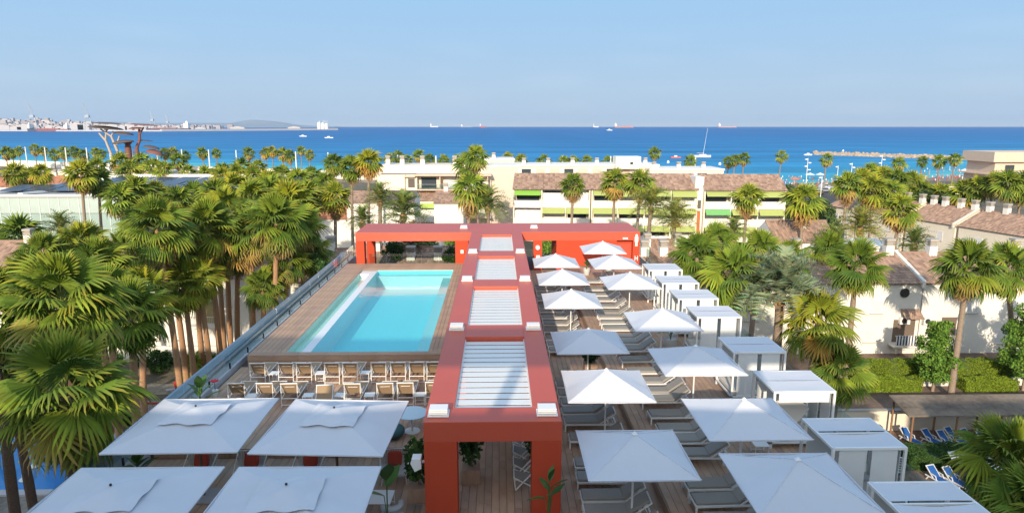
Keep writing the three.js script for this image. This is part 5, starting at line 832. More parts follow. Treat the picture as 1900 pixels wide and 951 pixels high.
  ['f', 37.22, 9.28, -230.00, 5.6, 36.92, -230.00, 0.64, 'palm behind the flat seafront roofs, eighth from the left'],
  ['f', 51.82, 12.70, -225.00, 4.9, 52.12, -225.00, 0.42, 'slim beach palm between the flats and the breakwater, first from the left'],
  ['f', 63.76, 9.88, -225.00, 5.2, 63.46, -225.00, 0.51, 'slim beach palm between the flats and the breakwater, second from the left'],
  ['f', 85.24, 8.40, -250.00, 5.1, 84.94, -250.00, 0.46, 'slim beach palm between the flats and the breakwater, third from the left'],
  ['f', 84.05, 9.59, -240.00, 4.9, 83.75, -240.00, 0.42, 'slim beach palm between the flats and the breakwater, fourth from the left'],
  ['f', 89.09, 9.87, -245.00, 5.4, 88.79, -245.00, 0.55, 'slim beach palm between the flats and the breakwater, fifth from the left'],
  ['f', 98.46, 11.13, -235.00, 4.9, 98.16, -235.00, 0.42, 'slim beach palm between the flats and the breakwater, sixth from the left'],
  ['f', 109.66, 10.44, -225.00, 5.1, 109.36, -225.00, 0.46, 'slim beach palm between the flats and the breakwater, seventh from the left'],
  ['f', 128.36, 9.60, -215.00, 5.2, 128.06, -215.00, 0.55, 'slim beach palm before the breakwater, first from the left'],
  ['f', 135.94, 10.41, -215.00, 4.1, 135.64, -215.00, 0.24, 'slim beach palm before the breakwater, second from the left'],
  ['f', 138.02, 10.78, -210.00, 5.0, 138.32, -210.00, 0.51, 'slim beach palm before the breakwater, third from the left'],
  ['f', 139.55, 11.40, -205.00, 4.6, 139.25, -205.00, 0.38, 'slim beach palm before the breakwater, fourth from the left'],
  ['f', 70.58, 11.08, -130.00, 6.2, 70.28, -130.00, 0.41, 'palm in the grove behind the row houses, first from its left'],
  ['f', 78.03, 11.72, -140.00, 5.7, 77.73, -140.00, 0.32, 'palm in the grove behind the row houses, second from its left'],
  ['f', 77.12, 11.55, -134.00, 5.5, 77.42, -134.00, 0.28, 'palm in the grove behind the row houses, third from its left'],
  ['f', 76.27, 11.36, -128.00, 5.7, 75.97, -128.00, 0.32, 'palm in the grove behind the row houses, fourth from its left'],
  ['f', 80.41, 10.43, -130.00, 6.2, 80.11, -130.00, 0.41, 'palm in the grove behind the row houses, fifth from its left'],
  ['f', 80.56, 9.44, -126.00, 4.9, 80.26, -126.00, 0.18, 'palm in the grove behind the row houses, sixth from its left'],
  ['f', 81.19, 9.00, -122.00, 6.1, 81.49, -122.00, 0.38, 'palm in the grove behind the row houses, seventh from its left'],
  ['f', 66.37, 10.52, -118.00, 6.4, 66.67, -118.00, 0.45, 'palm in the grove behind the row houses, eighth from its left'],
  ['f', 68.37, 10.45, -116.00, 4.9, 68.67, -116.00, 0.18, 'palm in the grove behind the row houses, ninth from its left'],
  ['f', 78.48, 10.38, -112.00, 6.2, 78.18, -112.00, 0.55, 'palm in the grove below the beach building, first from the left'],
  ['f', 79.23, 11.52, -110.00, 5.1, 78.93, -110.00, 0.29, 'palm in the grove below the beach building, second from the left'],
  ['f', 80.38, 12.47, -108.00, 4.8, 80.08, -108.00, 0.20, 'palm in the grove below the beach building, third from the left'],
  ['f', 79.72, 12.72, -104.00, 5.3, 80.02, -104.00, 0.33, 'palm in the grove below the beach building, fourth from the left'],
  ['f', 82.09, 12.28, -104.00, 5.9, 81.79, -104.00, 0.46, 'palm in the grove below the beach building, fifth from the left'],
  ['f', -95.25, 12.50, -135.00, 5.1, -95.55, -135.00, 0.23, 'palm before the orange-roofed gables at far left, first from the left'],
  ['f', -86.79, 12.76, -130.00, 4.6, -86.49, -130.00, 0.17, 'palm before the orange-roofed gables at far left, second from the left'],
  ['f', -95.67, 11.13, -140.00, 5.5, -95.97, -140.00, 0.30, 'palm before the orange-roofed gables at far left, third from the left'],
];

// ---------- palms ----------
const leafM = (() => { const m = new THREE.MeshPhysicalMaterial({ vertexColors: true, roughness: 0.72, transmission: 0.15, thickness: 0, specularIntensity: 0.25, side: THREE.DoubleSide }); return m; })();
const leafTints = [[1, 1, 1], [0.78, 0.86, 0.95], [0.62, 0.74, 0.8], [1.12, 1.02, 0.9], [0.88, 0.98, 1.1]].map(c => { const m = leafM.clone(); m.color.setRGB(...c); return m; });
const deadM = std([1, 1, 1], { vertexColors: true, roughness: 0.95 });
function triGeo(pos, col) { const g = new THREE.BufferGeometry(); g.setAttribute('position', new THREE.Float32BufferAttribute(pos, 3)); g.setAttribute('color', new THREE.Float32BufferAttribute(col, 3)); g.computeVertexNormals(); g.setAttribute('uv', new THREE.BufferAttribute(new Float32Array(pos.length / 3 * 2), 2)); return g; }
// fan leaf of unit size: stalk along +z to 0.45, blades out to 1
function fanLeaf(n, droop, c0, c1, spread = 2.15, fold = 0.05, stalk = 0.42, joint = 0.52) {
  const pos = [], col = [], R = 1 - stalk, tri = (a, b, c, k) => { for (const p of [a, b, c]) { pos.push(...p); } for (let i = 0; i < 3; i++) col.push(...k[i]); };
  const pt = (th, r, up) => { const d = droop * Math.pow(r, 2.2) * R; return [Math.sin(th) * r * R, up - d - 0.1 * Math.abs(th) * r * R, stalk + Math.cos(th) * r * R * 1.05]; };
  for (let i = 0; i < n; i++) {
    const th = (i + 0.5 - n / 2) / n * 2 * spread, dl = spread / n * 0.98, len = (0.86 + 0.14 * Math.cos(th)) * rr(0.9, 1.06), j = rr(0.8, 1.18), a = c0.map(v => v * j), b = c1.map(v => v * j * rr(0.85, 1.15)), tw = rr(-0.05, 0.05);
    const hub = [0, 0, stalk], L = pt(th - dl, joint * len, 0), C = pt(th, (joint + 0.02) * len, fold), Rr = pt(th + dl, joint * len, 0), L2 = pt(th - dl * 0.32 + tw, (joint + 0.28) * len, 0), R2 = pt(th + dl * 0.32 + tw, (joint + 0.28) * len, 0.012), T = pt(th + tw * 2.5, len, -0.05 * rnd());
    tri(hub, L, C, [a, a, a]); tri(hub, C, Rr, [a, a, a]); tri(L, L2, C, [a, b, a]); tri(C, L2, R2, [a, b, b]); tri(C, R2, Rr, [a, b, a]); tri(L2, T, R2, [b, b, b]);
  }
  const w = 0.014, s = c0.map((v, i) => v * 0.6 + [0.16, 0.15, 0.05][i]); const A = [-w, 0, 0], B = [w, 0, 0], C = [w * 0.5, 0, stalk], D = [-w * 0.5, 0, stalk], E = [0, -w * 1.6, 0];
  tri(A, B, C, [s, s, s]); tri(A, C, D, [s, s, s]); tri(A, E, D, [s, s, s]); tri(E, B, C, [s, s, s]);
  return triGeo(pos, col);
}
// feather leaf of unit length arching over, leaflets in two ranks
function featherLeaf(n, c0, c1, arch = 0.5, ll = 0.2) {
  const pos = [], col = [], tri = (a, b, c, k) => { pos.push(...a, ...b, ...c); for (let i = 0; i < 3; i++) col.push(...k); };
  const sp = t => [0, 0.22 * Math.sin(t * 1.7) * (1 - t * 0.3) - arch * t * t * t, t * (1 - 0.12 * arch * t)];
  for (let i = 0; i < 8; i++) { const a = sp(i / 8), b = sp((i + 1) / 8), w = 0.013 * (1 - i / 9); tri([-w, a[1], a[2]], [w, a[1], a[2]], [0, b[1], b[2]], c1); tri([w, a[1], a[2]], [w * 0.8, b[1], b[2]], [-w * 0.8, b[1], b[2]], c1); }
  for (let i = 0; i < n; i++) for (const s of [-1, 1]) {
    const t = 0.16 + 0.82 * (i + rnd() * 0.5) / n, p = sp(t), l = ll * (0.55 + 0.75 * Math.sin(Math.PI * Math.min(1, t * 0.9 + 0.1))) * rr(0.85, 1.1), k = c0.map(v => v * rr(0.78, 1.22)), sw = 0.75 + 0.3 * rnd();
    const tip = [s * l * sw, p[1] + l * rr(-0.35, 0.25), p[2] + l * rr(0.45, 0.75)], w = 0.02; tri([0, p[1], p[2] - w], [0, p[1], p[2] + w * 1.4], [s * l * 0.55 * sw, (p[1] + tip[1]) / 2 + 0.012, p[2] + l * 0.34], k); tri([0, p[1], p[2] + w], tip, [s * l * 0.5 * sw, (p[1] + tip[1]) / 2 + 0.014, p[2] + l * 0.26], k);
  }
  return triGeo(pos, col);
}
const green = [[0.145, 0.215, 0.024], [0.19, 0.255, 0.026], [0.105, 0.17, 0.026], [0.25, 0.295, 0.026]], tipc = [[0.26, 0.29, 0.04], [0.31, 0.33, 0.04], [0.20, 0.24, 0.04], [0.38, 0.36, 0.04]];
const leafSet = (n, J = 0.52, ST = 0.42, SP = 2.15, FO = 0.05) => ({
  young: [0, 1, 3].map(i => fanLeaf(n, 0.12, green[i], tipc[i], SP * 0.88, FO, ST, J)), mature: [0, 1, 2, 3, 0].map((i, k) => fanLeaf(n, 0.34 + 0.11 * k, green[i], tipc[i], SP, FO, ST, J)), hang: [2, 0, 1].map(i => fanLeaf(n, 0.75, green[i], tipc[i], SP, FO, ST, J)),
  yellow: [[0.42, 0.33, 0.06], [0.46, 0.30, 0.07], [0.36, 0.32, 0.06]].map((c, i) => fanLeaf(n, 0.5, c, [[0.47, 0.31, 0.10], [0.44, 0.26, 0.09], [0.42, 0.32, 0.10]][i], SP, FO, ST, J)),
  dead: [[0.38, 0.24, 0.105], [0.45, 0.29, 0.14], [0.30, 0.18, 0.08]].map(c => fanLeaf(n, 0.9, c, c.map(v => v * 1.15), 1.5, 0.12)),
});
const LS = { near: leafSet(24, 0.6, 0.46, 2.35, 0.032), mid: leafSet(11), far: leafSet(7) };
const dateG = [[0.21, 0.26, 0.06], [0.26, 0.30, 0.055], [0.31, 0.32, 0.08], [0.18, 0.23, 0.055]];
const DS = { near: dateG.map((c, i) => featherLeaf(34, c, [0.2, 0.2, 0.07], 0.32 + 0.14 * i)), grey: [[0.32, 0.37, 0.19], [0.37, 0.41, 0.22], [0.25, 0.31, 0.15]].map((c, i) => featherLeaf(40, c, [0.24, 0.24, 0.12], 0.3 + 0.18 * i, 0.24)), mid: dateG.map((c, i) => featherLeaf(18, c, [0.2, 0.2, 0.07], 0.35 + 0.14 * i)), dry: [[0.30, 0.22, 0.12], [0.24, 0.19, 0.09]].map((c, i) => featherLeaf(24, c, [0.34, 0.26, 0.15], 0.55 + 0.2 * i)) };
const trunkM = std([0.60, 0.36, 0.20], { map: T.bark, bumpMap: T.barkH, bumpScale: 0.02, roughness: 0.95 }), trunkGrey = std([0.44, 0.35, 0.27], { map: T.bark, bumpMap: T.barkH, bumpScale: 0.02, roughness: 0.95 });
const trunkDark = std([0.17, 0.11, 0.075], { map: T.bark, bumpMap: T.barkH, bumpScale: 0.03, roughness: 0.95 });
function trunkGeo(dx, dz, h, r0, r1, seg = 10, rad = 9) {
  const cv = new THREE.CatmullRomCurve3([V(dx, -0.2, dz), V(dx * 0.62, h * 0.35, dz * 0.62), V(dx * 0.2, h * 0.75, dz * 0.2), V(0, h, 0)]), g = new THREE.TubeGeometry(cv, seg, 1, rad, false), p = g.attributes.position, uv = g.attributes.uv;
  for (let i = 0; i <= seg; i++) { const t = i / seg, c = cv.getPointAt(t), r = (r0 + (r1 - r0) * t) * (1 + (t < 0.06 ? 0.35 * (1 - t / 0.06) : 0)) * (1 + 0.04 * Math.sin(i * 2.3)); for (let j = 0; j <= rad; j++) { const k = i * (rad + 1) + j; p.setXYZ(k, c.x + (p.getX(k) - c.x) * r, c.y + (p.getY(k) - c.y) * r, c.z + (p.getZ(k) - c.z) * r); uv.setXY(k, j / rad * 2 * Math.PI * r0, t * h); } }
  g.computeVertexNormals(); return g;
}
const Yax = V(0, 1, 0), Xax = V(1, 0, 0), Zax = V(0, 0, 1);
function leafMatrix(az, el, roll, s, origin) { const q = new THREE.Quaternion().setFromAxisAngle(Yax, az).multiply(new THREE.Quaternion().setFromAxisAngle(Xax, -el)).multiply(new THREE.Quaternion().setFromAxisAngle(Zax, roll)); return new THREE.Matrix4().compose(origin, q, V(s, s, s)); }
const pick = a => a[Math.floor(rnd() * a.length)];
function crownPlan(kind, D, dry, n, set, dset) {       // list of [geometry, matrix, dead?]
  const out = [], R = D / 2, ga = 2.39996, a0 = rr(0, 6);
  if (kind === 'f') {
    for (let i = 0; i < n; i++) { const t = i / (n - 1), el = (86 - 138 * Math.pow(t, 0.95) + rr(-9, 9)) * Math.PI / 180, s = R * (0.82 + 0.28 * Math.sin(t * Math.PI * 0.8 + 0.2)) * rr(0.9, 1.1); let g = t < 0.18 ? pick(set.young) : t < 0.66 ? pick(set.mature) : pick(set.hang); const dead = t > 0.72 && rnd() < dry * 1.1; if (dead) g = pick(set.yellow); out.push([g, leafMatrix(a0 + i * ga, el, rr(-0.5, 0.5), s, V(rr(-0.08, 0.08), (0.5 - t) * 0.5, rr(-0.08, 0.08))), 0]); }
    const m = Math.round(n * (0.1 + dry * 0.9)); for (let i = 0; i < m; i++) out.push([rnd() < 0.25 * dry ? pick(set.yellow) : pick(set.dead), leafMatrix(i * ga + 1, (-62 - rr(0, 24)) * Math.PI / 180, rr(-0.7, 0.7), R * rr(0.55, 0.85), V(0, -0.25 - dry * rr(0, 1.1) * R * 0.5, 0)), 1]);
  } else for (let i = 0; i < n; i++) { const t = i / (n - 1), el = (80 - 92 * Math.pow(t, 0.9) + rr(-7, 7)) * Math.PI / 180; out.push([pick(dset), leafMatrix(a0 + i * ga, el, rr(-0.3, 0.3), R * rr(0.95, 1.15), V(0, (0.5 - t) * 0.4, 0)), 0]); }
  return out;
}
nearPalmsBuild: {
  for (const [kind, x, y, z, D, bx, bz, dry, label] of nearPalms) {
    const dist = -z, fan = kind === 'f', o = thing(fan ? 'fan_palm' : 'date_palm', label, 'palm', [bx, 0, bz], 0, fan ? 'fan palms in the gardens' : 'date palms in the gardens');
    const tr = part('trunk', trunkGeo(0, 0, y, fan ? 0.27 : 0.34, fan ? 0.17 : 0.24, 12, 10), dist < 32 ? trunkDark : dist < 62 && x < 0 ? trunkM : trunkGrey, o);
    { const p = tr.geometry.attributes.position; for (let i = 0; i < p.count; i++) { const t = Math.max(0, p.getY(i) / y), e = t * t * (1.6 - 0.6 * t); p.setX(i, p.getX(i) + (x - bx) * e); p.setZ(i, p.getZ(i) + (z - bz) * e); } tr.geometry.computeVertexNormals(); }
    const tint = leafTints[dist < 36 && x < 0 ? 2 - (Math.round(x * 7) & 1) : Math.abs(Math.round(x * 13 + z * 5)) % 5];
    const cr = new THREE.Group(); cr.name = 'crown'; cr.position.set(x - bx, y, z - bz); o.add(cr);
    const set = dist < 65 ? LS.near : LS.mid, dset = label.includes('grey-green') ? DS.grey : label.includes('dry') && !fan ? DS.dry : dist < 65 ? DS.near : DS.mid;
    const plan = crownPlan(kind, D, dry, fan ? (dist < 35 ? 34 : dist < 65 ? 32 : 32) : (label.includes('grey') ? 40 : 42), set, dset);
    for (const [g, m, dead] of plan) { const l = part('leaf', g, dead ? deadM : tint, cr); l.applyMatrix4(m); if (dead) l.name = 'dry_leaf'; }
    if (!fan) part('crown_shaft', new THREE.SphereGeometry(0.42, 10, 8).scale(1, 1.5, 1).translate(0, -0.35, 0), trunkM, cr);
    if (label.includes('fruit') || label.includes('grey-green')) for (let i = 0; i < 6; i++) { const a = i * 1.1, f = part('fruit_bunch', Array.from({ length: 9 }, () => bar(V(Math.cos(a) * 0.25, -0.1, Math.sin(a) * 0.25), V(Math.cos(a + rr(-0.4, 0.4)) * rr(0.6, 0.95), rr(-0.9, -0.4), Math.sin(a + rr(-0.4, 0.4)) * rr(0.6, 0.95)), 0.03, 4)), std([0.55, 0.24, 0.03]), cr); f.position.y = 0.05; }
  }
  for (const [kind, x, y, z, D, bx, bz, dry, label] of farPalms) {
    const dist = -z, o = thing('fan_palm', label, 'palm', [bx, 0, bz], 0, label.replace(/, \w+ from.*$/, '').replace(/^\w*\s?palm/, 'palms') + ' (row)');
    o.userData.group = label.replace(/, \S+ from.*$/, '').replace('palm', 'palms');
    part('trunk', trunkGeo(bx - x, 0, y, 0.26, 0.17, 6, 6).translate(x - bx, 0, 0), trunkGrey, o);
    const plan = crownPlan('f', D, dry, dist < 160 ? 30 : 24, dist < 160 ? LS.mid : LS.far), live = [], dead = [];
    for (const [g, m, d] of plan) (d ? dead : live).push(g.clone().applyMatrix4(m));
    part('crown', live, leafTints[Math.abs(Math.round(x * 13 + z * 5)) % 5], o).position.set(x - bx, y, z - bz); if (dead.length) part('skirt', dead, deadM, o).position.set(x - bx, y, z - bz);
  }
}

// ---------- leafy trees, hedges, bushes ----------
function leafCloud(n, size, where, pal) {
  const pos = [], col = []; const a = V(), b = V(), nrm = V();
  for (let i = 0; i < n; i++) {
    const p = where(); nrm.set(rr(-1, 1), rr(-0.3, 1), rr(-1, 1)).normalize(); a.set(rr(-1, 1), rr(-1, 1), rr(-1, 1)).cross(nrm).normalize(); b.crossVectors(nrm, a);
    const s = size * rr(0.7, 1.3), w = s * 0.55, c = pal[Math.floor(rnd() * pal.length)], j = rr(0.8, 1.2), A = [p[0] - a.x * s, p[1] - a.y * s, p[2] - a.z * s], C = [p[0] + a.x * s, p[1] + a.y * s, p[2] + a.z * s], B = [p[0] + b.x * w, p[1] + b.y * w, p[2] + b.z * w], D = [p[0] - b.x * w, p[1] - b.y * w, p[2] - b.z * w];
    pos.push(...A, ...B, ...C, ...A, ...C, ...D); for (let k = 0; k < 6; k++) col.push(c[0] * j, c[1] * j, c[2] * j);
  }
  return triGeo(pos, col);
}
const palTree = [[0.12, 0.25, 0.04], [0.16, 0.30, 0.045], [0.09, 0.19, 0.035], [0.21, 0.33, 0.05]], palHedge = [[0.20, 0.28, 0.025], [0.24, 0.32, 0.025], [0.16, 0.24, 0.025]], palPine = [[0.06, 0.105, 0.035], [0.08, 0.13, 0.04], [0.05, 0.09, 0.03]], palDark = [[0.05, 0.11, 0.03], [0.07, 0.14, 0.03], [0.04, 0.09, 0.025]];
const inBall = (rx, ry, rz) => { const u = 0.2 + 0.85 * Math.pow(rnd(), 0.6), t = rr(0, Math.PI * 2), c = rr(-1, 1), s = Math.sqrt(1 - c * c); return [rx * u * s * Math.cos(t), ry * u * c, rz * u * s * Math.sin(t)]; };
function clumpFn(clumps) { return () => { const [x, y, z, r] = clumps[Math.floor(rnd() * clumps.length)], q = inBall(r, r, r); return [x + q[0], y + q[1], z + q[2]]; }; }
function leafyTree(label, pos, h, R, pal, n, shape, size = 0.11, grp) {
  const o = thing('leafy_tree', label, 'tree', pos, 0, grp), clumps = [], th = h * 0.16;
  for (let i = 0; i < 46; i++) { const t = rnd(), y = th + (h - th) * (0.05 + 0.93 * t), w = shape(t) * R, a = rr(0, 6.28), q = Math.sqrt(rnd()) * w; clumps.push([Math.cos(a) * q, y, Math.sin(a) * q, rr(0.32, 0.62) * Math.max(0.7, R * 0.5)]); }
  const limbs = clumps.filter((_, i) => i % 4 === 0).map(c => bar(V(0, Math.max(th * 0.8, c[1] * 0.45), 0), V(c[0], c[1], c[2]), 0.035, 5, 0.012));
  part('trunk', [bar(V(0, -0.1, 0), V(0, th * 1.3, 0), 0.13, 8, 0.1), bar(V(0, th * 1.3, 0), V(0.05, h * 0.8, 0), 0.1, 7, 0.03), ...limbs], trunkGrey, o);
  const fill = clumpFn(clumps); part('crown', leafCloud(n, size, () => { if (rnd() < 0.6) return fill(); for (;;) { const t = rnd(), a = rr(0, 6.28), q = Math.pow(rnd(), 0.42) * shape(t) * R * (0.72 + 0.25 * Math.sin(a * 3 + t * 9) + 0.16 * Math.sin(a * 7 - t * 23)); if (rnd() < 0.35 + 0.65 * vn(a * 1.6 + 40, t * 7 + q * 2, 997)) return [Math.cos(a) * q, th + (h - th) * t, Math.sin(a) * q]; } }, pal), leafM, o); return o;
}
function hedge(label, x0, x1, y0, y1, z0, z1, n, pal = palHedge, grp) {
  const o = thing('hedge', label, 'hedge', [(x0 + x1) / 2, y0, (z0 + z1) / 2], 0, grp), w = x1 - x0, h = y1 - y0, d = z1 - z0;
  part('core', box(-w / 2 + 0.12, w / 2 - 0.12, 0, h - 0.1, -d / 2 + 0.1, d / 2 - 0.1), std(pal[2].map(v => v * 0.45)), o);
  part('foliage', leafCloud(Math.round(n * 1.7), 0.06, () => { const f = rnd() * (w * d + 2 * w * h + d * h); let x = rr(-w / 2, w / 2), y = rr(0, h), z = rr(-d / 2, d / 2); if (f < w * d) y = h - 0.1 * rnd(); else if (f < w * d + 1.6 * w * h) z = d / 2 - 0.1 * rnd(); else if (f < w * d + 2 * w * h) z = -d / 2 + 0.1 * rnd(); else x = (rnd() < 0.5 ? -1 : 1) * (w / 2 - 0.1 * rnd()); const k = 0.07 * Math.sin(x * 2.1 + y) + 0.05 * Math.sin(x * 5.3) + 0.09 * (vn(x * 1.7 + 90, z * 2 + 50, 997) - 0.4); return [x, Math.max(0, y + k * (y / h)), z + k * 0.6]; }, pal), leafM, o); return o;
}
function bush(label, pos, rx, ry, n, pal, size = 0.1, grp) {
  const o = thing('bush', label, 'bush', pos, 0, grp), cl = []; for (let i = 0; i < 16; i++) { const q = inBall(rx * 0.75, ry * 0.6, rx * 0.75); cl.push([q[0], ry * 0.8 + q[1], q[2], ry * rr(0.3, 0.45)]); }
  part('stems', cl.slice(0, 7).map(c => bar(V(c[0] * 0.2, -0.05, c[2] * 0.2), V(c[0], c[1], c[2]), 0.04, 5, 0.015)), trunkGrey, o); part('foliage', leafCloud(n, size, clumpFn(cl), pal), leafM, o); return o;
}
// ---------- right garden ----------
{
  const pave = std([0.30, 0.21, 0.165], { map: T.earth, roughness: 1 }), UP = 1.5;
  struct('garden_terrace', box(22, 75, 0.01, UP, -75, -45.7), pave);
  struct('garden_paving', box(20, 75, 0.005, 0.03, -45.4, -30), std([0.34, 0.22, 0.16], { map: T.earth, roughness: 1 }));
  const rw = thing('retaining_wall', 'cream retaining wall behind the blue loungers', 'wall', [24, 0, -45.55]); part('wall', box(0, 46, 0.03, UP + 0.05, -0.14, 0.15), M.plasterWarm, rw); part('coping', box(-0.05, 46, UP + 0.05, UP + 0.12, -0.2, 0.2), M.concrete, rw);
  const kw = thing('garden_wall', 'low white garden wall in front of the tall clipped hedge', 'wall', [26, UP, -50.3]); part('wall', box(0, 46, 0, 0.62, -0.1, 0.1), M.plaster, kw);
  hedge('tall clipped hedge in front of the white townhouses, sunlit with tree shadows', 27, 64, UP, 3.15, -52.2, -51.2, 26000);
  hedge('low clipped hedge left of the first garden tree', 27.5, 33.0, UP, 2.5, -50.0, -48.9, 6500, palHedge, 'low hedges'); hedge('low dark hedge around the foot of the thick palm trunk', 36.3, 40.6, UP, 2.45, -49.9, -48.8, 5000, palHedge, 'low hedges'); hedge('low hedge at the right edge beyond the second garden tree', 43.3, 50, UP, 2.45, -49.9, -48.8, 6000, palHedge, 'low hedges');
  hedge('dark hedge between the shelter loungers and the white parasol', 26.2, 33.2, 0.03, 1.0, -41.6, -39.6, 9000, palDark);
  const sh = t => 0.32 + 0.75 * Math.sin(Math.PI * Math.min(1, 0.12 + t * 0.86)) * (1 - 0.35 * t);
  leafyTree('bright green upright garden tree left of the thick palm trunk', [34.0, UP, -49.2], 5.6, 1.6, palTree, 13000, sh, 0.1, 'garden trees'); leafyTree('larger bright green garden tree at the right edge before the townhouses', [41.2, UP, -49.2], 7.2, 1.95, palTree, 17000, sh, 0.1, 'garden trees'); leafyTree('green tree cut off at the right picture edge', [44.6, UP, -50.4], 7.6, 1.7, palTree, 10000, sh, 0.1, 'garden trees');
  // reed shelter
  const s = thing('reed_shelter', 'long grey reed-roofed shelter over the row of blue loungers', 'shelter', [28.2, 0.03, -43.4]); const reed = std([0.30, 0.25, 0.21], { map: T.earth, roughness: 1, bumpMap: T.rough, bumpScale: 0.03 });
  part('roof', prism([[1.0, 2.42], [1.0, 2.52], [-1.5, 2.98], [-1.5, 2.86]], 20, g => g.rotateY(-Math.PI / 2).rotateY(Math.PI).rotateY(Math.PI).translate(19.7, 0, 0)), reed, s);
  const wd = std([0.30, 0.17, 0.10], { map: T.wood }); for (let i = 0; i < 7; i++) { part('post', bar(V(0.2 + i * 3.1, 0, 0.7), V(0.2 + i * 3.1, 2.46, 0.7), 0.07, 8), wd, s); part('post', bar(V(0.0 + i * 3.1, 0, -1.3), V(0.0 + i * 3.1, 2.84, -1.3), 0.07, 8), wd, s); part('rafter', sbar(V(0.2 + i * 3.1, 2.4, 0.9), V(0.1 + i * 3.1, 2.82, -1.4), 0.08), wd, s); }
  // blue plastic loungers
  const blue = std([0.015, 0.10, 0.34], { roughness: 0.8 }); let proto;
  const mk = (lab, pos, turn, grp) => { if (proto) return dup(proto, pos, turn, lab, grp); const o = proto = thing('blue_lounger', lab, 'sun lounger', pos, turn, grp), w = 0.64, h = 0.3;    // head towards -z
    for (const x of [-w / 2, w / 2 - 0.05]) { part('side_rail', box(x, x + 0.05, h - 0.07, h, -0.6, 1.3), M.white, o); part('leg', sbar(V(x + 0.025, h - 0.05, 1.1), V(x + 0.025, 0.0, 1.25), 0.06), M.white, o); part('leg', sbar(V(x + 0.025, h - 0.05, -0.35), V(x + 0.025, 0.0, -0.5), 0.06), M.white, o); part('armrest', [sbar(V(x + 0.025, h, 0.2), V(x + 0.025, h + 0.2, 0.1), 0.04), sbar(V(x + 0.025, h + 0.2, 0.12), V(x + 0.025, h + 0.22, -0.3), 0.05)], M.white, o); }
    part('seat_sling', box(-w / 2 + 0.05, w / 2 - 0.05, h - 0.02, h + 0.01, -0.05, 1.28), blue, o); part('foot_bar', box(-w / 2 + 0.05, w / 2 - 0.05, h - 0.05, h, 1.28, 1.34), M.white, o);
    const A = 0.75; part('back_sling', sbar(V(0, h, -0.05), V(0, h + 0.75 * Math.sin(A), -0.05 - 0.75 * Math.cos(A)), w - 0.1, 0.03), blue, o); part('back_frame', [sbar(V(-w / 2 + 0.03, h, -0.05), V(-w / 2 + 0.03, h + 0.78 * Math.sin(A), -0.05 - 0.78 * Math.cos(A)), 0.05), sbar(V(w / 2 - 0.03, h, -0.05), V(w / 2 - 0.03, h + 0.78 * Math.sin(A), -0.05 - 0.78 * Math.cos(A)), 0.05), sbar(V(-w / 2, h + 0.78 * Math.sin(A), -0.05 - 0.78 * Math.cos(A)), V(w / 2, h + 0.78 * Math.sin(A), -0.05 - 0.78 * Math.cos(A)), 0.06)], M.white, o); return o; };
  [28.9, 30.3, 31.2, 32.1, 33.1, 34.0, 35.1, 36.0, 37.2, 38.2].forEach((x, i) => mk('blue sun lounger under the reed shelter, ' + ORD[i] + ' from the left', [x, 0.03, -43.6 + 0.25 * (i % 3)], 0.35 + rr(-0.1, 0.1), 'blue loungers under the reed shelter'));
  [[27.4, -38.2], [28.3, -38.0], [30.2, -36.9], [31.0, -36.6]].forEach(([x, z], i) => mk('blue sun lounger around the white garden parasol, ' + ORD[i] + ' from the left', [x, 0.03, z], 0.3 + rr(-0.1, 0.1), 'blue loungers around the garden parasol'));
  for (let i = 0; i < 7; i++) mk('white-framed blue lounger in the stack behind the second cabana, ' + ORD[i] + ' from the bottom', [24.9, 0.03 + i * 0.16, -38.6], 2.9, 'stacked blue loungers');
  const p = thing('garden_parasol', 'tilted white parasol in the garden among blue loungers, lower right', 'parasol', [28.9, 0.03, -37.3]); part('pole', bar(V(0, 0, 0), V(0, 2.3, 0), 0.025, 8), M.white, p); part('canopy', new THREE.ConeGeometry(1.55, 0.55, 8, 1, true).translate(0, 2.15, 0).rotateZ(-0.08), M.canvas, p);
  for (let i = 0; i < 5; i++) bush('leafy shrub in the lower right garden, ' + ORD[i] + ' from the left', [[26.8, 0, -46.6 + 1.9], [33.6, 0, -33], [24.6, 0, -41.8], [22.3, UP, -49], [30.4, 0, -31.5]][i], 0.8, 0.6, 1500, palDark, 0.09, 'shrubs in the right garden');
}
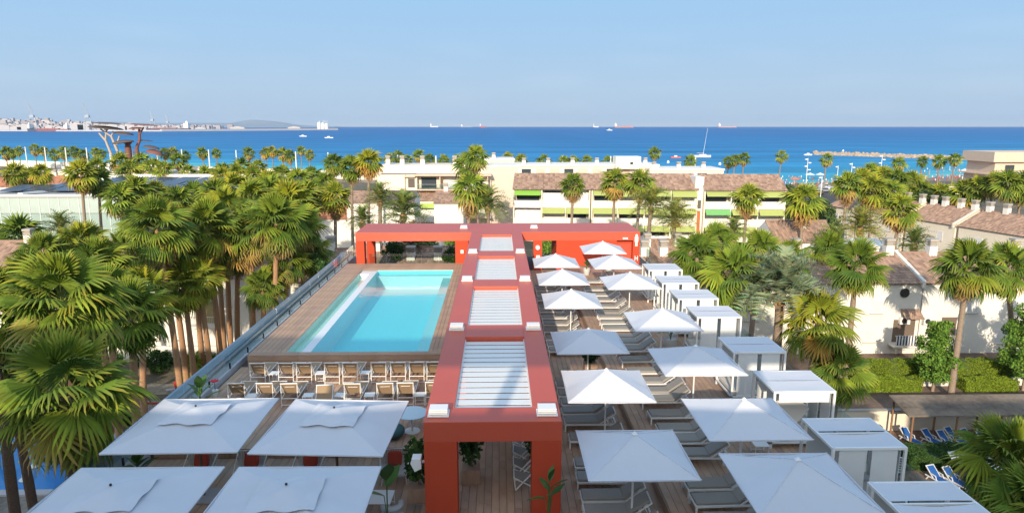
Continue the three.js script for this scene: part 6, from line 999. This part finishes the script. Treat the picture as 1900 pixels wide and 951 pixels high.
// ---------- left garden and pool ----------
{
  const pv = std([0.36, 0.33, 0.29], { map: T.earth, roughness: 1 });
  struct('garden_paving', box(-60, -14, 0.004, 0.03, -52, -10), pv);
  const bl = std([0.03, 0.24, 0.55], { roughness: 0.5 }); const basin = struct('garden_pool', [box(-60, -25.5, 0.035, 0.06, -45.2, -38.2)], bl); part('coping', [box(-60, -25.0, 0.035, 0.16, -38.2, -37.6), box(-60, -25.0, 0.035, 0.16, -45.9, -45.2), box(-25.5, -25.0, 0.035, 0.16, -45.2, -38.2)], M.lightGrey, basin);
  const wm = new THREE.MeshPhysicalMaterial({ transmission: 1, thickness: 0, roughness: 0.05, ior: 1.33, side: THREE.DoubleSide, bumpMap: T.rough, bumpScale: 0.02 }); wm.color.setRGB(0.7, 0.9, 1); struct('garden_pool_water', metric(new THREE.PlaneGeometry(34.5, 7).rotateX(-Math.PI / 2).translate(-42.75, 0.11, -41.7)), wm);
  const arch = thing('water_arch', 'green tubular water arch standing in the lower-left pool', 'pool toy', [-31.2, 0.1, -41.2]); part('tube', new THREE.TubeGeometry(new THREE.CatmullRomCurve3([V(-1.5, 0, 0), V(-1.3, 1.1, 0), V(-0.6, 1.6, 0), V(0.1, 1.45, 0), V(0.6, 0.9, 0), V(0.75, 0, 0)]), 24, 0.07, 8), std([0.35, 0.42, 0.12]), arch); part('foot', new THREE.CylinderGeometry(0.28, 0.32, 0.06, 16).translate(0.75, 0.03, 0), M.white, arch);
  const jet = thing('water_spout', 'small white and yellow water spout in the lower-left pool', 'pool toy', [-29.9, 0.1, -39.5]); part('column', new THREE.CylinderGeometry(0.1, 0.16, 1.0, 12).translate(0, 0.5, 0), M.white, jet); part('head', new THREE.CylinderGeometry(0.22, 0.1, 0.3, 12).translate(0, 1.12, 0), std([0.45, 0.42, 0.08]), jet); part('foot', new THREE.CylinderGeometry(0.3, 0.34, 0.06, 16).translate(0, 0.03, 0), M.white, jet);
  [[-34.2, 0.0, [0.5, 0.05, 0.12], 'magenta flower fountain at the left edge of the pool'], [-33.5, 0.3, [0.55, 0.09, 0.05], 'red flower fountain in the lower-left pool']].forEach(([x, dz, c, lab]) => { const f = thing('flower_fountain', lab, 'pool toy', [x, 0.1, -43.6 + dz]); part('stem', new THREE.TubeGeometry(new THREE.CatmullRomCurve3([V(0.2, 0, 0), V(0.1, 0.8, 0), V(-0.1, 1.6, 0)]), 10, 0.05, 6), std([0.1, 0.25, 0.12]), f); for (let k = 0; k < 8; k++) { const q = part('petal', new THREE.SphereGeometry(0.2, 8, 6).scale(1, 0.25, 0.55).translate(0.22, 0, 0), std(c), f); q.position.set(-0.1, 1.65, 0); q.rotation.y = k * Math.PI / 4; } });
  const br = thing('bridge_rail', 'red-topped railing of the small bridge behind the left palms', 'railing', [-40, 0, -49]); part('handrail', box(0, 15, 1.0, 1.14, -0.06, 0.06), std([0.4, 0.07, 0.045]), br); for (let i = 0; i < 16; i++) part('baluster', box(i - 0.03, i + 0.03, 0.03, 1.0, -0.03, 0.03), M.white, br);
  const wl = thing('garden_wall', 'low whitewashed wall along the left garden behind the palms', 'wall', [-60, 0, -61.4]); part('wall', box(0, 46, 0, 1.5, -0.12, 0.12), M.plaster, wl);
  const sw = struct('garden_path', box(-40, -15, 0.03, 0.05, -55.5, -53.2), std([0.5, 0.43, 0.34], { map: T.earth }));
  [[-35, -57.5, 2.4, 1.3], [-31, -58.8, 2.2, 1.2], [-27.5, -59.5, 1.8, 1.0], [-24, -58, 2.0, 1.1], [-20.5, -58.5, 1.8, 1.1], [-17.5, -57, 1.6, 1.0], [-39.5, -56, 2.2, 1.2], [-44, -57, 2.4, 1.3], [-32.5, -49.8, 1.5, 0.9], [-22.5, -51, 1.7, 0.9], [-18.6, -50, 1.6, 1.0], [-28.2, -47.2, 1.2, 0.8], [-36.5, -46.9, 1.4, 0.8], [-17.2, -44.5, 1.5, 1.0]].forEach(([x, z, r, h], i) => bush('dense green shrub under the left palms, ' + ORD[i] + ' of the undergrowth counted from the back', [x, 0, z], r, h, 2200, i % 2 ? palDark : palTree, 0.13, 'undergrowth in the left garden'));
  // low fan palms in the undergrowth
  [[-32.0, 1.0, -52.5, 3.4], [-23.5, 1.1, -55.5, 3.2], [-27.0, 0.9, -56.6, 3.0], [-19.5, 1.2, -53.5, 3.0], [-36.5, 1.2, -54.5, 3.4], [-20.8, 0.9, -48.5, 2.6]].forEach(([x, y, z, D], i) => { const o = thing('dwarf_palm', 'low fan palm sprouting from the undergrowth of the left garden, ' + ORD[i] + ' clump', 'palm', [x, 0, z], 0, 'low fan palms in the left garden'); part('trunk', new THREE.CylinderGeometry(0.16, 0.24, y, 8).translate(0, y / 2, 0), trunkM, o); for (const [g, m] of crownPlan('f', D, 0, 18, LS.near).slice(0, 18)) { const l = part('leaf', g, leafM, o); l.applyMatrix4(m); l.position.y += y; } });
  // garden lamps
  [[-23.3, -60.3], [-18.4, -60.5], [-29.5, -60.2]].forEach(([x, z], i) => { const o = thing('garden_lamp', ['grey garden lamp post left of the trunk cluster', 'grey garden lamp post right of the trunk cluster', 'grey garden lamp post behind the slender left palm'][i], 'lamp', [x, 0, z]); part('post', bar(V(0, 0, 0), V(0, 2.4, 0), 0.05, 8), M.grey, o); part('head', box(-0.35, 0.1, 2.38, 2.46, -0.12, 0.12), M.grey, o); });
  // seated person in a red top
  const ps = thing('person', 'person in a red top sitting by the path under the left palms', 'person', [-26.9, 0.0, -53.6], 0.5);
  const cap = (a, b, r1, r2) => [a, b, r1, r2], bones = [cap(V(0, 0.5, 0), V(0, 0.98, 0.05), 0.15, 0.15), cap(V(0, 0.98, 0.05), V(0, 1.12, 0.05), 0.14, 0.06), cap(V(-0.18, 0.98, 0.04), V(-0.22, 0.72, 0.12), 0.055, 0.045), cap(V(-0.22, 0.72, 0.12), V(-0.1, 0.6, 0.36), 0.045, 0.035), cap(V(0.18, 0.98, 0.04), V(0.22, 0.72, 0.12), 0.055, 0.045), cap(V(0.22, 0.72, 0.12), V(0.1, 0.6, 0.36), 0.045, 0.035), cap(V(-0.1, 0.5, 0), V(-0.12, 0.5, 0.42), 0.09, 0.065), cap(V(-0.12, 0.5, 0.42), V(-0.12, 0.08, 0.4), 0.06, 0.04), cap(V(0.1, 0.5, 0), V(0.12, 0.5, 0.42), 0.09, 0.065), cap(V(0.12, 0.5, 0.42), V(0.12, 0.08, 0.4), 0.06, 0.04), cap(V(-0.12, 0.05, 0.38), V(-0.12, 0.04, 0.56), 0.045, 0.03), cap(V(0.12, 0.05, 0.38), V(0.12, 0.04, 0.56), 0.045, 0.03), cap(V(0, 1.12, 0.05), V(0, 1.2, 0.07), 0.05, 0.06)];
  const bodyG = bones.map(([a, b, r1, r2]) => mergeGeometries([bar(a, b, r1, 10, r2), new THREE.SphereGeometry(r1, 10, 8).translate(a.x, a.y, a.z), new THREE.SphereGeometry(r2, 10, 8).translate(b.x, b.y, b.z)].map(g => g.toNonIndexed())));
  bodyG.push(new THREE.SphereGeometry(0.105, 14, 12).scale(0.85, 1.15, 1).translate(0, 1.3, 0.08).toNonIndexed(), new THREE.ConeGeometry(0.02, 0.04, 6).rotateX(1.57).translate(0, 1.29, 0.19).toNonIndexed());
  part('body', merge(bodyG.map((g, i) => paint(g, i < 6 ? [0.5, 0.05, 0.04] : i < 12 && i > 5 ? [0.05, 0.06, 0.10] : [0.45, 0.27, 0.19]))), std([1, 1, 1], { vertexColors: true }), ps); part('hair', new THREE.SphereGeometry(0.115, 14, 10, 0, 6.3, 0, 1.7).scale(0.9, 1.1, 1.02).translate(0, 1.33, 0.06), std([0.04, 0.025, 0.015]), ps);
  const st = thing('garden_bench', 'low pale stone bench under the person in the left garden', 'bench', [-26.9, 0, -53.7], 0.5); part('seat', cbox(-0.9, 0.9, 0.32, 0.41, -0.25, 0.25), M.lightGrey, st); part('support', box(-0.8, -0.6, 0, 0.32, -0.2, 0.2), M.lightGrey, st); part('support', box(0.6, 0.8, 0, 0.32, -0.2, 0.2), M.lightGrey, st);
}
function pillowGeo(s) { const g = new THREE.SphereGeometry(1, 20, 16), p = g.attributes.position; for (let i = 0; i < p.count; i++) { const x = p.getX(i), y = p.getY(i), z = p.getZ(i), k = v => Math.sign(v) * Math.pow(Math.abs(v), 0.42); p.setXYZ(i, k(x) * s, k(y) * s, z * s * 0.36); } g.computeVertexNormals(); return metric(g); }
// ---------- front-left lounge: armchairs with red cushions, tables, plants ----------
{
  const rope = std([0.50, 0.49, 0.46], { roughness: 0.9, bumpMap: T.weave, bumpScale: 0.004 }); let proto;
  const chairs = [[-10.2, 'woven white lounge armchair with red cushion, leftmost of four'], [-8.5, 'woven white lounge armchair with red cushion, second from left'], [-6.5, 'woven white lounge armchair with red cushion, third from left'], [-3.62, 'woven white lounge armchair with red cushion beside the red pergola']];
  const slatBack = (() => { const g = []; for (let i = 0; i < 13; i++) { const t = i / 12, x = -0.46 + 0.92 * t; g.push(sbar(V(x * 0.88, 0.36, 0.02), V(x * 1.06, 0.8, -0.24 + 0.06 * Math.abs(x)), 0.055, 0.014)); } return g; })();
  chairs.forEach(([x, lab], i) => { const pos = [x, LOW, -21.5]; if (proto) { dup(proto, pos, rr(-0.12, 0.12), lab); } else { const o = proto = thing('lounge_armchair', lab, 'armchair', pos, 0.05, 'lounge armchairs under the large parasols'); part('back', slatBack, rope, o); part('seat', cbox(-0.46, 0.46, 0.3, 0.4, 0, 0.78, 0.03), rope, o); for (const [a, b] of [[-0.44, 0.06], [0.44, 0.06], [-0.42, 0.74], [0.42, 0.74]]) part('leg', bar(V(a * 0.9, 0.31, b), V(a, 0.003, b), 0.016, 6), M.white, o); part('frame', [bar(V(-0.5, 0.82, -0.24), V(0.5, 0.82, -0.24), 0.018), bar(V(-0.5, 0.82, -0.24), V(-0.46, 0.42, 0.7), 0.016), bar(V(0.5, 0.82, -0.24), V(0.46, 0.42, 0.7), 0.016)], M.white, o); }
    const c = solo('red_cushion', pillowGeo(0.25).rotateX(-0.35).translate(x + 0.02, LOW + 0.63, -21.42), M.redCushion, 'square brick-red cushion on ' + ['the leftmost', 'the second', 'the third', 'the pergola-side'][i] + ' lounge armchair', 'cushion', 'red cushions on the armchairs'); });
  sideTable('low square white table beside the tall pot plant, bottom left of the pergola', [-3.75, LOW, -19.3], 0.8, 0.45);
  const dc = thing('dining_chair', 'white metal chair with curved grey backrest near the pergola post', 'chair', [-3.25, LOW, -18.5], 0.5); part('backrest', new THREE.TorusGeometry(0.28, 0.09, 8, 20, Math.PI).scale(1, 1, 1).rotateX(Math.PI / 2).translate(0, 0.66, 0), std([0.4, 0.4, 0.4]), dc); part('seat', cbox(-0.27, 0.27, 0.4, 0.45, -0.27, 0.27), std([0.4, 0.4, 0.4]), dc); for (const [a, b] of [[-1, -1], [1, -1], [-1, 1], [1, 1]]) part('leg', bar(V(a * 0.22, 0.4, b * 0.22), V(a * 0.3, 0.003, b * 0.3), 0.015), M.white, dc); part('back_frame', [bar(V(-0.28, 0.44, 0), V(-0.34, 0.72, 0), 0.014), bar(V(0.28, 0.44, 0), V(0.34, 0.72, 0), 0.014)], M.white, dc);
  const rt = thing('round_table', 'round pale glass-topped table beside the pergola', 'table', [-3.35, DECK, -24.1]); part('table_top', new THREE.CylinderGeometry(0.62, 0.62, 0.03, 28).translate(0, 0.73, 0), std([0.55, 0.68, 0.74], { roughness: 0.08 }), rt); part('leg', [bar(V(0, 0.003, 0), V(0, 0.72, 0), 0.04, 8)], M.white, rt); part('base', new THREE.CylinderGeometry(0.3, 0.32, 0.02, 20).translate(0, 0.012, 0), M.white, rt);
  const rt2 = dup(rt, [-7.3, DECK, -24.2], 0, 'round pale glass-topped table between the two back parasols');
  solo('pouf', new THREE.SphereGeometry(0.45, 18, 14).scale(1, 0.55, 1).translate(-4.0, DECK + 0.25, -23.6), M.teal, 'dark teal floor cushion beside the round glass table', 'pouf');
  // big-leaf potted plants
  const leafBig = (L, W, bend) => { const n = 8, pos = [], idx = []; for (let i = 0; i <= n; i++) { const t = i / n, w = W * Math.sin(Math.PI * Math.min(0.98, 0.06 + t * 0.92)) * (1 - 0.25 * t), y = -bend * t * t * L; pos.push(-w, y + 0.05 * w, t * L, 0, y - 0.02, t * L, w, y + 0.05 * w, t * L); } for (let i = 0; i < n; i++) for (let k = 0; k < 2; k++) { const a = i * 3 + k; idx.push(a, a + 3, a + 1, a + 1, a + 3, a + 4); } const g = new THREE.BufferGeometry(); g.setAttribute('position', new THREE.Float32BufferAttribute(pos, 3)); g.setIndex(idx); g.computeVertexNormals(); return metric(g); };
  const bananaM = [[0.055, 0.12, 0.035], [0.075, 0.15, 0.04], [0.11, 0.18, 0.06]].map(c => { const m = leafM.clone(); m.vertexColors = false; m.color.setRGB(...c); m.roughness = 0.4; return m; }), pot = std([0.62, 0.62, 0.60], { roughness: 0.6 });
  const bigPlant = (lab, pos, hgt, n, L, W, pr = 0.28, potH = 0.5, grp) => { const o = thing('potted_plant', lab, 'plant', pos, 0, grp); part('pot', new THREE.LatheGeometry([[0.001, 0.003], [pr * 0.75, 0.003], [pr, potH], [pr * 0.9, potH], [pr * 0.85, potH - 0.06], [0.001, potH - 0.06]].map(p => new THREE.Vector2(...p)), 20), pot, o); const gs = [leafBig(L, W, 0.25), leafBig(L * 0.85, W, 0.5), leafBig(L * 0.7, W * 0.85, 0.15)]; for (let i = 0; i < n; i++) { const a = i * 2.4 + 0.4, t = i / n, y = potH + (hgt - potH) * (0.45 + 0.55 * (1 - t)), el = 1.25 - t * 1.0, s = V(Math.sin(a) * 0.12 * t, y, Math.cos(a) * 0.12 * t); part('stem', bar(V(0, potH - 0.06, 0), s, 0.018, 5, 0.012), bananaM[2], o); const l = part('leaf', gs[i % 3], bananaM[i % 3], o); l.applyMatrix4(leafMatrix(a, el, rr(-0.3, 0.3), 1, s)); } return o; };
  bigPlant('tall pot plant with one upright paddle leaf left of the pergola', [-3.3, LOW, -18.0], 1.75, 3, 0.85, 0.24, 0.3, 0.45);
  bigPlant('green broad-leaved plant under the left edge of the back left parasol', [-11.9, LOW, -20.6], 1.0, 9, 0.6, 0.16, 0.25, 0.4); bigPlant('green broad-leaved plant showing above the back left parasol', [-11.2, DECK, -23.9], 1.9, 9, 0.7, 0.17, 0.3, 0.45); bigPlant('banana plant with pale folded leaf before the right pergola post', [1.4, DECK, -17.4], 1.7, 8, 0.55, 0.10, 0.26, 0.45);
  bigPlant('potted plant between the far cabanas and parasols', [9.0, RIGHT, -33.4], 1.1, 10, 0.55, 0.12, 0.3, 0.55); bigPlant('white pot plant beside the fourth parasol of the cabana row', [8.6, RIGHT, -32.2], 1.2, 8, 0.6, 0.14, 0.34, 0.6); bigPlant('small potted plant near the red wall under the far parasols', [8.4, RIGHT, -50.2], 1.0, 9, 0.5, 0.12); bigPlant('potted plant at the far right under the last parasol', [6.6, RIGHT, -49.5], 0.9, 8, 0.45, 0.12);
  // split-leaf shrubs
  const shrub = (lab, pos, rx, ry, n) => { const o = thing('planter_shrub', lab, 'plant', pos); part('planter', cbox(-0.3, 0.3, 0.003, 0.5, -0.3, 0.3), woodTints[3], o); part('foliage', leafCloud(n, 0.11, () => { const q = inBall(rx, ry, rx); return [q[0], 0.5 + ry + q[1] * 0.95, q[2]]; }, palDark), leafM, o); part('stem', bar(V(0, 0.45, 0), V(0, 0.6 + ry, 0), 0.03), trunkM, o); };
  shrub('dark split-leaf plant behind the left pergola post, inside', [-0.95, DECK, -20.4], 0.38, 0.95, 420); shrub('dark split-leaf plant outside the left pergola post', [-2.55, DECK, -19.3], 0.42, 0.8, 380); shrub('green shrub in a planter under the third pergola-side parasol', [4.3, DECK, -30.2], 0.42, 0.5, 380); shrub('dark plant inside the pergola by the right post', [1.2, DECK, -20.8], 0.35, 0.8, 300);
  // red flower in a planter at the parapet
  const rf = thing('flower_pot', 'red flower in a pot on the parapet ledge', 'plant', [-12.25, DECK, -27.6]); part('pot', new THREE.CylinderGeometry(0.14, 0.1, 0.3, 14).translate(0, 0.152, 0), pot, rf); part('stem', bar(V(0, 0.3, 0), V(0, 0.62, 0), 0.015), bananaM[0], rf); for (let k = 0; k < 7; k++) { const q = part('petal', new THREE.SphereGeometry(0.11, 8, 6).scale(1, 0.3, 0.5).translate(0.1, 0, 0), std([0.6, 0.03, 0.05]), rf); q.position.y = 0.66; q.rotation.set(0, k * 0.9, 0.4); }
  // folding director chairs lined up inside the pergola
  let dp; for (let i = 0; i < 6; i++) { const lab = 'folding deck chair with dark sling inside the pergola, ' + ORD[i] + ' from the camera', pos = [0.95, DECK, -19.6 - i * 0.85]; if (dp) { dup(dp, pos, rr(-0.08, 0.08), lab); continue; } const o = dp = thing('folding_chair', lab, 'chair', pos, 0, 'folding chairs inside the pergola'), w = 0.56; const bs = []; for (const z of [0, -w]) { part('frame', [sbar(V(-0.45, 0.1, z), V(0.32, 0.95, z), 0.035), sbar(V(-0.5, 0.52, z), V(0.35, 0.06, z), 0.035), sbar(V(-0.5, 0.52, z), V(-0.45, 0.1, z), 0.03)], M.white, o); } part('crossbar', [sbar(V(0.32, 0.95, -w), V(0.32, 0.95, 0), 0.03), sbar(V(-0.5, 0.52, -w), V(-0.5, 0.52, 0), 0.035)], M.white, o); part('sling', [sbar(V(-0.5, 0.5, -w / 2), V(0.0, 0.38, -w / 2), w - 0.06, 0.014), sbar(V(0.0, 0.38, -w / 2), V(0.32, 0.93, -w / 2), w - 0.06, 0.014)], M.cushion, o); }
}
// ---------- roof sculpture of giant metal trees by the promenade ----------
{
  const [x, y, z] = [-156.21, 4.10, -290.00], o = thing('metal_tree_sculpture', 'tall sculpture of steel tree trunks carrying flat brown disc canopies by the promenade', 'sculpture', [x, 0, z]);
  const steelP = std([0.44, 0.38, 0.32]), red = std([0.20, 0.085, 0.065]), disc = std([0.10, 0.08, 0.075]), s = 290 / 1250, P = (px, py) => V((px - 240) * s * 1.02, y + (311 - py) * s * 1.02, 0), B = (a, b, c, d, r, m) => part('branch', bar(P(a, b), P(c, d), r, 7, r * 0.75), m, o);
  B(214, 300, 203, 263, 0.6, steelP); B(203, 263, 193, 250, 0.5, steelP); B(203, 263, 206, 246, 0.45, steelP); B(206, 246, 211, 241, 0.35, steelP); B(222, 282, 214, 256, 0.6, steelP); B(214, 256, 196, 243, 0.4, steelP); B(214, 256, 218, 247, 0.35, steelP); B(222, 270, 228, 255, 0.4, steelP);
  part('trunk', bar(P(240, 320), P(241, 272), 1.5, 10, 1.2), red, o); B(241, 272, 236, 264, 0.8, red); B(241, 272, 248, 264, 0.7, red); B(256, 276, 263, 262, 0.7, red); B(263, 262, 264, 243, 0.6, red); B(264, 252, 272, 240, 0.4, red); part('trunk', bar(P(255, 320), P(256, 276), 1.0, 8, 0.8), red, o);
  const D = (px, py, w, h, tilt, c = disc) => { const g = new THREE.SphereGeometry(1, 24, 8, 0, 6.3, 0, Math.PI / 2).scale(w * s * 0.56, h * s * 0.9, w * s * 0.4); const d = part('disc_canopy', g, c, o); const p = P(px, py); d.position.set(p.x, p.y, rr(-3, 3)); d.rotation.z = tilt; };
  D(205, 242, 54, 5, -0.10); D(214, 234, 46, 3, -0.04); D(233, 252, 30, 5, -0.12); D(240, 267, 34, 6, 0.12); D(262, 243, 24, 4, 0.02, red); D(270, 236, 50, 2, -0.06, red); D(266, 264, 26, 2, -0.05); D(282, 276, 26, 5, -0.2); D(286, 286, 26, 8, -0.25, red);
}
// ---------- promenade: white masts, low wall, lamps, cars, beach life ----------
{
  const mx = [[-226.14, 5.28, -330.00], [-213.71, 5.27, -325.00], [-201.03, 5.52, -320.00], [-190.20, 5.37, -318.00], [-176.24, 5.43, -312.00], [-159.55, 5.12, -300.00], [-149.12, 6.74, -300.00], [-136.57, 6.71, -296.00], [-123.38, 6.45, -292.00], [-109.13, 6.14, -285.00], [-80.10, 7.58, -270.00], [-65.39, 8.00, -262.00], [-35.56, 8.39, -240.00], [-21.38, 8.47, -232.00], [6.34, 8.55, -230.00], [21.72, 8.35, -230.00], [37.73, 8.27, -228.00], [65.53, 8.42, -225.00]];
  let proto; mx.forEach((p, i) => { const lab = 'white promenade mast by the sea, ' + ORD[i] + ' from the left', pos = [p[0], 0, p[2]]; if (proto) return dup(proto, pos, 0, lab); const o = proto = thing('promenade_mast', lab, 'mast', pos, 0, 'white masts along the promenade'); part('pole', bar(V(0, 0, 0), V(0, 11.6, 0), 0.3, 8, 0.22), M.white, o); part('base', new THREE.CylinderGeometry(0.6, 0.7, 0.8, 8).translate(0, 0.4, 0), M.white, o); });
  const w = thing('promenade_wall', 'low white promenade wall along the left seafront', 'wall', [0, 0, 0]); part('wall', [sbar(V(-330, 1.6, -402), V(-230, 1.6, -356), 0.6, 3.2), sbar(V(-230, 1.6, -356), V(-90, 1.6, -292), 0.6, 3.2), sbar(V(-90, 1.6, -292), V(-20, 1.6, -262), 0.6, 3.2)], M.plaster, w);
  // street lamps by the beach
  const lamp = (lab, p, h, heads) => { const o = thing('beach_lamp', lab, 'lamp', [p[0], 0, p[2]]); part('pole', bar(V(0, 0, 0), V(0, h, 0), 0.14, 6, 0.09), M.white, o); for (let i = 0; i < heads; i++) part('lamp_head', box(-0.9 + (i % 2) * 1.1, -0.1 + (i % 2) * 1.1, h - 0.5 - i * 1.1, h - 0.2 - i * 1.1, -0.3, 0.3), M.white, o); };
  lamp('white beach lighting mast with several heads right of the awning block', [98.77, 1.40, -215.00], 11.5, 4); lamp('white lamp post on the beach before the breakwater', [113.79, 2.60, -225.00], 8.5, 1); lamp('two-armed lamp post on the beach left of the grove', [113.19, 2.59, -215.00], 10, 2); lamp('white lighting mast behind the palm grove', [122.67, 2.57, -215.00], 12.5, 3); lamp('pale lamp post in the car park', [89.34, 2.77, -185.00], 8, 1); lamp('white lamp post on the flat roof terrace behind the awning blocks', [36.76, 6.03, -178.00], 11, 1);
  const park = struct('car_park', box(70, 135, 0.01, 0.03, -232, -182), std([0.10, 0.10, 0.10], { map: T.earth }));
  const carG = { body: (() => { const sh = new THREE.Shape([[-2.1, 0.3], [2.1, 0.3], [2.15, 0.75], [1.3, 0.9], [0.7, 1.42], [-1.2, 1.45], [-1.9, 0.95], [-2.15, 0.85]].map(p => new THREE.Vector2(...p))); return metric(new THREE.ExtrudeGeometry(sh, { depth: 1.6, bevelEnabled: true, bevelThickness: 0.08, bevelSize: 0.06, bevelSegments: 2 }).translate(0, 0, -0.8)); })(), win: metric(new THREE.ExtrudeGeometry(new THREE.Shape([[-1.6, 0.95], [1.15, 0.93], [0.62, 1.36], [-1.12, 1.38]].map(p => new THREE.Vector2(...p))), { depth: 1.78, bevelEnabled: false }).translate(0, 0, -0.89)), wheel: new THREE.CylinderGeometry(0.32, 0.32, 0.2, 14).rotateX(Math.PI / 2) };
  [[[105.00, -227.71], [0.04, 0.045, 0.05], 'dark parked car left of the lamp post in the beach car park'], [[102.80, -218.54], [0.03, 0.04, 0.07], 'dark blue parked car nearest in the beach car park'], [[101.20, -211.71], [0.04, 0.04, 0.045], 'black parked car front row of the beach car park'], [[108.21, -222.03], [0.25, 0.27, 0.3], 'grey parked car beside the pale lamp post'], [[111.26, -223.82], [0.75, 0.75, 0.73], 'white parked van at the right of the beach car park'], [[114.83, -235.46], [0.5, 0.52, 0.55], 'silver parked car in the rear row of the beach car park'], [[75.05, -173.83], [0.03, 0.03, 0.035], 'black car parked right of the awning block'], [[111.01, -239.70], [0.35, 0.36, 0.38], 'grey car in the rear row behind the dark car']].forEach(([p, c, lab], i) => { const o = thing('parked_car', lab, 'car', [p[0], 0.03, p[1]], 0.3 + (i % 3) * 0.1, 'cars parked by the beach'); part('body', carG.body, std(c, { roughness: 0.25, clearcoat: 1 }), o); part('window', carG.win, winM, o); for (const [x, z] of [[-1.35, 0.78], [1.35, 0.78], [-1.35, -0.78], [1.35, -0.78]]) part('wheel', carG.wheel, M.dark, o).position.set(x, 0.32, z); });
  // bathers and beach things, too small and many to count
  const crowd = thing('beach_crowd', 'crowd of bathers, towels and small parasols along the water line', 'crowd', [110, 0, -262]); crowd.userData.kind = 'stuff';
  const bits = [[], [], [], []]; for (let i = 0; i < 900; i++) { const x = rr(40, 300), k = coast.findIndex(c => c[0] > x), a = coast[k - 1], b = coast[k], zc = a[1] + (b[1] - a[1]) * (x - a[0]) / (b[0] - a[0]), z = zc + (i % 3 === 0 ? -rr(0, 30) : rr(1, 16)); const t = i % 4, h = i % 3 === 0 ? 0.7 : rr(0.5, 1.6); const g = i % 9 === 0 && i % 3 ? new THREE.ConeGeometry(1.1, 0.5, 8).translate(0, 1.9, 0).toNonIndexed() : new THREE.CapsuleGeometry(0.2, h * 0.6, 2, 6).translate(0, h / 2, 0).toNonIndexed(); bits[t].push(g.translate(x - 110, 0, z + 262)); }
  bits.forEach((l, i) => { part('bathers', l, std([[0.5, 0.28, 0.2], [0.75, 0.74, 0.72], [0.45, 0.08, 0.07], [0.08, 0.18, 0.4]][i]), crowd).userData.kind = 'stuff'; });
  [[113.01, -255.47], [128.82, -277.32], [133.05, -277.24], [210.64, -301.97], [219.12, -305.22]].forEach((p, i) => { const o = thing('beach_parasol', ['orange beach parasol left of the slim beach palm', 'white beach parasol at the water line, left', 'white beach parasol at the water line, right', 'white beach tent near the right beach building', 'pale beach parasol close to the right beach building'][i], 'parasol', [p[0], 0, p[1]]); part('pole', bar(V(0, 0, 0), V(0, 2, 0), 0.05), M.white, o); part('canopy', new THREE.ConeGeometry(2.0, 0.9, 10, 1, true).translate(0, 2.1, 0), std(i === 0 ? [0.55, 0.2, 0.1] : [0.75, 0.74, 0.72]), o); });
  [[128.61, 4.80, -190.00], [130.19, 4.64, -190.00]].forEach((p, i) => { const o = thing('beach_kiosk', ['white beach hut behind the grove, left', 'white beach hut behind the grove, right'][i], 'hut', [p[0], 0, p[2]]); part('wall', box(0, 1.4 + i * 0.2, 0, 4.6, -2, 0), M.plaster, o); part('door', box(0.4, 1.0, 0, 2.1, 0.003, 0.03), M.grey, o); });
}
// ---------- trees and bushes in the middle distance ----------
{
  const round = t => Math.sin(Math.PI * Math.min(1, 0.15 + t * 0.8));
  [[66.89, 6.91, -150.00], [60.74, 6.33, -140.00], [58.23, 8.56, -120.00], [76.05, 6.23, -175.00]].forEach((p, i) => leafyTree('round grey-green pine right of the awning blocks, ' + ['rear left', 'front left', 'beside the skirted palm', 'farthest'][i], [p[0], 0, p[2]], Math.max(3, p[1] - 0.4), 4.2, palPine, 5000, round, 0.28, 'pines right of the awning blocks'));
  [[78.47, 10.27, -122.00], [80.08, 9.69, -118.00], [80.79, 9.35, -140.00], [81.65, 9.31, -132.00]].forEach((p, i) => leafyTree('dark leafy tree in the grove behind the row houses, ' + ORD[i] + ' of four', [p[0], 0, p[2]], Math.max(3.5, p[1] - 0.6), 4.6, palPine, 6000, round, 0.3, 'leafy trees in the grove'));
  [[7.67, 4.35, -106.00, 2.6], [10.00, 4.35, -106.00, 2.4], [12.85, 4.34, -106.00, 2.2], [15.15, 4.49, -104.00, 2.0], [0.73, 6.91, -98.00, 3.6], [-4.90, 9.24, -80.00, 1.8], [-8.20, 10.06, -72.00, 2.4], [15.55, 8.55, -75.00, 2.4], [27.06, 7.91, -78.00, 2.0], [36.97, 7.25, -88.00, 1.6]].forEach(([x, y, z, r], i) => bush(['bright green bush before the narrow awning block', 'bright green bush before the second awning block, left', 'bright green bush before the second awning block, right', 'bright green bush before the long awning block', 'tall green bush at the blank beige wall', 'green bush at the foot of the central palms', 'green bush behind the portal roof', 'green bush right behind the portal end', 'green bush beneath the low date palm', 'green bush beside the flat-roofed annexe'][i], [x, Math.max(0, y - r * 1.2), z], r, r * 0.8, 2600, palTree, 0.16, 'green bushes before the apartments'));
  [[-9.5, 10.6, -60], [-4.5, 10.2, -60.4], [-16, 9.8, -58.8], [-14.6, 9.6, -56.2]].forEach(([x, y, z], i) => bush(['green shrub seen in the left part of the portal opening', 'green shrub seen in the right part of the portal opening', 'shrub outside the parapet beside the portal', 'shrub growing against the parapet corner'][i], [x, y - 0.6, z], 1.2, 1.0, 1500, palDark, 0.12));
}

shadows(scene);
renderer.render(scene, camera);
